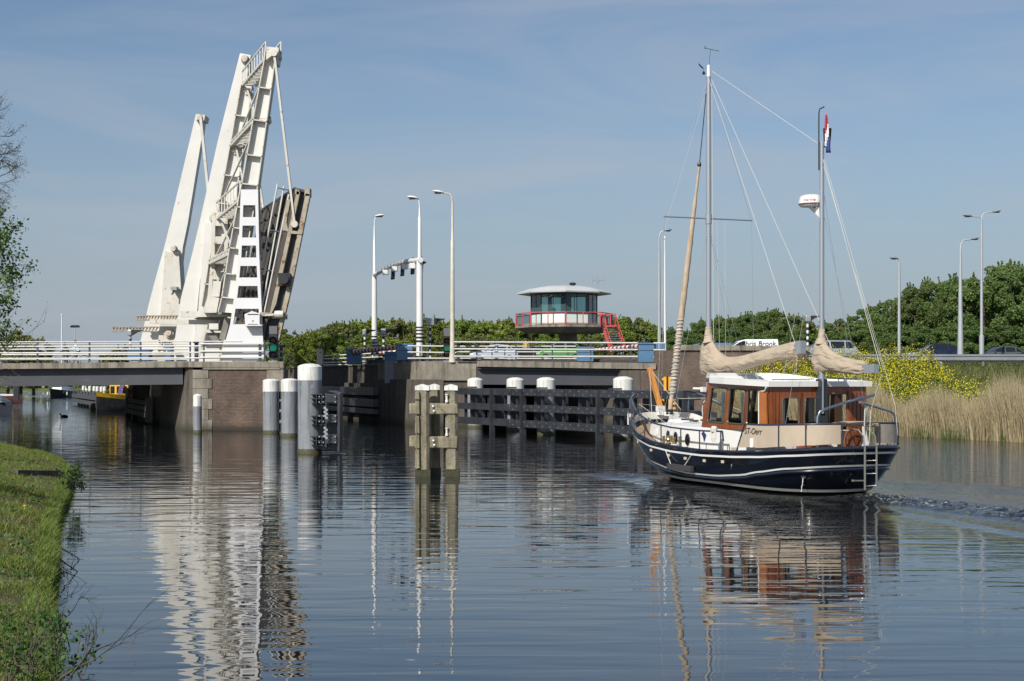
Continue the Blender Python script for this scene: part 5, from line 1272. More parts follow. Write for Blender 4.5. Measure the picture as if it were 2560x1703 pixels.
p = R(1315, 0, 119); Js = dict(pelvis=(0, 0, .95), chest=(0, 0, 1.33), neck=(0, 0, 1.5), head=(0, 0, 1.63), crown=(0, 0, 1.74), shl=(-.2, 0, 1.42), ell=(-.25, .05, 1.15), hal=(-.22, -.1, .95), shr=(.2, 0, 1.42), elr=(.27, .05, 1.15), har=(.25, -.1, .95), hil=(-.1, 0, .9), knl=(-.11, -.03, .5), fol=(-.12, 0, .09), tol=(-.13, -.12, .04), hir=(.1, 0, .9), knr=(.11, -.03, .5), tor=(.13, -.12, .04)); Js['for'] = (.12, 0, .09)
Rd = dict(pelvis=.13, chest=.15, neck=.055, head=.1, crown=.06, shl=.065, ell=.05, hal=.035, shr=.065, elr=.05, har=.035, hil=.09, knl=.065, fol=.045, tol=.035, hir=.09, knr=.065, tor=.035); Rd['for'] = .045
person('person in a yellow vest standing beside the black car on the bridge', Vector((p.x, p.y, RZ + .22)), Js, Rd, (.55, .30, .04), (.02, .02, .03), face=Vector((0, -1, 0)))

# ------------------------------------------------------------------ craft and piles under the left span
def hull_simple(m, L, B, zs, zbow, sharp=2.2, n=20, base=-.3, tuck=.75, stern=.75):
    """simple boat hull along +x (bow at +x), returns nothing; sections as rings"""
    rings = []
    for i in range(n + 1):
        k = i / n; x = -L / 2 + L * k; w = B / 2 * ((1 - max(0, (k - .45) / .55) ** sharp)) * (stern + (1 - stern) * min(1, k / .3)); w = max(w, .03)
        zt = zs + (zbow - zs) * k ** 2.5; xo = x + (.0)
        rings.append([Vector((x - (.0 if k < .9 else 0), -w, zt)), Vector((x, -w * (tuck + .15), zt * .4)), Vector((x - .25 * k, -w * tuck * .6, base)), Vector((x - .25 * k, w * tuck * .6, base)), Vector((x, w * (tuck + .15), zt * .4)), Vector((x, w, zt))])
    b = len(m.v)
    for r in rings: m.v += [tuple(p) for p in r]
    for i in range(n):
        for j in range(5): a = b + i * 6 + j; m.f.append([a, a + 1, a + 7, a + 6]); m.mi.append(0)
    m.f.append([b + j for j in reversed(range(6))]); m.mi.append(0)
    m.f.append([b + n * 6 + j for j in range(6)]); m.mi.append(0)
    return rings
def deckm(m, rings, dz=-.02):
    b = len(m.v)
    for r in rings: m.v += [tuple(r[0] + Vector((0, .02, dz))), tuple(r[-1] + Vector((0, -.02, dz)))]
    for i in range(len(rings) - 1): m.f.append([b + 2 * i, b + 2 * i + 2, b + 2 * i + 3, b + 2 * i + 1]); m.mi.append(0)
# distant motor boat coming bow-on
mbt = thing('motor_boat', 'distant dark blue motor boat coming towards the bridge, white deck and fenders on both sides', 'boat', W(153, 994), None, rotz=math.radians(-94), local=True)
m = MB(); rg = hull_simple(m, 9, 3.2, 1.0, 1.5); m.build('hull', navy, mbt, True)
m = MB(); deckm(m, rg, .0)
m.add([Vector((x, s * w, z)) for x, w, z in ((-3, 1.2, 1.0), (2.2, .9, 1.2), (1.6, .75, 1.7), (-3, 1.1, 1.7)) for s in (-1, 1)], [(0, 2, 4, 6), (1, 3, 5, 7), (2, 3, 5, 4), (4, 5, 7, 6), (0, 1, 7, 6)]); m.build('cabin', gel_white, mbt)
m = MB(); m.add([Vector((x, s * w, z)) for x, w, z in ((1.0, .8, 1.72), (.3, .7, 2.35), (-2.2, .95, 2.35), (-2.2, 1.0, 1.72)) for s in (-1, 1)], [(0, 1, 3, 2), (0, 2, 4, 6), (1, 3, 5, 7), (2, 3, 5, 4)]); m.build('windscreen', glass_dark, mbt)
m = MB(); m.add([Vector((x, s * w, z)) for x, w, z in ((.4, .75, 2.36), (-2.3, 1.0, 2.40), (-2.3, 1.0, 2.5), (.4, .75, 2.46)) for s in (-1, 1)], [(0, 1, 3, 2), (4, 5, 7, 6), (0, 2, 4, 6), (1, 3, 5, 7), (0, 1, 7, 6)]); m.build('canopy', M('canopy_blue', (.05, .07, .12), .7), mbt)
m = MB()
for s in (-1, 1):
    for x in (-1, 1.6): m.lathe(Vector((x, s * 1.6, .35)), [(.05, 0), (.14, .1), (.14, .5), (.05, .6)], 10)
parts(m, 'fender', white_pile, mbt, True)
m = MB(); m.lathe(Vector((-.5, 0, 2.5)), [(.03, 0), (.02, 1.1)], 6); m.box((-.5, 0, 3.2), (.1, .5, .05)); m.build('mast', grey_metal, mbt)
m = MB()
for s in (-1, 1): m.tube([Vector((4.3, 0, 2.0)), Vector((3.0, s * .9, 1.9)), Vector((.5, s * 1.35, 1.75)), Vector((-1, s * 1.5, 1.6))], .03, 6)
parts(m, 'guard_rail', chrome, mbt)
# yellow tug
tg = thing('tug_boat', 'yellow and black tug moored behind the left pier, tyres on its side', 'boat', W(312, 1036) + Vector((1.0, 6.5, 0)), None, rotz=math.radians(180 + 62), local=True)
tg.location = (R(322, 0, 136).x, 136, 0); tg.rotation_euler = (0, 0, math.radians(-104)); tg.scale = (.86, .82, .86)
m = MB(); rg = hull_simple(m, 14, 4.2, 1.0, 1.75, 2.6, tuck=.7); m.build('hull', M('tug_hull_black', (.10, .092, .08), .6, var=.5, vs=1.5, streak=(.12, .10, .08)), tg, True)
m = MB(); b = len(m.v)
for sgn, ids in ((0, 0), (1, -1)):
    rr_ = [r[ids] for r in rg]; b = len(m.v)
    for p_ in rr_: m.v += [tuple(p_ - Z3 * .12 + Vector((0, (-.03 if ids == 0 else .03), 0))), tuple(p_ + Z3 * .34 + Vector((0, (-.03 if ids == 0 else .03), 0)))]
    for i in range(len(rr_) - 1): m.f.append([b + 2 * i, b + 2 * i + 2, b + 2 * i + 3, b + 2 * i + 1]); m.mi.append(0)
m.build('bulwark', yellow_paint, tg)
m = MB(); deckm(m, rg, .05); m.build('deck', M('tug_deck', (.32, .22, .05), .7, var=.2), tg)
m = MB(); m.box((.6, 0, 2.0), (3.2, 2.4, 1.9)); m.box((-3.4, 0, 1.6), (4.6, 2.2, 1.1)); m.box((.6, 0, 3.0), (3.5, 2.6, .12)); m.build('wheelhouse', yellow_paint, tg, bevel=.04)
m = MB()
for x in (-.3, .7, 1.7): m.box((x, 0, 2.3), (.55, 2.44, .95))
for y in (-.8, 0, .8): m.box((2.2, y, 2.3), (.04, .55, .8))
for x in (-4.8, -3.6, -2.4): m.box((x, 0, 1.75), (.6, 2.23, .4))
parts(m, 'window', glass_dark, tg)
m = MB()
for x, s in ((6.3, -.9), (4.6, -1.75), (2.8, -2.1), (.6, -2.15)): m.lathe(Vector((x, s, .45)), [(.2, -.12), (.42, -.1), (.45, 0), (.42, .1), (.2, .12)], 16, Vector((.15, 1, 0)).normalized())
parts(m, 'tyre_fender', rubber, tg, True)
m = MB()
for k in range(4): m.tube([Vector((2.3, .3 + .14 * k, 2.9)), Vector((2.9, .2 + .16 * k, 1.4))], .06, 6)
m.build('striped_cloth', M('cloth_purple', (.16, .10, .22), .8), tg)
m = MB(); m.lathe(Vector((5.2, 0, 1.6)), [(.12, 0), (.12, .5), (.17, .55), (.17, .62)], 12); m.lathe(Vector((.4, .4, 3.0)), [(.05, 0), (.04, 2.2)], 8); m.build('bollard_and_mast', yellow_paint, tg, True)
# dark floating jetty with white-topped piles
jt = thing('floating_jetty', 'low dark timber jetty with short posts beyond the yellow tug', 'jetty', W(225, 1010))
m = MB(); A, B = R(197, 0, 165), R(262, 0, 138)
for z0, z1 in ((.35, .75), (.9, 1.3)): m.bar(A + Z3 * (z0 + z1) / 2 - Z3 * A.z + Z3 * 0, B + Z3 * (z0 + z1) / 2 - Z3 * B.z, 1.6, z1 - z0)
for k in range(9): p = A.lerp(B, k / 8); p.z = 0; m.bar(p + Z3 * -.5, p + Z3 * 1.75, .22)
m.build('frame', M('jetty_black', (.05, .052, .055), .7), jt)
for k, px in enumerate((209, 217, 225, 236, 244, 254, 262)):
    Y = 172 - k * 3.2; c = Vector(((px - 1280) / FPX * Y, Y, 0)); o = thing('mooring_pile', ['first', 'second', 'third', 'fourth', 'fifth', 'sixth', 'seventh'][k] + ' from the left of the small distant piles by the jetty', 'mooring pile', c, 'small distant piles at the jetty')
    m = MB(); m.lathe(c, [(.19, -1), (.19, 1.5)], 12); m.build('shaft', black_paint, o, True); m = MB(); m.lathe(c, [(.2, 1.5), (.2, 2.15), (.02, 2.2)], 12); m.build('white_cap', white_pile, o, True)
# houseboat and covered boat at the far left
hb_ = thing('houseboat', 'brown houseboat with a red-brown hull at the left edge under the bridge', 'boat', (R(-108, 0, 175).x, 175, 0), None, rotz=math.radians(4), local=True)
m = MB(); rg = hull_simple(m, 16, 4.5, .9, 1.1, 4); m.build('hull', M('houseboat_red', (.20, .09, .07), .7, var=.2), hb_, True)
m = MB(); m.box((-1.5, 0, 2.0), (11, 3.6, 2.2)); m.build('cabin', M('houseboat_brown', (.27, .18, .12), .8, var=.15), hb_)
m = MB(); m.box((-1.5, 0, 3.15), (11.5, 4.0, .12)); m.bar((-8, -2.3, 1.0), (7.5, -2.1, 1.05), .12, .2); m.build('trim', white_pile, hb_)
m = MB()
for x in (-5, -2, 1.2, 3.2): m.box((x, -1.81, 2.2), (.9, .04, .7))
parts(m, 'window', glass_dark, hb_)
cvb = thing('covered_boat', 'small boat under a dark blue-grey tarpaulin at the left edge', 'boat', (R(-50, 0, 125).x, 125, 0), None, rotz=math.radians(-20), local=True)
m = MB(); rg = hull_simple(m, 7, 2.2, .8, 1.0, 3); m.build('hull', M('boat_hull_dark', (.03, .04, .06), .5), cvb, True)
m = MB(); m.add([Vector(v) for v in ((-3.4, -1.0, .8), (3.0, -.7, .95), (3.0, .7, .95), (-3.4, 1.0, .8), (-3.2, 0, 1.7), (2.2, 0, 1.6))], [(0, 1, 5, 4), (2, 3, 4, 5), (1, 2, 5), (3, 0, 4)]); m.build('tarpaulin', M('tarpaulin_grey', (.09, .11, .14), .7, var=.2), cvb)
m = MB()
for k in range(5): m.tube([R(36 + k * 2.5, 1000, 146), R(36 + k * 2.5, 958, 146)], .13, 6)
solo('mooring_posts', m, black_paint, 'cluster of dark mooring posts beside the brown houseboat', 'mooring posts')
# masts behind the left span
m = MB(); m.tube([R(154, 960, 135), R(154.5, 790, 135)], [.09, .05], 8); m.lathe(R(154.5, 790, 135), [(.06, 0), (.1, .1), (.02, .2)], 8); solo('flag_pole', m, pole_white, 'tall thin white pole rising behind the left railing', 'pole', smooth=True)
fl = thing('floodlight_mast', 'distant thin mast with a rack of floodlights behind the left railing', 'floodlight mast', R(187, 900, 300)); m = MB(); m.tube([R(187, 950, 300), R(187.5, 815, 300)], .10, 6); m.build('pole', pole_grey, fl)
m = MB(); m.bar(R(178, 814, 300), R(198, 814, 300), .15)
for x in (179, 182, 187, 192, 196): m.box(R(x, 817, 300), (.55, .3, .35))
m.build('floodlights', black_plastic, fl)
# coot and gull
cp = W(161, 1043); m = MB(); m.lathe(cp + Vector((-.3, 0, .05)), [(.02, 0), (.1, .08), (.15, .3), (.10, .5), (.02, .6)], 10, Vector((1, 0, 0))); m.tube([cp + Vector((-.22, 0, .08)), cp + Vector((-.3, 0, .2)), cp + Vector((-.34, 0, .25))], .045, 8); m.lathe(cp + Vector((-.42, 0, .26)), [(.01, 0), (.055, .07), (.05, .12), (.01, .16)], 8, Vector((1, 0, 0)))
solo('water_bird', m, black_plastic, 'small black water bird swimming beyond the left span', 'bird', smooth=True)
gp = R(2276, 714, 100); m = MB(); m.lathe(gp - Vector((.22, 0, 0)), [(.01, 0), (.05, .12), (.06, .25), (.02, .42)], 8, Vector((1, 0, .2)).normalized())
m.add([gp, gp + Vector((.12, 0, .0)), gp + Vector((.35, -.1, .22)), gp + Vector((.5, -.1, .24)), gp + Vector((-.3, .1, -.22)), gp + Vector((-.45, .1, -.3)), gp + Vector((0, 0, .03)), gp + Vector((.36, -.1, .25)), gp + Vector((-.3, .1, -.19))], [(0, 1, 3, 2), (0, 4, 5, 1), (6, 7, 2, 0), (6, 0, 4, 8)])
m.v = [tuple(gp + (Vector(v) - gp) * .5) for v in m.v]
solo('gull', m, M('gull_grey', (.12, .12, .13), .7), 'tiny bird in flight above the trees on the right', 'bird')
# ------------------------------------------------------------------ the sailing boat, in its own frame: x = ahead, y = to port (left), z up
boat = thing('sailing_boat', 'large navy two-masted motor sailer with varnished wheelhouse and beige sail covers', 'sailing boat', (9.03, 35.9, .09), None, rotz=math.atan2(.9095, -.4157), local=True, scale=.97)
def LB(s, b, z): return Vector((s, -b, z))       # b>0 = starboard
def lerp_tab(tab, s):
    for (a, va), (b, vb) in zip(tab, tab[1:]):
        if s <= b: k = max(0, min(1, (s - a) / (b - a))); k = k * k * (3 - 2 * k) * .35 + k * .65; return va + (vb - va) * k
    return tab[-1][1]
SHEER = [(-.3, 1.22), (0, 1.20), (1, 1.12), (2.2, 1.03), (3.5, .97), (5.0, .94), (6.5, .97), (7.8, 1.07), (8.8, 1.25), (9.6, 1.52), (10.1, 1.74), (10.44, 1.92)]
def sheer(s): return lerp_tab(SHEER, s)
def plan(u, t):
    """u 0 (stem) .. 1 (stern centre), t 0 at the waterline .. 1 at the sheer; half-breadth outline"""
    tt = max(-.5, min(1, t)); e = 1 - tt
    smax = 10.44 - 1.15 * e - .35 * e * e; smin = .02 + .62 * e + .1 * e * e; Wd = 1.95 - .10 * e - .22 * e * e * e
    nb = 3.9 - 1.5 * e; ns = 3.4 - .9 * e; s1, s0 = 6.2, 3.0
    if u < .45:
        q = u / .45 * math.pi / 2; return s1 + (smax - s1) * math.cos(q) ** (2 / nb), Wd * math.sin(q) ** (2 / nb)
    if u < .55:
        k = (u - .45) / .1; return s1 + (s0 - s1) * k, Wd
    q = (u - .55) / .45 * math.pi / 2
    return s0 - (s0 - smin) * math.sin(q) ** (2 / ns), Wd * max(0, math.cos(q)) ** (2 / ns)
def hull_at(u, z, side, off=0.0):
    """point of the shell at height z"""
    t = .5
    for _ in range(6):
        s, b = plan(u, t); t = z / sheer(s)
    s, b = plan(u, min(t, 1.0))
    if off:
        s2, b2 = plan(min(1, u + .004), min(t, 1)); s3, b3 = plan(max(0, u - .004), min(t, 1)); n = Vector((b3 - b2, -(s3 - s2), 0))
        n = Vector((-(b2 - b3), (s2 - s3), 0)); n = Vector((n.x, n.y, 0))
        if n.length > 1e-6: n.normalize()
        if n.dot(Vector((s - 5, b, 0))) < 0: n = -n
        s += n.x * off; b += n.y * off
    return LB(s, b * side, z)
US = [1 - (1 - k / 90) for k in range(91)]
US = [k / 90 for k in range(91)]
m = MB(); TS = [-.45, -.2, -.05, .06, .2, .35, .5, .65, .8, .9, 1.0]
loop = [(u, 1) for u in US] + [(u, -1) for u in US[::-1][1:-1]]
for t in TS:
    for u, sd in loop:
        s, b = plan(u, t); k_ = 1.0 if t >= 0 else (1 + t * .55)
        m.v.append(tuple(LB(s if t >= 0 else 5.2 + (s - 5.2) * (1 + t * .12), b * sd * k_, sheer(s) * t)))
n = len(loop)
for i in range(len(TS) - 1):
    for j in range(n): a = i * n + j; b2 = i * n + (j + 1) % n; m.f.append([a, b2, b2 + n, a + n]); m.mi.append(0 if TS[i] >= .06 or TS[i] < -.05 else 0)
m.f = [f[::-1] for f in m.f]
hull = m.build('hull', navy, boat, True)
# inner bulwark, cap rail, side decks
m = MB(); CAPH = .0
def ring(offs, zf):
    out = []
    for u, sd in loop:
        s, b = plan(u, 1); p = hull_at(u, sheer(s), sd, offs); out.append(Vector((p.x, p.y, zf(s))))
    return out
r_out, r_in, r_dk = ring(-.005, lambda s: sheer(s) + .0), ring(-.10, lambda s: sheer(s) + .0), ring(-.12, lambda s: sheer(s) - (.10 + .25 * max(0, (s - 7.5) / 3)))
def band(m, A, B):
    b = len(m.v); m.v += [tuple(p) for p in A] + [tuple(p) for p in B]; k = len(A)
    for j in range(k): m.f.append([b + j, b + (j + 1) % k, b + k + (j + 1) % k, b + k + j]); m.mi.append(0)
band(m, r_in, r_dk); m.build('inner_bulwark', M('bulwark_cream', (.66, .64, .57), .4), boat, True)
m = MB(); ct_ = Vector((5.2, 0, 0)); b = len(m.v); m.v += [tuple(p) for p in r_dk]
cen = [Vector((p.x, p.y * .02, p.z)) for p in r_dk]; band(m, r_dk, cen); m.build('deck', teak_deck, boat)
def hull_tube(name, zf, r, mat, off=.02, u0=0, u1=1, parent=None):
    m = MB(); pts = [hull_at(k / 90, zf(plan(k / 90, .6)[0]), 1, off) for k in range(int(u1 * 90), int(u0 * 90) - 1, -1)] + [hull_at(k / 90, zf(plan(k / 90, .6)[0]), -1, off) for k in range(int(u0 * 90) + 1, int(u1 * 90) + 1)]
    m.tube(pts, r, 8); return m.build(name, mat, parent or hull, True)
m = MB(); pts = [Vector((p.x, p.y, p.z)) for p in ring(-.03, lambda s: sheer(s) - .01)]; m.tube(pts + [pts[0]], .052, 8); m.build('cap_rail', navy2, hull, True)
def stripe(name, z0f, z1f, mat, off=.014):
    m = MB(); A = []; B = []
    for u, sd in loop:
        s = plan(u, .8)[0]; A.append(hull_at(u, z0f(s), sd, off)); B.append(hull_at(u, z1f(s), sd, off))
    band(m, A, B)
    C_ = [];
    m.build(name, mat, hull, True)
RS = [(-.3, .68), (0, .66), (1, .56), (2.0, .42), (3.0, .28), (4.5, .17), (6.0, .155), (7.5, .225), (8.6, .37), (9.5, .56), (10.4, .78)]
rs = lambda s: lerp_tab(RS, s)
stripe('white_stripe', lambda s: sheer(s) - .175, lambda s: sheer(s) - .118, gel_white)
stripe('white_stripe', lambda s: rs(s) + .035, lambda s: rs(s) + .085, gel_white)
stripe('boot_stripe', lambda s: -.02 + .05 * max(0, (s - 7) / 3.4), lambda s: .055 + .10 * max(0, (s - 7) / 3.4), boot_grey, .008)
hull_tube('rubbing_strake', lambda s: rs(s) - .02, .045, navy2, .015)
# trunk cabin with oval ports
tk = [(9.05, .95), (9.25, .55), (9.3, 0)]
def tb(s):      # half-breadth of the trunk
    return 1.50 if s < 6.5 else 1.50 - .40 * ((s - 6.5) / 2.9) ** 1.6
tz0, tz1 = lambda s: sheer(s) - .18, lambda s: 1.56 + .02 * s / 9
side = [(s, tb(s)) for s in (1.95, 3, 4, 5, 6, 6.8, 7.6, 8.3, 8.9, 9.35)] + [(9.5, .8), (9.58, .4), (9.6, 0)]
out = [LB(s, -b_2, 0) for s, b_2 in side] + [LB(s, b_2, 0) for s, b_2 in side[::-1][1:]]
m = MB(); A = [Vector((p.x, p.y, tz0(p.x))) for p in out]; B = [Vector((p.x - .0, p.y * .965, tz1(p.x) - .03)) for p in out]; Cc = [Vector((p.x - (.04 if p.x > 9 else 0), p.y * .93, tz1(p.x))) for p in out]
band(m, A, B); band(m, B, Cc); trunk = m.build('cabin_trunk', gel_white, boat, True)
m = MB(); k = len(Cc)
b = len(m.v); m.v += [tuple(p) for p in Cc] + [(p.x, 0, p.z + .05) for p in Cc]
for j in range(k): m.f.append([b + j, b + (j + 1) % k, b + k + (j + 1) % k, b + k + j]); m.mi.append(0)
m.build('cabin_roof', deck_white, trunk, True)
def side_z(s, f): return tz0(s) + (tz1(s) - tz0(s)) * f
for s in (7.75, 7.2, 6.45):
    c = LB(s, -(tb(s) * .978 + .012), side_z(s, .50)); m = MB()
    tang = (LB(s + .1, -tb(s + .1), 0) - LB(s - .1, -tb(s - .1), 0)).normalized(); nn = Vector((-tang.y, tang.x, 0)); nn = nn if nn.y > 0 else -nn
    def oval(m, rx, rz, d0, d1, mt=None):
        k = 24; a_ = [c + tang * (rx * math.cos(2 * math.pi * i / k)) + Z3 * (rz * math.sin(2 * math.pi * i / k)) for i in range(k)]
        m.prism([p + nn * d0 for p in a_], nn * (d1 - d0))
    oval(m, .145, .185, -.01, .018); fr_ = m.build('porthole_frame', chrome, boat); m = MB(); oval(m, .12, .155, .015, .026); m.build('porthole_glass', glass_dark, fr_)
for s in (8.75,):
    c = LB(s, -(tb(s) * .978 + .012), side_z(s, .52)); m = MB(); k = 18
    m.prism([c + Vector((.08 * math.cos(i / k * 6.283), 0, .12 * math.sin(i / k * 6.283))) for i in range(k)], (0, .02, 0)); m.build('vent_cover', gel_white, boat)
# small flag badge on the trunk side
m = MB(); c = LB(5.55, -(1.49), 1.34); m.prism([c + Vector((x, 0, z)) for x, z in ((.12, .06), (0, .12), (-.12, .04), (-.06, -.12), (-.03, -.18), (.02, -.06))], (0, .012, 0)); m.build('badge', M('badge_blue', (.03, .04, .12), .4), trunk)
# wheelhouse
WH0, WH1 = 1.58, 2.78
PA, PFb, PFt = (2.10, 1.60), (5.85, 1.38), (5.58, 1.34)          # (s, b) aft corner, front bottom, front top
def quadmap(p00, p10, p11, p01):
    return lambda u, v: (p00 * (1 - u) * (1 - v) + p10 * u * (1 - v) + p11 * u * v + p01 * (1 - u) * v)
def framed_wall(name, qm, nrm, thick, wins, mat, parent, glass=glass_clear, frame=chrome, r=.03):
    us = sorted(set([0, 1] + [w_[0] for w_ in wins] + [w_[1] for w_ in wins])); vs = sorted(set([0, 1] + [w_[2] for w_ in wins] + [w_[3] for w_ in wins]))
    m = MB()
    for a0, a1 in zip(us, us[1:]):
        for b0, b1 in zip(vs, vs[1:]):
            um, vm = (a0 + a1) / 2, (b0 + b1) / 2
            if any(w_[0] < um < w_[1] and w_[2] < vm < w_[3] for w_ in wins): continue
            pts = [qm(a0, b0), qm(a1, b0), qm(a1, b1), qm(a0, b1)]; m.prism(pts, nrm * thick)
    w = m.build(name, mat, parent)
    for w_ in wins:
        fr2 = MB(); pts = [qm(w_[0], w_[2]), qm(w_[1], w_[2]), qm(w_[1], w_[3]), qm(w_[0], w_[3])]; o_ = nrm * (-.006)
        # rounded frame as a tube round the opening
        rp_ = []
        for i in range(4):
            p, nx_, pv_ = pts[i], pts[(i + 1) % 4], pts[i - 1]; e1 = (pv_ - p).normalized() * .07; e2 = (nx_ - p).normalized() * .07
            rp_ += [p + e1 + o_, p + (e1 + e2) * .29 + o_, p + e2 + o_]
        fr2.tube(rp_ + [rp_[0]], .022, 6); fo_ = fr2.build('window_frame', frame, w, True)
        if glass: g_ = MB(); g_.add([p + nrm * thick * .5 for p in pts], [(0, 1, 2, 3)]); g_.build('window_glass', glass, fo_)
    return w
wh = None
frame_m = M('window_rubber_bronze', (.16, .15, .12), .35, .6)
for sd in (-1, 1):
    qm = quadmap(LB(PFb[0], sd * PFb[1], WH0), LB(PA[0], sd * PA[1], WH0 - .02), LB(PA[0], sd * PA[1], WH1 + .01), LB(PFt[0], sd * PFt[1], WH1 + .115))
    framed_wall('wheelhouse_side', qm, Vector((0, sd * 1.0, 0)), .06, [(.09, .34, .13, .90), (.405, .635, .13, .90), (.69, .91, .13, .90)], teak, boat, frame=frame_m)
qm = quadmap(LB(PFb[0], -PFb[1], WH0), LB(PFb[0] + .15, PFb[1], WH0), LB(PFt[0] + .1, PFt[1], WH1 + .115), LB(PFt[0], -PFt[1], WH1 + .115))
framed_wall('wheelhouse_front', qm, Vector((-1, 0, 0)), .06, [(.06, .33, .13, .88), (.37, .63, .13, .88), (.67, .94, .13, .88)], teak, boat, frame=frame_m)
qm = quadmap(LB(2.0, -1.62, 1.15), LB(2.0, 1.62, 1.15), LB(2.0, 1.60, WH1 + .01), LB(2.0, -1.60, WH1 + .01))
framed_wall('wheelhouse_aft', qm, Vector((1, 0, 0)), .06, [(.12, .29, .32, .84), (.34, .50, .32, .84)], teak, boat, frame=frame_m) if False else None
awp = [(.12, .29, .30, .82), (.345, .50, .30, .82), (.60, .80, .05, .88)]
aw = framed_wall('wheelhouse_aft', qm, Vector((1, 0, 0)), .06, awp, teak, boat, glass=None, frame=frame_m)
m = MB(); 
for f0, f1 in ((.675, .735), ): m.prism([qm(f0, .05), qm(f1, .05), qm(f1, .88), qm(f0, .88)], Vector((.05, 0, 0)))
m.build('door_post', M('dark_interior_wood', (.05, .025, .012), .6), aw)
m = MB(); m.prism([qm(.80, .03), qm(.96, .03), qm(.96, .92), qm(.80, .92)], Vector((-.05, 0, 0)));
m.build('sliding_door', teak, aw)
m = MB()
for f in (.845, .885, .925, .05, .085, .31, .325, .53, .56): m.bar(qm(f, .03) - Vector((.055 if f > .8 and f < .96 else .004, 0, 0)), qm(f, .9) - Vector((.055 if f > .8 and f < .96 else .004, 0, 0)), .012, .012)
parts(m, 'plank_joint', M('dark_joint', (.04, .015, .006), .6), aw)
# open door leaf folded back on the port side, white down pipe
m = MB(); m.prism([LB(2.05, -1.66, 1.55), LB(2.35, -1.70, 1.55), LB(2.35, -1.70, 2.68), LB(2.10, -1.66, 2.68)], (0, .04, 0)); dl = m.build('side_door', M('varnished_mahogany_light', (.30, .10, .025), .3, var=.2, coat=.5), boat)
m = MB(); m.tube([LB(2.42, -1.70, 1.5), LB(2.42, -1.70, 2.55), LB(2.40, -1.70, 2.66), LB(2.10, -1.73, 2.68), LB(2.02, -1.74, 2.78)], .022, 8); m.build('drain_pipe', gel_white, boat, True)
# interior: floor, console, curtains, lamp
m = MB(); m.box((3.9, 0, 1.2), (3.6, 2.6, .05)); m.box((5.2, .0, 1.55), (.55, 2.2, .62)); m.box((3.0, -.8, 1.5), (.9, .8, .55)); m.box((4.3, .55, 1.62), (.5, .5, .9)); m.box((5.3, 0, 1.9), (.4, .6, .2)); m.box((2.9, .95, 1.4), (1.2, .5, .5))
m.build('interior_fittings', M('dark_interior_wood2', (.045, .03, .02), .6), boat)
m = MB()
def curt(s, b, z0, z1, w=.13, alongs=True):
    k = 10; pts = []
    for i in range(k + 1):
        f = i / k - .5; o_ = .02 * math.sin(i * 2.2); pts.append((LB(s + f * w, b + o_, 0) if alongs else LB(s + o_, b + f * w, 0)))
    bb = len(m.v)
    for p in pts: m.v += [(p.x, p.y, z0), (p.x, p.y, z1)]
    for i in range(k): m.f.append([bb + 2 * i, bb + 2 * i + 2, bb + 2 * i + 3, bb + 2 * i + 1]); m.mi.append(0)
for s in (4.70, 3.60, 2.56): curt(s, -(1.60 - (s - 2.1) * .0587 - .09), 1.72, 2.62, .20)
for s in (4.2, 2.9): curt(s, 1.38, 1.72, 2.62, .3)
curt(2.25, -1.05, 1.60, 2.5, .16, False)
parts(m, 'curtain', curtain, boat, True)
m = MB(); m.lathe(LB(3.95, -1.0, 2.28), [(.17, 0), (.03, .22)], 16); m.tube([LB(3.95, -1.0, 1.8), LB(3.95, -1.0, 2.5)], .012, 6); m.build('cabin_lamp', gel_white, boat, True)
# roof: tapered plan with deep fascia and raised coaming
Rz = lambda s: 2.74 + .028 * s
rp = [(1.90, 1.74), (3.0, 1.72), (4.3, 1.62), (5.3, 1.46), (5.85, 1.22), (6.0, .8), (6.05, 0)]
pl = [LB(s, -b_2, 0) for s, b_2 in rp] + [LB(s, b_2, 0) for s, b_2 in rp[::-1][1:]]
def rz(p, o_): return Vector((p.x, p.y, Rz(p.x) + o_))
m = MB(); lo_ = [rz(p, 0) for p in pl]; hi = [rz(p * 1, .15 + .03 * (p.x - 1.9) / 4) for p in pl]; hin = [Vector((1.96 + (p.x - 1.96) * .96 + .02, p.y * .955, rz(p, .15 + .03 * (p.x - 1.9) / 4).z)) for p in pl]; dk_ = [Vector((1.98 + (p.x - 1.98) * .95 + .02, p.y * .94, Rz(p.x) + .06)) for p in pl]
band(m, lo_, hi); band(m, hi, hin); band(m, hin, dk_); m.add([p + Z3 * 0 for p in lo_], [tuple(range(len(lo_)))])
roof = m.build('roof', gel_white, boat)
m = MB(); b = len(m.v); kk = len(dk_); m.v += [tuple(p) for p in dk_] + [(p.x, 0, p.z + .05) for p in dk_]
for j in range(kk): m.f.append([b + j, b + (j + 1) % kk, b + kk + (j + 1) % kk, b + kk + j]); m.mi.append(0)
m.build('roof_panel', deck_white, roof, True)
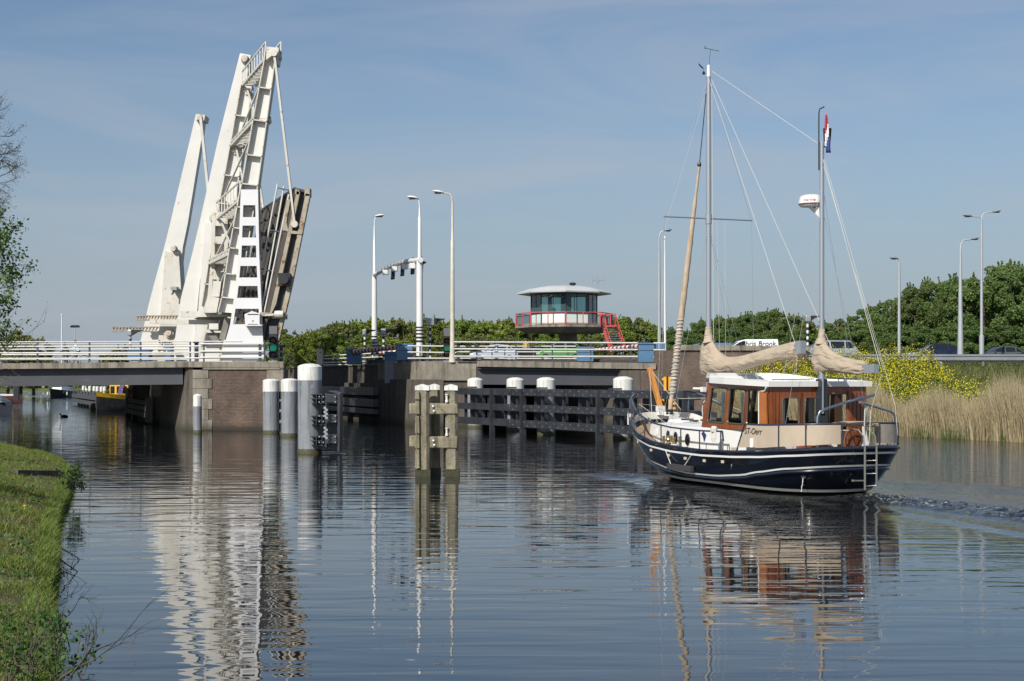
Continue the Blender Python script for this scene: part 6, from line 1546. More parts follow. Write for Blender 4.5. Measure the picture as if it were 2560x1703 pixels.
# raised spray coaming round the front of the roof
m = MB(); fr0 = [p for p in pl if p.x > 4.2]
A_ = [Vector((4.0 + (p.x - 4.0) * .98, p.y * .97, rz(p, .17).z)) for p in fr0]; B_ = [Vector((4.0 + (p.x - 4.0) * .98, p.y * .965, rz(p, .17).z + .11 * min(1, (p.x - 4.2) / 1.4))) for p in fr0]
b = len(m.v); m.v += [tuple(p) for p in A_] + [tuple(p) for p in B_]
for j in range(len(A_) - 1): m.f.append([b + j, b + j + 1, b + len(A_) + j + 1, b + len(A_) + j]); m.mi.append(0)
o_c = m.build('roof_coaming', gel_white, roof); sd_ = o_c.modifiers.new('solid', 'SOLIDIFY'); sd_.thickness = .03
m = MB(); m.prism([LB(5.78, -1.265, Rz(5.5) + .03), LB(5.30, -1.47, Rz(5) + .03), LB(5.30, -1.47, Rz(5) + .145), LB(5.78, -1.265, Rz(5.5) + .145)], (0, .015, 0)); m.build('dark_vent', glass_dark, roof)
m = MB(); m.box((3.4, 0, Rz(3.4) + .13), (.9, .8, .07)); m.build('roof_hatch', gel_white, roof, bevel=.01)
m = MB()
for b_2 in (.25, .42): m.lathe(LB(1.95, b_2 - .3, Rz(2) + .24) , [(.065, 0), (.065, .05)], 16, Vector((-1, 0, 0)))
m.tube([LB(1.95, -1.6, Rz(1.9) + .19), LB(1.95, -.2, Rz(1.9) + .21)], .014, 6); m.tube([LB(1.95, .3, Rz(1.9) + .24), LB(1.95, 1.65, Rz(1.9) + .2)], .014, 6)
for b_2 in (.6, 1.0, 1.4): m.tube([LB(1.92, b_2, Rz(1.9) + .14), LB(1.95, b_2, Rz(1.9) + .22)], .012, 6)
parts(m, 'grab_rail', chrome, roof, True)
m = MB(); m.tube([LB(5.9, -1.62, 2.72), LB(5.62, -1.55, 2.72)], .035, 10); m.box(LB(5.55, -1.5, 2.70), (.14, .12, .14)); m.build('horn', gel_white, roof, True)
m = MB(); m.tube([LB(6.05, -1.20, 1.55), LB(5.80, -1.14, 2.72)], .05, 8); m.build('front_post', gel_white, boat, True)
# masts
mst = MB(); MS, MZ = 7.62, 12.95
def yof(s, px): pass
mst.tube([LB(MS, 0, 1.5), LB(MS, 0, 9), LB(MS, 0, MZ - .5)], [.085, .08, .07], 12); mast = mst.build('main_mast', alu, boat, True)
mst = MB(); mst.lathe(LB(MS, 0, MZ - .5), [(.072, 0), (.05, .28), (.045, .36)], 10); mst.build('mast_cap', gel_white, mast, True)
zs_ = 8.0
m = MB(); m.tube([LB(MS, -1.62, zs_), LB(MS, 1.62, zs_ + .03)], .022, 8); m.lathe(LB(MS, 0, zs_ - .15), [(.10, 0), (.10, .3)], 12); m.build('spreader', alu, mast, True)
m = MB(); m.tube([LB(MS, 0, MZ - .25), LB(MS - .1, 0, MZ + .25), LB(MS - .1, .0, MZ + .33)], .006, 5); c = LB(MS - .1, 0, MZ + .33)
m.tube([c - Vector((0, .0, 0)) + LB(0, -.2, .02), c + LB(0, .28, -.02)], .008, 5); m.prism([c + LB(0, -.2, .0), c + LB(0, -.16, .0), c + LB(0, -.2, .10)], (.01, 0, 0)); m.box(c + LB(0, .28, -.02), (.02, .03, .02))
m.tube([LB(MS, 0, MZ - .45), LB(MS, -.12, MZ - .42), LB(MS, -.2, MZ - .32)], .008, 5); m.prism([LB(MS, -.14, MZ - .28), LB(MS, -.36, MZ - .12), LB(MS, -.36, MZ - .17), LB(MS, -.25, MZ - .26)], (.01, 0, 0)); m.lathe(LB(MS, -.18, MZ - .45), [(.035, 0), (.05, .05), (.02, .10)], 8)
m.build('wind_vane', black_plastic, mast)
MI, IZ = 1.88, 9.95
mst = MB(); mst.tube([LB(MI, 0, 2.05), LB(MI, 0, 7), LB(MI, 0, IZ - .42)], [.07, .066, .06], 12); miz = mst.build('mizzen_mast', alu, boat, True)
m = MB(); m.prism([LB(MI + .1, -.13, 1.1), LB(MI + .1, .13, 1.1), LB(MI + .1, .11, 3.0), LB(MI + .1, -.11, 3.0)], (.03, 0, 0))
for sd in (-1, 1): m.prism([LB(MI - .10, sd * .13, 1.1), LB(MI + .12, sd * .13, 1.1), LB(MI + .12, sd * .11, 3.0), LB(MI - .10, sd * .11, 3.0)], LB(0, sd * -.02, 0))
m.prism([LB(MI - .09, -.13, 1.1), LB(MI - .09, .13, 1.1), LB(MI - .09, .125, 2.0), LB(MI - .09, -.125, 2.0)], (.02, 0, 0)); m.build('mast_tabernacle', M('tabernacle_dark', (.03, .035, .04), .2), miz)
m = MB(); m.tube([LB(MI, -.10, IZ - 1.2), LB(MI, -.10, IZ + .35), LB(MI, -.07, IZ + .48), LB(MI, .08, IZ + .55)], .018, 8); m.build('mast_crane', black_plastic, miz, True)
m = MB(); m.tube([LB(MI, 0, IZ - .55), LB(MI, .22, IZ - .55), LB(MI, .22, IZ - .40)], .02, 6); m.prism([LB(MI, .15, IZ - .38), LB(MI, .30, IZ - .38), LB(MI, .33, IZ - .02), LB(MI, .13, IZ - .02)], (.12, 0, 0)); m.build('deck_light', black_plastic, miz)
# radar on the mizzen
c = LB(MI + .40, -.06, 7.82); m = MB(); m.lathe(c, [(.05, -.06), (.30, -.03), (.345, .02), (.345, .12), (.31, .24), (.24, .285), (.02, .30)], 28); rd = m.build('radar_dome', gel_white, miz, True)
m = MB(); m.lathe(c, [(.346, .015), (.349, .02), (.349, .04), (.346, .045)], 28, cap=False); m.build('dark_band', black_plastic, rd, True)
m = MB(); m.prism([c + Vector((0, 0, -.05)), c + Vector((.12, 0, -.05)), LB(MI + .06, 0, 7.42), LB(MI + .06, 0, 7.7)], LB(0, .1, 0)); m.build('bracket', gel_white, rd)
me = text_mesh('marine', .12, .2); me.materials.clear(); me.materials.append(M('lettering_red', (.45, .02, .03), .5))
# sail covers and booms
def cover(name, path, top, bot, halfw, mat):
    """path: s positions; top/bot heights; lofted sack hanging from the boom"""
    m = MB(); nn_ = 16; N = len(path); b0 = 0
    for i in range(N):
        s, b = path[i]; zt, zb = top[i], bot[i]; w = halfw[i]; cz = (zt + zb) / 2; hz = (zt - zb) / 2
        for j in range(nn_):
            q_ = 2 * math.pi * j / nn_; yy = math.sin(q_) * w * (1.0 if math.cos(q_) < 0 else .75); zz_ = cz + math.cos(q_) * hz
            fold = .020 * math.sin(i * 2.3 + j * 1.1) + .022 * math.sin(i * 1.3 - j * 2.4) + .012 * math.sin(i * 3.1 + j * .4)
            m.v.append(tuple(LB(s, b + yy + fold, zz_ + fold * .5)))
    for i in range(N - 1):
        for j in range(nn_): a = i * nn_ + j; c_ = i * nn_ + (j + 1) % nn_; m.f.append([a, c_, c_ + nn_, a + nn_]); m.mi.append(0)
    m.f.append(list(range(nn_))); m.mi.append(0); m.f.append([(N - 1) * nn_ + j for j in reversed(range(nn_))]); m.mi.append(0)
    o = m.build(name, mat, boat, True); ss = o.modifiers.new('sub', 'SUBSURF'); ss.levels = 1; ss.render_levels = 2; return o
def zpx(s, py, b=0):     # local height seen at photo row py, at station s
    yw_ = 37.0 + .909 * s + .416 * b; return 3 - (py - HZ) * yw_ / FPX
def spx(px, b=0):        # station on line b seen at photo column px
    a = (px - 1280) / FPX; return (9.31 + .909 * b - a * (37 + .416 * b)) / (.416 + a * .909)
def mk(pts):             # (px, ytop, ybot, halfwidth)
    P_ = []; T_ = []; B_ = []; W_ = []
    for px, yt, yb, w in pts: s = spx(px); P_.append((s, 0)); T_.append(zpx(s, yt)); B_.append(zpx(s, yb)); W_.append(w)
    return P_, T_, B_, W_
cover('mainsail_cover', *mk([(1990, 854, 893, .10), (1980, 855, 896, .15), (1956, 861, 898, .18), (1930, 868, 905, .20), (1900, 877, 914, .22), (1870, 886, 923, .24), (1848, 891, 930, .25), (1823, 893, 936, .26), (1806, 887, 938, .27), (1796, 877, 939, .26), (1787, 862, 941, .25), (1779, 850, 941, .22), (1770, 845, 941, .20), (1762, 848, 941, .17), (1757, 856, 940, .14), (1754, 868, 932, .06)]), canvas)
m = MB(); m.tube([LB(MS, 0, zpx(MS, 818)), LB(MS + .02, 0, zpx(MS, 835)), LB(MS + .0, 0, zpx(MS, 848)), LB(MS - .02, 0, zpx(MS, 858))], [.10, .12, .15, .21], 12); m.build('mast_collar', canvas, boat, True)
cover('mizzen_cover', *mk([(2165, 904, 930, .06), (2152, 901, 940, .12), (2121, 896, 936, .15), (2099, 889, 933, .18), (2084, 879, 932, .20), (2070, 866, 931, .20), (2060, 850, 932, .19), (2053, 840, 933, .17), (2046, 840, 935, .16), (2040, 852, 934, .13), (2035, 870, 920, .05)]), canvas)
m = MB(); m.tube([LB(MI, 0, zpx(MI, 822)), LB(MI, 0, zpx(MI, 842)), LB(MI, 0, zpx(MI, 860))], [.085, .10, .17], 12); m.build('mast_collar', canvas, boat, True)
def Q(px, py, b=0): s = spx(px, b); return LB(s, b, zpx(s, py, b))
m = MB(); A_, B_ = Q(2008, 868), Q(1780, 925); m.tube([A_, B_], .06, 12); m.box(A_ + Vector((.12, 0, 0)), (.26, .18, .36)); bm = m.build('main_boom', alu, boat, True)
m = MB(); A_, B_ = Q(2184, 923), Q(2052, 915); m.tube([Q(2170, 923), B_], .05, 12); m.box(Q(2176, 922), (.5, .15, .22)); m.build('mizzen_boom', alu, boat, True)
# furled jib
jt0, jt1 = LB(9.95, 0, 1.95), LB(MS + .18, 0, 11.3); m = MB(); pts = []; rr = []
for i in range(60):
    k = i / 59; pts.append(jt0.lerp(jt1, k)); rr.append((.045 + .055 * math.sin(math.pi * min(1, k * 1.25 + .08)) ** .6) * (1 if k < .85 else max(.12, 1 - (k - .85) / .15)) * (1 + .06 * math.sin(i * 1.7)))
k_ = 50; m.tube(pts[:k_], rr[:k_], 12); jib = m.build('furled_jib', M('jib_canvas', (.46, .36, .26), .85, var=.15, vs=3, streak=(.28, .2, .13), ssc=(3, 3, .7)), boat, True)
m = MB(); hel = []
for i in range(220):
    k = .06 + i / 219 * .26; p = jt0.lerp(jt1, k); r_ = .118; q_ = i * .62; hel.append(p + Vector((math.cos(q_) * r_, math.sin(q_) * r_, 0)))
m.tube(hel, .012, 5); 
for i in range(12): k = .07 + i * .021; p = jt0.lerp(jt1, k); m.lathe(p, [(.10, 0), (.115, .03), (.10, .06)], 10)
m.build('lashing', rope_white, jib)
m = MB(); m.tube([pts[k_ - 1], LB(MS + .08, 0, 12.3)], .014, 6); m.lathe(pts[k_ - 1], [(.05, 0), (.07, .06), (.04, .14)], 10); m.lathe(jt0 - Z3 * .1, [(.10, 0), (.15, .03), (.10, .08), (.14, .16)], 14); m.build('furling_gear', black_plastic, jib)
# hinged bowsprit standing up at the stem
m = MB(); A_, B_ = Q(1657, 1012), Q(1641, 912)
A_ = LB(10.3, -.15, 2.05); B_ = A_ + LB(.1, -.36, 1.32); m.bar(A_, B_, .155, .15, up=Vector((1, 0, 0))); bsp = m.build('bowsprit', pine, boat, bevel=.02)
m = MB(); m.box(A_ + Z3 * -.08, (.22, .24, .3)); m.box(LB(10.0, 0, 1.86), (.3, .2, .12)); m.build('hinge', gel_white, bsp)
m = MB(); m.tube([B_, LB(9.4, -1.0, 1.75)], .008, 5); m.tube([B_, LB(9.6, .2, 2.0)], .008, 5); m.build('bowsprit_stay', rope_white, bsp)
# rigging
m = MB()
def ln(*p, r=0.0043): m.tube(list(p), r, 5, False)
TOP = LB(MS, 0, MZ - .45)
for sd in (-1, 1):
    ln(TOP, LB(MS, sd * 1.6, zs_), LB(MS, sd * 1.72, 1.05), r=0.0050)
    ln(LB(MS, 0, zs_ - .2), LB(MS + .3, sd * 1.70, 1.05), r=0.0043); ln(LB(MS, 0, zs_ - .2), LB(MS - .4, sd * 1.72, 1.05), r=0.0043)
    ln(LB(MI, 0, IZ - 1.5), LB(MI + .2, sd * 1.6, 1.12), r=0.0050); ln(LB(MI, 0, IZ - 2.2), LB(MI - .3, sd * 1.55, 1.15), r=0.0043)
parts(m, 'shroud', rope_grey, boat)
m = MB()
ln(LB(MS - .1, .06, MZ - .35), LB(MI + .1, -.06, IZ - .45), r=0.0074)          # triatic stay
for e_ in ((3.2, -.4), (2.9, .4)): ln(LB(MS - .08, e_[1] * .1, MZ - .6), LB(2.98, e_[1] * .2, zpx(2.98, 862)), r=0.0068) if e_[1] < 0 else ln(LB(MS - .08, .05, MZ - .6), LB(2.0, .9, 3.0), r=0.0068)
ln(LB(MS + .05, -.05, 12.0), LB(MS + .6, -1.2, zs_ - .2), LB(8.6, -1.3, 1.7), r=0.0037)
ln(LB(MS - .09, .06, MZ - .7), LB(MS - .1, .12, 3.6), r=0.0074)
ln(LB(MI - .05, 0, IZ - .9), LB(-.45, .1, zpx(-.4, 915)), r=0.0074); ln(LB(MI - .05, .05, IZ - .9), LB(.1, 1.05, 2.3), LB(.05, 1.1, 1.5), r=0.0062); ln(LB(MI - .05, .03, IZ - 1.1), LB(-.35, .3, zpx(-.4, 925)), r=0.0050)
ln(LB(MS, .3, zs_), LB(MS - .1, .35, 3.5), r=0.0050); ln(LB(MS, .6, zs_), LB(MS + .1, .7, 3), r=0.0043)
ln(Q(2205, 935), LB(-.15, .05, 2.2), LB(-.1, .02, 1.3), r=0.0099)
ln(Q(1995, 880), Q(1985, 1000), r=0.0037); ln(Q(1990, 893), Q(1920, 950), r=0.0043)
for px, yb in ((1895, 930), (1870, 935)): ln(Q(px, yb - 16), Q(px - 6, yb + 8), Q(px + 4, yb + 20), r=0.0062)
ln(LB(MS + .3, -1.4, 1.7), LB(MS + 1.2, -.9, 1.65), LB(10.3, -1.0, 2.2), LB(10.1, -.2, 2.1), r=0.0062)
ln(LB(10.1, .1, 2.35), LB(8.6, .6, 2.4), LB(6.2, 1.15, 1.75), r=0.0062)
m.build('rope', rope_white, boat)
m = MB(); c = LB(6.15, -1.02, 2.1)
for k in range(4):
    pts = [c + LB(.02 * k, .14 * math.cos(t / 14 * 6.283) + .01 * k, .27 * math.sin(t / 14 * 6.283) - .02 * k) for t in range(15)]; m.tube(pts, .013, 5, False)
m.tube([c + Z3 * .27, LB(5.9, -1.12, 2.4)], .012, 5)
m.build('rope_coil', rope_white, boat)
m = MB(); c = LB(4.35, -1.90, 1.55)
for k in range(8): m.tube([c + LB(.03 * (k - 4), -.02, .06), c + LB(.035 * (k - 4), -.03, -.25 - .05 * (k % 3)), c + LB(.03 * (k - 3), -.04, .02)], .014, 5)
m.lathe(c - Z3 * .05, [(.09, 0), (.10, .1), (.06, .16)], 8)
c = LB(.0, .0, 2.15)
for k in range(6): m.tube([c + LB(.01 * k, -.03 + .012 * k, .2), c + LB(.02 * k, -.05 + .022 * k, -.40 - .05 * k), c + LB(0, -.01 + .012 * k, .15)], .014, 5)
parts(m, 'hanging_rope', rope_white, boat)
# stanchions and rail along the port and starboard side
def railz(s): return sheer(s) + .56 + .14 * max(0, (s - 7.5) / 2.9)
m = MB(); mp_ = MB()
for sd in (-1, 1):
    us = [.02 + .5 * k / 40 for k in range(2, 41)]
    pts = []
    for u in us:
        s, b = plan(u, 1)
        if s < 3.9: break
        p = hull_at(u, sheer(s), sd, -.07); pts.append(Vector((p.x, p.y, railz(s) - .06 * 0)))
    m.tube(pts, .026, 8)
    m.tube([pts[-1], pts[-1] + LB(-.06, 0, -.28)], .026, 8)
    for st_ in (10.0, 9.35, 8.45, 7.4, 6.35, 5.2, 4.05):
        for u in [k / 400 for k in range(8, 240)]:
            s, b = plan(u, 1)
            if s <= st_: break
        p = hull_at(u, sheer(s), sd, -.07); mp_.tube([Vector((p.x, p.y, sheer(s) - .05)), Vector((p.x, p.y, railz(s)))], .02, 6)
m.build('hand_rail', M('rail_blue_black', (.03, .037, .05), .3), boat, True); parts(mp_, 'stanchion', M('stanchion_dark', (.06, .062, .065), .35, .4), boat, True)
m = MB()       # bright pulpit hoops either side of the stem
for sd in (-1, 1):
    def hp(u, dz): s, b = plan(u, 1); p = hull_at(u, sheer(s), sd, -.06); return Vector((p.x, p.y, sheer(s) + dz))
    m.tube([hp(.07, .0), hp(.072, .35), hp(.085, .60), hp(.12, .72), hp(.20, .76), hp(.27, .72), hp(.31, .66)], .024, 8)
    m.tube([hp(.16, .0), hp(.165, .70)], .018, 6)
parts(m, 'pulpit', chrome, boat, True)
# foredeck gear
m = MB(); m.lathe(LB(9.3, 0, 1.62), [(.42, 0), (.38, .08), (.12, .13), (.01, .14)], 20); m.build('foredeck_hatch', gel_white, boat, True)
m = MB(); m.box(LB(8.55, -.2, 1.72), (.2, .35, .06)); m.box(LB(8.2, .25, 1.70), (.12, .3, .07)); m.box(LB(7.9, -.35, 1.70), (.15, .25, .05)); m.lathe(LB(9.75, -.9, 1.55), [(.05, 0), (.05, .2)], 8); parts(m, 'cleats', chrome, boat)
m = MB(); m.box(LB(10.15, -1.35, 1.70), (.12, .2, .36)); m.prism([LB(10.0, -1.5, 1.5), LB(10.25, -1.3, 1.5), LB(10.2, -1.45, 1.95), LB(10.05, -1.52, 1.95)], LB(.05, .05, 0)); m.build('anchor', gel_white, boat, bevel=.02)
m = MB()
for s, zz_ in ((7.05, 1.08), (6.75, 1.05), (6.9, 1.1)): m.lathe(LB(s, -1.8, zz_), [(.045, 0), (.045, .14), (.065, .15), (.065, .2)], 10)
m.box(LB(6.3, -1.84, 1.12), (.07, .07, .34)); m.box(LB(7.25, -1.84, 1.12), (.07, .07, .3)); m.lathe(LB(6.95, -1.85, 1.02), [(.07, 0), (.09, .04), (.04, .09), (.09, .15), (.07, .2)], 12); parts(m, 'mooring_bitts', M('bronze_fitting', (.35, .27, .14), .35, .7), boat, True)
m = MB()
for s in (9.75, 9.05, 8.05, 6.95, 5.9, 4.85, 3.9):
    for u in [k / 400 for k in range(8, 280)]:
        s2, b2 = plan(u, .85)
        if s2 <= s: break
    p = hull_at(u, sheer(s2) - .30, -1, .012); m.box(p, (.13, .03, .08), ((hull_at(u + .01, 1, -1) - hull_at(max(0, u - .01), 1, -1)).normalized(), Vector((0, 1, 0)), Z3))
parts(m, 'scupper', M('scupper_cream', (.50, .42, .32), .6), hull, bevel=.01)
def on_side(s_t, z, off):
    for u in [k / 400 for k in range(8, 320)]:
        if plan(u, .3)[0] <= s_t: break
    return hull_at(u, z, -1, off)
m = MB(); A_, B_ = on_side(6.75, .38, .10), on_side(5.55, .36, .10); m.bar(A_, B_, .14, .17); m.build('board_fender', M('board_fender_black', (.035, .036, .038), .8), boat, bevel=.015)
m = MB(); m.tube([on_side(6.6, .85, .03), on_side(6.55, .46, .12)], .014, 5); m.tube([on_side(5.55, .78, .03), on_side(5.8, .46, .12)], .014, 5); parts(m, 'fender_line', rope_white, boat)
# cockpit dodgers
def dodger(name, u0, u1, sd, z0, z1, mat, off=-.06, slope=0):
    m = MB(); N = 24; b = 0
    for i in range(N + 1):
        u = u0 + (u1 - u0) * i / N; s, b_2 = plan(u, 1); p = hull_at(u, sheer(s), sd, off); wv = .004 * math.sin(i * 1.3)
        zb = sheer(s) + z0 if not callable(z0) else z0(s); zt = z1 if not callable(z1) else z1(s)
        m.v += [(p.x, p.y + wv, zb), (p.x, p.y - wv * .5, (zb + zt) / 2), (p.x, p.y, zt)]
    for i in range(N):
        for j in range(2): a = i * 3 + j; m.f.append([a, a + 3, a + 4, a + 1]); m.mi.append(0)
    o = m.build(name, mat, boat, False); sl_ = o.modifiers.new('solid', 'SOLIDIFY'); sl_.thickness = .012; return o
dz1 = lambda s: 1.74 + .035 * max(0, 2 - s)
UD0 = .555
d1 = dodger('weather_cloth', .535, .782, -1, lambda s: (sheer(s) + .10) if s < 2.4 else sheer(s) + .12, lambda s: dz1(s) - max(0, (s - 2.9)) * 2.2, cloth_m)
d2 = dodger('weather_cloth', .79, .945, -1, .10, dz1, cloth_m)
d3 = dodger('weather_cloth', .60, .965, 1, .10, dz1, cloth_shaded)
m = MB()
for sd, ua, ub in ((-1, .535, .95), (1, .60, .97)):
    pts = []
    for k in range(25):
        u = ua + (ub - ua) * k / 24; s, b_2 = plan(u, 1); p = hull_at(u, sheer(s), sd, -.06); pts.append(Vector((p.x, p.y, dz1(s) + .025 - (max(0, s - 2.9) * 2.2 if sd < 0 else 0))))
    m.tube(pts, .024, 8)
    for u in (.66, .785, .95) if sd < 0 else (.66, .80, .97):
        s, b_2 = plan(u, 1); p = hull_at(u, sheer(s), sd, -.05); m.tube([Vector((p.x, p.y, sheer(s))), Vector((p.x, p.y, dz1(s) + .02 - (max(0, s - 2.9) * 2.2 if sd < 0 else 0)))], .022, 8)
parts(m, 'cockpit_rail', M('rail_blue_black2', (.03, .037, .05), .3), boat, True)
m = MB(); m.tube([LB(.6, -.6, 1.78), LB(.8, 0, 1.80), LB(.8, 1.0, 1.78)], .075, 8); m.build('rolled_canvas', canvas, boat, True)
# white gap and jug seen under the cloth, cockpit seat, wheel
m = MB(); m.box(LB(2.7, -1.72, 1.12), (.45, .1, .22)); m.lathe(LB(2.42, -1.93, 1.14), [(.06, 0), (.06, .2), (.04, .24)], 12); m.build('white_locker', gel_white, boat, True)
m = MB(); m.box(LB(.9, .15, 1.25), (.45, .45, .7)); m.box(LB(1.2, -.75, 1.10), (1.2, .35, .25)); m.build('cockpit_seat', teak, boat, bevel=.02)
m = MB()
c = LB(.55, .05, 1.38)
m.tube([c + LB(0, .28 * math.cos(k / 16 * 6.283), .28 * math.sin(k / 16 * 6.283)) for k in range(17)], .02, 6)
for k in range(3): m.tube([c - LB(0, .28 * math.cos(k * 1.05), .28 * math.sin(k * 1.05)), c + LB(0, .28 * math.cos(k * 1.05), .28 * math.sin(k * 1.05))], .012, 5)
m.build('steering_wheel', rubber, boat, True)
m = MB(); m.prism([LB(.45, .30, 1.15), LB(.45, .48, 1.15), LB(.45, .36, 1.70), LB(.45, .26, 1.74)], (.03, 0, 0)); m.build('white_board', gel_white, boat)
m = MB()       # stern gallows
m.tube([LB(.45, -1.22, 1.15), LB(.45, -1.22, 2.0), LB(.42, -1.16, 2.15), LB(.38, -1.0, 2.22), LB(.30, .10, 2.52)], .035, 10)
m.tube([LB(.30, 1.22, 1.15), LB(.30, 1.22, 1.95), LB(.30, 1.17, 2.08), LB(.30, 1.05, 2.14), LB(-.1, -.28, 2.40)], .035, 10)
m.tube([LB(.32, -.3, 2.40), LB(.3, .55, 2.58)], .033, 10)
m.build('stern_gallows', chrome, boat, True)
m = MB()       # boarding ladder
for b_2 in (-.16, .22):
    m.tube([LB(-.16, b_2, .10), LB(-.16, b_2, 1.26)], .028, 8)
    m.tube([LB(-.14, b_2, 1.20), LB(-.10, b_2, 1.50), LB(.0, b_2 - .08, 1.66), LB(.15, b_2 - .14, 1.68)], .02, 8)
for z in (.20, .52, .86, 1.25): m.tube([LB(-.16, -.16, z), LB(-.16, .22, z)], .016, 6)
m.tube([LB(-.12, -.16, .34), LB(-.02, -.42, .34)], .02, 6); m.lathe(LB(-.02, -.44, .32), [(.035, 0), (.035, .05)], 8)
m.build('boarding_ladder', M('ladder_steel', (.50, .48, .42), .28, .85), boat, True)
m = MB(); c = hull_at(.80, .42, -1, .0); nn = (c - Vector((2.5, 0, c.z))).normalized(); m.lathe(c, [(.06, -.02), (.075, .0), (.06, .03), (.045, .01)], 14, nn); m.build('exhaust_outlet', M('exhaust_dark', (.04, .05, .06), .3), hull, True)
m = MB(); c = hull_at(.80, .38, -1, .06); rr_ = random.Random(3); pts = [c + Vector((rr_.uniform(-.012, .012), rr_.uniform(-.012, .012) + .02 * k * .3, -.045 * k)) for k in range(9)]; m.tube(pts, [.010 + rr_.uniform(-.004, .005) for _ in pts], 5); m.build('cooling_water', M('water_splash', (.6, .62, .62), .2), hull, True)
# name on the cloth, radar lettering
def letter_curve(me, fn):
    for v in me.vertices: v.co = fn(v.co.x, v.co.y, v.co.z)
me2 = text_mesh('ST-Oerr', .21, .25)
def fn(x, y, z):
    # text x to the right = aft, along the port cloth
    s_t = 2.42 - x * 1.1
    lo_u, hi_u = .5, .8
    for _ in range(18):
        um = (lo_u + hi_u) / 2
        if plan(um, 1)[0] > s_t: lo_u = um
        else: hi_u = um
    s, b_2 = plan(lo_u, 1); p = hull_at(lo_u, sheer(s), -1, -.06 + .016); return Vector((p.x, p.y, 1.50 + y * 1.15))
letter_curve(me2, fn); me2.validate(); to = bpy.data.objects.new('name_lettering', me2); COL.objects.link(to); to.parent = d1
def fn2(x, y, z):
    th = (x * 1.0) / .345; c = LB(MI + .40, -.06, 7.82)
    a0 = math.atan2(1, -.45) + .35            # faces the camera side
    return Vector((c.x + .352 * math.cos(a0 + th), c.y + .352 * math.sin(a0 + th), c.z + .09 + y))
letter_curve(me, fn2); to = bpy.data.objects.new('radar_lettering', me); COL.objects.link(to); to.parent = rd
# courtesy flag on the mizzen: its own thing
fm = [M('flag_red', (.42, .02, .03), .8), M('flag_white', (.72, .70, .70), .8), M('flag_blue', (.035, .06, .22), .8)]
MW = boat.matrix_world if False else (Matrix.Translation(boat.location) @ Matrix.Rotation(boat.rotation_euler.z, 4, 'Z') @ Matrix.Scale(.97, 4))
fp = MW @ LB(MI - .1, .06, IZ + .32)
V = []; F = []; mi = []
for i in range(13):
    for j in range(7):
        z = -i * .085; x = (j / 6 - .35) * (.05 + .12 * (i / 12) ** .7 * (1 if i < 10 else .7)); y = .035 * math.sin(j * 2.1 + i * .35)
        V.append((x + .012 * i * .3, y, z))
for i in range(12):
    for j in range(6):
        F.append((i * 7 + j, i * 7 + j + 1, (i + 1) * 7 + j + 1, (i + 1) * 7 + j)); f_ = (i + (j - 3) * .9); mi.append(0 if (f_ < 3.2 or (j > 4 and i < 8)) else 1 if f_ < 6.5 else 2)
fo = np_mesh('flag', V, F, fm, smooth=True, midx=mi); fo.location = fp; fo.modifiers.new('s', 'SOLIDIFY').thickness = .004
tag(fo, 'limp red, white and blue flag hanging at the top of the shorter mast', 'flag')
# ------------------------------------------------------------------ trees
def rot_quads(C, size, rng, up=.3, outward=None, aspect=1.0):
    """random leaf quads at centres C"""
    n = len(C); N = rng.normal(size=(n, 3)); N[:, 2] += up
    if outward is not None: N += outward * 1.0
    N /= np.linalg.norm(N, axis=1, keepdims=True) + 1e-9
    T = rng.normal(size=(n, 3)); T -= (T * N).sum(1, keepdims=True) * N; T /= np.linalg.norm(T, axis=1, keepdims=True) + 1e-9
    B = np.cross(N, T); s = (size * rng.uniform(.6, 1.3, n))[:, None]
    V = np.stack([C - T * s * aspect - B * s * .15, C + B * s * .6, C + T * s * aspect, C - B * s * .6], 1).reshape(-1, 3)
    return V, np.arange(n * 4).reshape(n, 4)
def crown_np(seed, R_, H_, nblob, nleaf, leaf, shape='round', base=.12):
    rng = np.random.default_rng(seed); Cs = []; O = []
    for i in range(nblob):
        z = rng.uniform(base, 1); 
        prof = {'round': math.sin(math.pi * min(1, max(.0, (z - base * .6) / (1.02 - base * .6))) ** .85) ** .55, 'cone': (1.08 - z) ** .75, 'broad': math.sin(math.pi * min(1, z ** .8) * .96) ** .45}[shape]
        a = rng.uniform(0, 2 * math.pi); r = R_ * prof * rng.uniform(.55, 1.0) ** .6
        c = np.array([r * math.cos(a), r * math.sin(a), z * H_]); br = R_ * rng.uniform(.16, .34) * (1 if z < .8 else .7)
        k = int(nleaf / nblob * rng.uniform(.6, 1.4)); d = rng.normal(size=(k, 3)); d /= np.linalg.norm(d, axis=1, keepdims=True); rr = rng.uniform(.25, 1, k) ** .6
        P = c + d * (br * rr)[:, None] * np.array([1, 1, .85]); Cs.append(P); O.append(d)
        if rng.random() < .55:      # upright sprays that break the outline
            k2 = int(k * .16); t = rng.uniform(0, 1, k2); tip = c + np.array([rng.normal() * .25, rng.normal() * .25, 1]) * br * 1.6
            Cs.append(c + (tip - c) * t[:, None] + rng.normal(size=(k2, 3)) * br * .12 * (1.1 - t)[:, None]); O.append(np.tile([0, 0, 1.], (k2, 1)))
    C = np.concatenate(Cs); O = np.concatenate(O); return rot_quads(C, leaf, rng, .35, O * .7)
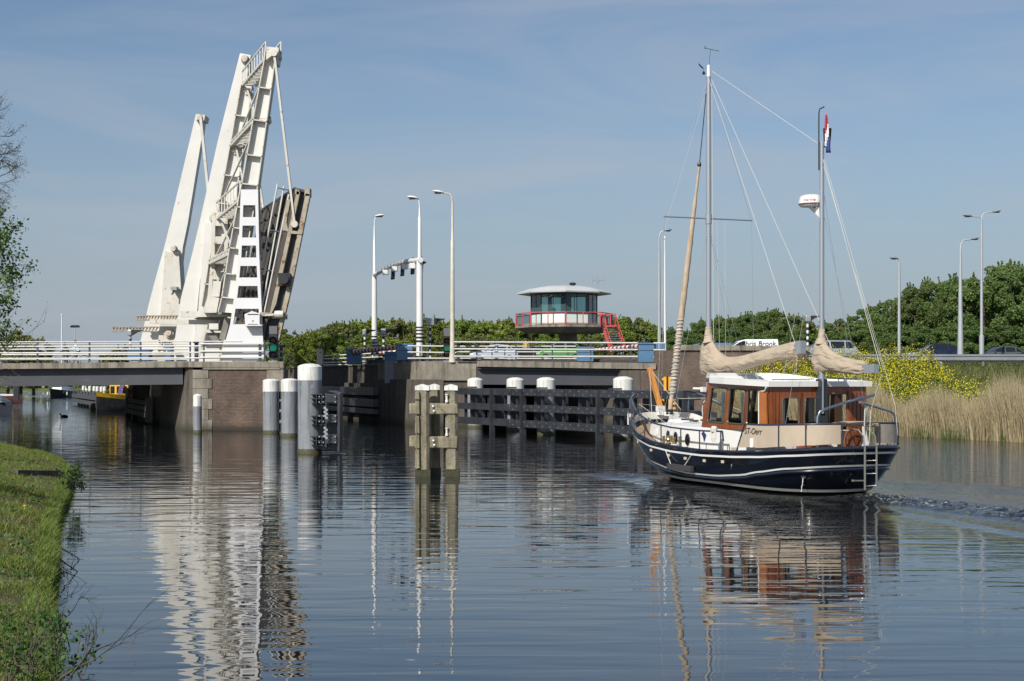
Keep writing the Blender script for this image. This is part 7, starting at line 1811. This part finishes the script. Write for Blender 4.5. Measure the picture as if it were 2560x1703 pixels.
def trunk_mb(seed, R_, H_, r0):
    rr = random.Random(seed); m = MB(); m.tube([(0, 0, -.3), (.05 * rr.uniform(-1, 1), 0, H_ * .3), (.2 * rr.uniform(-1, 1), .1, H_ * .62), (.1, 0, H_ * .9)], [r0, r0 * .8, r0 * .45, r0 * .12], 8)
    for k in range(9):
        z = H_ * rr.uniform(.18, .7); a = rr.uniform(0, 6.28); L = R_ * rr.uniform(.5, .9)
        m.tube([(0, 0, z), (math.cos(a) * L * .5, math.sin(a) * L * .5, z + L * .35), (math.cos(a) * L, math.sin(a) * L, z + L * .8)], [r0 * .35, r0 * .22, r0 * .06], 6)
    return m
def proto(name, seed, R_, H_, nb, nl, leaf, mat, shape='round', r0=.2, base=.12):
    o = thing(name, 'x', 'tree', (0, 0, -100), local=True)
    V, F = crown_np(seed, R_, H_, nb, nl, leaf, shape, base); np_mesh('crown', V, F, mat, o)
    trunk_mb(seed, R_, H_, r0).build('trunk', bark, o); return o
PR = [proto('broadleaf_tree', 1, 3.4, 8.5, 44, 9000, .17, leafA), proto('broadleaf_tree', 2, 3.8, 8.2, 52, 9500, .17, leafA, 'broad'), proto('broadleaf_tree', 3, 3.2, 9.0, 40, 8500, .16, leafC), proto('broadleaf_tree', 4, 3.6, 8.6, 50, 9500, .17, leafA)]
PD = [proto('broadleaf_tree', 11, 3.6, 13, 66, 21000, .165, leafB), proto('broadleaf_tree', 12, 4.2, 12.5, 74, 23000, .165, leafB, 'broad'), proto('broadleaf_tree', 13, 3.2, 13.5, 60, 19000, .16, leafB, 'cone')]
used = set(); TN = [0]
def place_tree(p, px, ptop, Y, z0, wfac, label, group):
    pos = R(px, 0, Y); H_ = CAMH + (HZ - ptop) / FPX * Y - z0; ref = {id(q): h for q, h in zip(PR + PD, (8.8, 8.6, 9.2, 8.9, 13.6, 13.0, 13.8))}[id(p)]
    s = H_ / ref; sw = s * wfac; TN[0] += 1
    rz_ = random.Random(TN[0]).uniform(0, 6.28)
    if p.name in used:
        o = copy_tree(p, (pos.x, Y, z0), rz_, (sw, sw, s), label)
    else:
        used.add(p.name); o = p; o.location = (pos.x, Y, z0); o.rotation_euler = (0, 0, rz_); o.scale = (sw, sw, s); o['label'] = label
    o['group'] = group; return o
G1 = 'spring green trees behind the bridge'; G2 = 'dark green trees on the right'
L1 = 'bushy spring green tree in the wooded belt behind the bridge'; L2 = 'tall deep green tree in the row right of the lamp posts'; L3 = 'tree in the belt between the boat masts, behind the vans'
rt_ = random.Random(5)
# nearer mass behind the channel, rising to the right
for px, pt, Y in ((722, 848, 150), (742, 846, 156), (765, 838, 145), (790, 826, 150), (812, 818, 158), (836, 812, 150), (858, 806, 160), (800, 842, 135), (835, 836, 136), (868, 822, 140), (750, 866, 132), (725, 880, 128), (772, 868, 124)):
    place_tree(PR[rt_.choice([0, 1, 3, 2])], px, pt, Y, GZ - .2, rt_.uniform(1.0, 1.35), L1, G1)
for px, pt in ((885, 808), (910, 800), (935, 806), (960, 797), (985, 803), (1008, 799), (1030, 805), (1052, 808), (1072, 796), (1098, 806), (1120, 803), (1145, 800), (1168, 806), (1190, 802), (1212, 808), (1235, 803), (1258, 801), (1280, 806), (1300, 812), (1330, 815), (1360, 812), (1395, 815), (1430, 812), (1460, 810), (1485, 806)):
    place_tree(PR[rt_.choice([0, 1, 2, 3])], px, pt, rt_.uniform(165, 185), GZ, rt_.uniform(.95, 1.25), L1, G1)
for px in range(700, 1500, 34):
    place_tree(PR[rt_.choice([0, 1, 2, 3])], px, 842 + rt_.uniform(-8, 8), rt_.uniform(152, 160), GZ - .3, 1.5, 'low bushy green tree in the front row below the wooded belt', G1 + ', front row')
for px, pt in ((1540, 797), (1565, 793), (1590, 795), (1612, 806), (1634, 815)): place_tree(PR[rt_.choice([0, 2, 3])], px, pt, 170, GZ, 1.1, 'green tree just left of the main mast, behind the abutment', G1 + ', by the boat')
place_tree(PR[2], 722, 824, 210, GZ, 1.2, 'pale hazy green tree between the raised leaf and the green tree belt', G1)
for px, pt in ((1715, 822), (1738, 806), (1762, 800), (1790, 795), (1815, 792), (1840, 788), (1865, 790), (1892, 784), (1920, 778), (1948, 776), (1975, 788), (2000, 800), (2022, 806), (2046, 800)):
    place_tree(rt_.choice([PR[2], PD[1], PR[0], PD[0]]), px, pt, rt_.uniform(160, 178), GZ, rt_.uniform(1.0, 1.3), L3, 'trees between the masts')
for px in range(1700, 2120, 30): place_tree(PD[rt_.choice([0, 1])], px, 830 + rt_.uniform(-8, 8), 150, GZ - .3, 1.6, 'low green tree in the front row behind the vans', 'low trees between the masts')
for px, pt in ((2072, 808), (2092, 798), (2110, 806), (2130, 790), (2156, 772)): place_tree(rt_.choice([PR[2], PD[2]]), px, pt, 155, GZ, 1.1, 'looser green tree left of the tall dark green row', G2)
for px, pt in ((2182, 765), (2205, 756), (2225, 748), (2248, 752), (2268, 742), (2295, 714), (2322, 706), (2345, 700), (2368, 712), (2392, 706), (2415, 694), (2440, 700), (2462, 668), (2490, 664), (2512, 672), (2535, 662), (2560, 676), (2585, 668)):
    place_tree(PD[rt_.choice([0, 1, 1, 2])], px, pt, rt_.uniform(140, 150), GZ, rt_.uniform(1.0, 1.2), L2, G2)
for px in range(2150, 2600, 26): place_tree(PD[rt_.choice([0, 1])], px, 815 + rt_.uniform(-18, 14), rt_.uniform(131, 135), GZ - .4, 1.5, 'low deep green tree in the front row behind the right guard rail', G2 + ', front row')
# far trees on the left
for px, pt, w in ((20, 836, 1.3), (52, 828, 1.4), (84, 840, 1.3)): place_tree(PR[2], px, pt, 240, .5, w, 'rounded pale green tree on the far left bank, behind the railing', 'far left trees')
for px, pt in ((285, 872), (318, 868), (1240, 935)): place_tree(PR[2], px, pt, 170 if px < 1000 else 150, .5 if px < 1000 else 2, 1.6, 'low grey-green bush behind the left railing' if px < 1000 else 'green bush glimpsed under the right span', 'low bushes')
# far shore hedge line
rng = np.random.default_rng(8); n = 9000; xs_ = rng.uniform(-190, -60, n); zz_ = .6 + rng.uniform(0, 1, n) ** 1.5 * (2.2 + 1.0 * np.sin(xs_ * .2)); V, F = rot_quads(np.stack([xs_, 384 + rng.uniform(0, 8, n), zz_], 1), .55, rng)
sh = np_mesh('shore_bushes', V, F, leafC); sh['kind'] = 'stuff'; sh['label'] = 'low green growth along the far shore under the left span'; sh['category'] = 'bushes'
# ------------------------------------------------------------------ right embankment with reeds, rape flowers, grass
bk = [(12.2, 90), (15.5, 83), (20.0, 74.6), (24.3, 66.6), (31, 54), (42, 36), (60, 10)]     # waterline
def topat(i):   # foot of the road edge
    x, y = bk[i]; return x, y
V = []; rows = 14; NB = 60
def interp(poly_, k):
    d = [0]; 
    for a, b in zip(poly_, poly_[1:]): d.append(d[-1] + math.hypot(b[0] - a[0], b[1] - a[1]))
    t = k * d[-1]
    for i in range(len(poly_) - 1):
        if t <= d[i + 1] + 1e-9: f = (t - d[i]) / (d[i + 1] - d[i]); return (poly_[i][0] + (poly_[i + 1][0] - poly_[i][0]) * f, poly_[i][1] + (poly_[i + 1][1] - poly_[i][1]) * f)
    return poly_[-1]
p_a, p_b = UD(t2 - 8, 1.3), UD(t2 + 75, 1.3)
tp = [(p_a.x, p_a.y), (p_b.x, p_b.y)]
def bank_pt(k, j):
    a = interp(bk, k); b = interp(tp, k); f = j; x = a[0] + (b[0] - a[0]) * f; y = a[1] + (b[1] - a[1]) * f
    z = -.35 + .75 * min(1, f * 6) + (GZ + .05 - .4) * max(0, (f - .12) / .88) ** 1.0
    return x, y, z
for i in range(NB + 1):
    for j in range(rows + 1): V.append(bank_pt(i / NB, j / rows))
F = [(i * (rows + 1) + j, (i + 1) * (rows + 1) + j, (i + 1) * (rows + 1) + j + 1, i * (rows + 1) + j + 1) for i in range(NB) for j in range(rows)]
emb = np_mesh('embankment', V, F, M('embankment_soil', (.055, .065, .022), .95, var=.4, vs=.8), smooth=True); st(emb)
def blades(P, h, w, rng, lean=.15, bias=(0, 0), bend=.3):
    """tapered two-segment blades standing at P; returns verts/faces (quads)"""
    n = len(P); a = rng.uniform(0, 2 * math.pi, n); dx = np.stack([np.cos(a), np.sin(a)], 1) * (w / 2)[:, None]
    ln_ = rng.normal(size=(n, 2)) * lean * h[:, None] + np.array(bias) * h[:, None]
    b0 = P.copy(); mid = P + np.concatenate([ln_ * .35, (h * .55)[:, None]], 1); top = P + np.concatenate([ln_, (h * (1 - .1 * bend))[:, None]], 1)
    D = np.concatenate([dx, np.zeros((n, 1))], 1)
    V = np.stack([b0 - D, b0 + D, mid + D * .8, mid - D * .8, top + D * .12, top - D * .12], 1).reshape(-1, 3); i = np.arange(n) * 6
    F = np.concatenate([np.stack([i, i + 1, i + 2, i + 3], 1), np.stack([i + 3, i + 2, i + 4, i + 5], 1)]); return V, F
def scatter(n, k0, k1, f0, f1, rng, pw=1.0):
    k = rng.uniform(k0, k1, n); f = f0 + (f1 - f0) * rng.uniform(0, 1, n) ** pw; return np.array([bank_pt(a, b) for a, b in zip(k, f)]), k, f
reed_m = leaf_mat('dry_reed', (.25, .20, .115), (.52, .44, .28), .0, .2); reedg = leaf_mat('green_reed', (.05, .09, .02), (.10, .14, .035), 0, .2)
rng = np.random.default_rng(21)
P, k, f = scatter(52000, 0, .62, .0, .16, rng, 1.2); h = rng.uniform(1.7, 3.0, len(P)) * (1 - .25 * (f > .12)); hn = 1 + .16 * np.sin(k * 120) + .12 * np.sin(k * 47 + 1); P[:, 2] -= .15
V, F = blades(P, h * hn, rng.uniform(.014, .03, len(P)), rng, .09, (-.10, 0)); rd1 = np_mesh('reeds', V, F, reed_m); rd1['kind'] = 'stuff'; rd1['label'] = 'dense belt of dry beige reeds along the right waterline'; rd1['category'] = 'reeds'
P, k, f = scatter(26000, 0, .62, -.01, .13, rng, 1.3); P[:, 2] -= .15; cl = np.sin(k * 90) + np.sin(k * 210 + 2) > .1; P = P[cl]
h = rng.uniform(.6, 1.35, len(P)); V, F = blades(P, h, rng.uniform(.02, .035, len(P)), rng, .12, (-.05, 0)); rd2 = np_mesh('young_reeds', V, F, reedg); rd2['kind'] = 'stuff'; rd2['label'] = 'green young shoots among the dry reeds'; rd2['category'] = 'reeds'
P, k, f = scatter(60000, 0, .75, .14, 1.02, rng); h = rng.uniform(.12, .5, len(P)); V, F = blades(P, h, rng.uniform(.02, .045, len(P)), rng, .55, (.05, 0))
gr = np_mesh('bank_grass', V, F, leaf_mat('bank_grass', (.08, .11, .022), (.19, .20, .07), 0, .3)); gr['kind'] = 'stuff'; gr['label'] = 'rough green grass covering the embankment slope'; gr['category'] = 'grass'
# rape flowers: green stalks with yellow heads
P, k, f = scatter(9000, 0, .52, .16, .97, rng)
pxs = 1280 + FPX * P[:, 0] / P[:, 1]
edge_ = np.clip((2520 - pxs) / 200, 0, 1); cl = rng.uniform(0, 1, len(P)) < (.22 + .55 * edge_ + .14 * np.clip(wnoise(P[:, 0], P[:, 1], 12, .5, 2.2, 51), -1, 1)) * (pxs < 2500); cl &= ~((pxs > 2330) & (f > .35 + (2500 - pxs) / 400))
P = P[cl]; h = rng.uniform(.8, 1.5, len(P)) * np.where(rng.uniform(0, 1, len(P)) < .1, 1.15, 1); V, F = blades(P, h, np.full(len(P), .03), rng, .08)
fs = np_mesh('flower_stalks', V, F, leaf_mat('rape_stalk', (.05, .09, .02), (.10, .14, .04), 0, .2)); fs['kind'] = 'stuff'; fs['label'] = 'green stalks and leaves under the yellow flowers'; fs['category'] = 'flowers'
nf = 11; C = np.repeat(P, nf, 0) + np.concatenate([rng.normal(size=(len(P) * nf, 2)) * .16, (np.repeat(h, nf) * rng.uniform(.55, 1.04, len(P) * nf))[:, None]], 1)
V, F = rot_quads(C, .036, rng, .5); fy = np_mesh('yellow_flowers', V, F, leaf_mat('rape_yellow', (.62, .50, .01), (.85, .72, .03), 0, .2)); fy['kind'] = 'stuff'; fy['label'] = 'mass of small yellow rape flowers below the guard rail'; fy['category'] = 'flowers'
nf = 8; C = np.repeat(P, nf, 0) + np.concatenate([rng.normal(size=(len(P) * nf, 2)) * .14, (np.repeat(h, nf) * rng.uniform(.1, .85, len(P) * nf))[:, None]], 1)
V, F = rot_quads(C, .06, rng, .4); fl_ = np_mesh('flower_leaves', V, F, leaf_mat('rape_leaf', (.04, .075, .02), (.09, .12, .04), 0, .2)); fl_['kind'] = 'stuff'; fl_['label'] = 'green leaves between the yellow flowers'; fl_['category'] = 'flowers'
# ------------------------------------------------------------------ near bank at the lower left
EDG = [(60, 1145), (105, 1146), (160, 1168), (188, 1195), (188, 1225), (176, 1262), (160, 1300), (152, 1345), (158, 1410), (150, 1470), (148, 1540), (142, 1610), (150, 1680), (160, 1760), (170, 1900)]
ew = [W(x, y) for x, y in EDG]
ew = [Vector((-40, 72, 0)), Vector((-26, 64, 0)), W(-10, 1120), W(30, 1138)] + ew[1:] + [Vector((-3.2, 7, 0)), Vector((-2.2, 1, 0)), Vector((-2, -8, 0))]
def edge_x(y):
    for a, b in zip(ew, ew[1:]):
        if b.y <= y <= a.y: k_ = (a.y - y) / (a.y - b.y + 1e-9); return a.x + (b.x - a.x) * k_
    return ew[0].x if y > ew[0].y else ew[-1].x
def bh(x, y):
    d = edge_x(y) - x
    if d < 0: return -.5
    b = .06 * math.sin(x * 1.7 + y * .9) + .04 * math.sin(x * 3.1 - y * 2.3)
    top = .62 if y < 40 else .62 - .2 * min(1, (y - 40) / 20)
    return -.35 + .50 * min(1, d / .10) + (top - .12) * (1 - math.exp(-d / 1.1)) + b * min(1, d) + .03 * min(12, d)
xs_ = []; V = []; F = []
yy = list(np.arange(-8, 72, .5)); dd = [-.25, 0, .05, .1, .22, .4, .7, 1.1, 1.7, 2.5, 4, 6, 9, 14, 22, 35]
for y in yy:
    for d in dd: x = edge_x(y) - d; V.append((x, y, bh(x, y)))
nd = len(dd)
F = [(i * nd + j, i * nd + j + 1, (i + 1) * nd + j + 1, (i + 1) * nd + j) for i in range(len(yy) - 1) for j in range(nd - 1)]
nb_ = np_mesh('near_bank', V, F, M('bank_soil', (.075, .075, .028), .95, var=.4, vs=2, bmp=.03), smooth=True); st(nb_)
rng = np.random.default_rng(33)
def bank_scatter(n, y0, y1, d0, d1, pw=1.0, ypw=1.0):
    y = y0 + (y1 - y0) * rng.uniform(0, 1, n) ** ypw; d = d0 + (d1 - d0) * rng.uniform(0, 1, n) ** pw
    x = np.array([edge_x(a) for a in y]) - d; m_ = (1280 + FPX * x / np.maximum(y, .1) > -60) & (1280 + FPX * x / np.maximum(y, .1) < 330); x, y = x[m_], y[m_]
    z = np.array([bh(a, b) for a, b in zip(x, y)]); return np.stack([x, y, z - .02], 1)
gcol = leaf_mat('lawn_grass', (.085, .130, .018), (.240, .280, .065), 0, .3); gcol2 = leaf_mat('dry_grass', (.14, .12, .045), (.24, .20, .09), 0, .25)
P = bank_scatter(250000, 11.5, 62, 0.02, 9, 1.3, 1.5)
cl = wnoise(P[:, 0], P[:, 1], 14, .8, 4, 5)
h = (.035 + .045 * rng.uniform(0, 1, len(P))) * (1.0 + .7 * np.clip(cl, -.55, 1.8)); 
V, F = blades(P, h * 1.1, rng.uniform(.006, .014, len(P)), rng, .45); g1 = np_mesh('bank_lawn', V, F, gcol); g1['kind'] = 'stuff'; g1['label'] = 'short green grass on the near bank at the lower left'; g1['category'] = 'grass'
P = bank_scatter(60000, 11.5, 62, 0.02, 9, 1.2, 1.5); cl = wnoise(P[:, 0], P[:, 1], 14, .7, 3, 6) > .1; P = P[cl]
V, F = blades(P, rng.uniform(.05, .13, len(P)), rng.uniform(.006, .012, len(P)), rng, .7); g2 = np_mesh('dry_grass', V, F, gcol2); g2['kind'] = 'stuff'; g2['label'] = 'pale dry grass blades among the green on the near bank'; g2['category'] = 'grass'
P = bank_scatter(42000, 11.5, 60, -.06, .4, 1.0, 1.4); tuft = wnoise(P[:, 0] * 0, P[:, 1], 10, .8, 5, 9) > -.5; P = P[tuft]
V, F = blades(P, rng.uniform(.06, .20, len(P)), rng.uniform(.007, .014, len(P)), rng, .5, (.22, 0)); g3 = np_mesh('edge_grass', V, F, gcol); g3['kind'] = 'stuff'; g3['label'] = 'long grass tufts hanging over the near water edge'; g3['category'] = 'grass'
# broad leaves: clover, nettles at the corner and along the edge
P = bank_scatter(9000, 11.5, 45, .0, 3, .8, 1.4); cl = wnoise(P[:, 0], P[:, 1], 12, .6, 2.5, 16) > .3; P = P[cl]; P[:, 2] += rng.uniform(.03, .12, len(P)); V, F = rot_quads(P, .035, rng, 1.2); g4 = np_mesh('clover', V, F, leaf_mat('clover_green', (.03, .075, .012), (.08, .14, .03), 0, .25)); g4['kind'] = 'stuff'; g4['label'] = 'low broad-leaved weeds scattered in the bank grass'; g4['category'] = 'weeds'
for k_, (px, py) in enumerate(((20, 1660), (60, 1610), (110, 1690), (150, 1600), (130, 1650), (175, 1190), (182, 1215))):
    far_ = k_ > 4; base = W(px, py, .55); o = MB(); rr_ = random.Random(k_); Cn = []
    for s_i in range(10 if far_ else 7):
        t_ = base + Vector((rr_.uniform(-.25, .25), rr_.uniform(-.3, .3), -.15)); hgt = rr_.uniform(.25, .55); tip = t_ + Vector((rr_.uniform(-.1, .12), 0, hgt)); o.tube([t_, tip], [.006, .003], 4)
        for q_ in range(26): Cn.append(tuple(t_.lerp(tip, rr_.uniform(.2, 1)) + Vector((rr_.gauss(0, .05), rr_.gauss(0, .05), 0))))
    nt_ = thing('weed_clump', ['dark nettle clump at the very lower left corner', 'leafy weed clump above the corner nettles', 'leafy weed clump at the bottom edge of the near bank', 'weed clump overhanging the water near the bottom', 'small nettle clump between the grass and the water near the bottom', 'green weed clump at the far tip of the near bank', 'second green weed clump on the waterline at the far tip of the bank'][k_], 'weeds', base)
    parts(o, 'stem', twig_m, nt_); V, F = rot_quads(np.array(Cn) - np.array(base), .026 if not far_ else .04, rng, .8); np_mesh('leaves', V, F, leaf_mat('nettle_leaf', (.022, .06, .010), (.07, .14, .025), 0, .25), nt_)
kb = MB(); A_, B_ = W(35, 1168, .72), W(147, 1170, .62); kb.bar(A_ + Z3 * -.24, B_ + Z3 * -.24, .30, .34); solo('timber_edging', kb, stone_mat('old_edging', (.14, .12, .09), (.06, .05, .04)), 'old grey timber edging half buried in the grass of the near bank', 'edging')
dn = W(62, 1266, .66); m = MB(); m.lathe(dn, [(.004, -.05), (.004, 0), (.025, .003), (.03, .015), (.0, .022)], 10); solo('dandelion', m, M('dandelion_yellow', (.8, .6, .02), .7), 'single yellow dandelion in the near bank grass', 'flower')
# ------------------------------------------------------------------ bare twigs reaching over the water and the tree at the left edge
def twig_rec(m, p, d, L, r, depth, rr_, tips=None, grav=0.0, spread=.5, n=3, w2=None):
    pts = [p]; q_ = p; dd_ = d.normalized()
    for i in range(4):
        dd_ = (dd_ + Vector((rr_.gauss(0, .13), rr_.gauss(0, .13), rr_.gauss(0, .13) + grav))).normalized(); q_ = q_ + dd_ * L / 4; pts.append(q_)
    m.tube(pts, [r, r * .85, r * .7, r * .55, r * .42], 5 if r > .008 else 3, False)
    if depth == 0:
        if tips is not None: tips += pts[2:]
        return
    for k in range(n):
        t = rr_.uniform(.3, 1); i = min(3, int(t * 4)); b = pts[i].lerp(pts[i + 1], t * 4 - i)
        nd_ = (dd_ + Vector((rr_.gauss(0, spread), rr_.gauss(0, spread), rr_.gauss(0, spread)))).normalized()
        twig_rec(m, b, nd_, L * rr_.uniform(.5, .72), r * .55, depth - 1, rr_, tips, grav, spread, n)
    if tips is not None: tips.append(pts[-1])
rr_ = random.Random(12)
m = MB()
for (px, py), (qx, qy), L in (((150, 1370), (195, 1385), .7), ((152, 1400), (205, 1405), .9), ((150, 1430), (180, 1430), .5), ((145, 1560), (175, 1520), .5)):
    A_, B_ = W(px, py, .25), W(qx, qy, .12); twig_rec(m, A_, (B_ - A_), L, .012, 3, rr_, None, -.03, .45, 3)
ft_ = thing('fallen_twigs', 'dark bare twigs sticking from the near bank over the water', 'twigs', W(150, 1400, .2)); parts(m, 'twig', M('dark_wet_twig', (.03, .025, .02), .8), ft_)
m = MB()
for (px, py), (qx, qy), L in (((120, 1730), (255, 1590), .75), ((140, 1740), (285, 1610), .8), ((150, 1760), (210, 1660), .6), ((60, 1720), (110, 1560), .7), ((80, 1740), (90, 1600), .6), ((150, 1740), (270, 1680), .6), ((20, 1730), (45, 1600), .6)):
    A_, B_ = W(px, py, .4), W(qx, qy, .9); twig_rec(m, A_, (B_ - A_), L, .009, 2, rr_, None, .0, .28, 3)
solo('bare_shrub', m, twig_m, 'thin bare shrub stems leaning over the water at the lower left corner', 'shrub')
m = MB()
for (px, py), (qx, qy), L in (((180, 1215), (235, 1180), 1.3), ((185, 1220), (235, 1200), 1.2)): A_, B_ = W(px, py, .3), W(qx, qy, .75); twig_rec(m, A_, (B_ - A_), L, .01, 1, rr_, None, 0, .2, 2)
solo('reed_stalks', m, twig_m, 'few dry stalks leaning out from the far tip of the near bank', 'stalks')
tr = thing('riverside_tree', 'half bare spring tree at the left edge with twigs and a few young leaves', 'tree', (-13.5, 27, .5))
TB = Vector((-13.5, 27, .5)); m = MB(); m.tube([TB, TB + Vector((.1, 0, 2.5)), TB + Vector((.2, .1, 5.5)), TB + Vector((.5, 0, 9))], [.24, .20, .13, .04], 10); m.build('trunk', bark, tr, True)
m = MB(); tipsB = []; tipsL = []
def limb(z0, px, py, Y, r, tips, depth=4, n=4, sp=.38, frac=.6):
    A_ = TB + Vector((.12, 0, z0 - .5)); B_ = R(px, py, Y); mid = A_.lerp(B_, .5) + Vector((0, 0, .25)); rr2 = random.Random(int(px * 7 + py)); d = (B_ - A_); L = d.length
    C_ = A_.lerp(B_, frac) + Vector((0, 0, .15)); m.tube([A_, A_.lerp(C_, .5) + Z3 * .15, C_], [r, r * .8, r * .6], 6)
    twig_rec(m, C_, B_ - C_, L * (1 - frac), r * .6, depth, rr2, tips, .02, sp, n)
for px, py in ((-20, 300), (-45, 340), (0, 400), (15, 470), (5, 520), (-30, 560), (-60, 480), (-20, 440), (-70, 400), (-10, 350), (-50, 520)): limb(rr_.uniform(5.0, 6.5), px - 10, py, 27 + rr_.uniform(-1, 1), .03, tipsB, 3, 4, .36, .80)
for px, py in ((0, 580), (-30, 620), (5, 690), (20, 720), (-20, 760), (-10, 820), (-50, 700), (-40, 650), (-60, 740), (15, 640)): limb(rr_.uniform(2.8, 4.6), px - 28, py, 27 + rr_.uniform(-1.2, 1.2), .03, tipsL, 3, 4, .36, .80)
for px, py in ((40, 800), (60, 850), (70, 940), (20, 965), (-20, 985), (90, 880), (10, 925), (-30, 900)): limb(rr_.uniform(1.8, 2.8), px - 20, py, 26 + rr_.uniform(-1, 1), .018, tipsB if px > 15 else tipsL, 2, 3, .28, .72)
m.build('branches', twig_m, tr)
rng = np.random.default_rng(44)
def leafcloud(tips, n, size, spread, filt=None):
    T = np.array([tuple(t) for t in tips]); T = T[rng.integers(0, len(T), n)] + rng.normal(size=(n, 3)) * spread; return rot_quads(T - np.array(TB), size, rng, .5)
V, F = leafcloud(tipsL, 4300, .036, .06); np_mesh('leaves', V, F, leaf_mat('young_leaf', (.05, .11, .015), (.13, .20, .03), 0, .3), tr)
V, F = leafcloud(tipsB, 3500, .013, .03); np_mesh('buds', V, F, M('bud_brown', (.13, .12, .05), .8), tr)
low = [t for t in tipsL if t.z < 3.9]
if low: V, F = leafcloud(low, 900, .036, .08); np_mesh('lower_leaves', V, F, leaf_mat('young_leaf2', (.05, .12, .015), (.14, .21, .03), 0, .3), tr)
for p_ in PR + PD:
    if p_.name not in used: p_.location = (60, 200, GZ); p_['label'] = L2
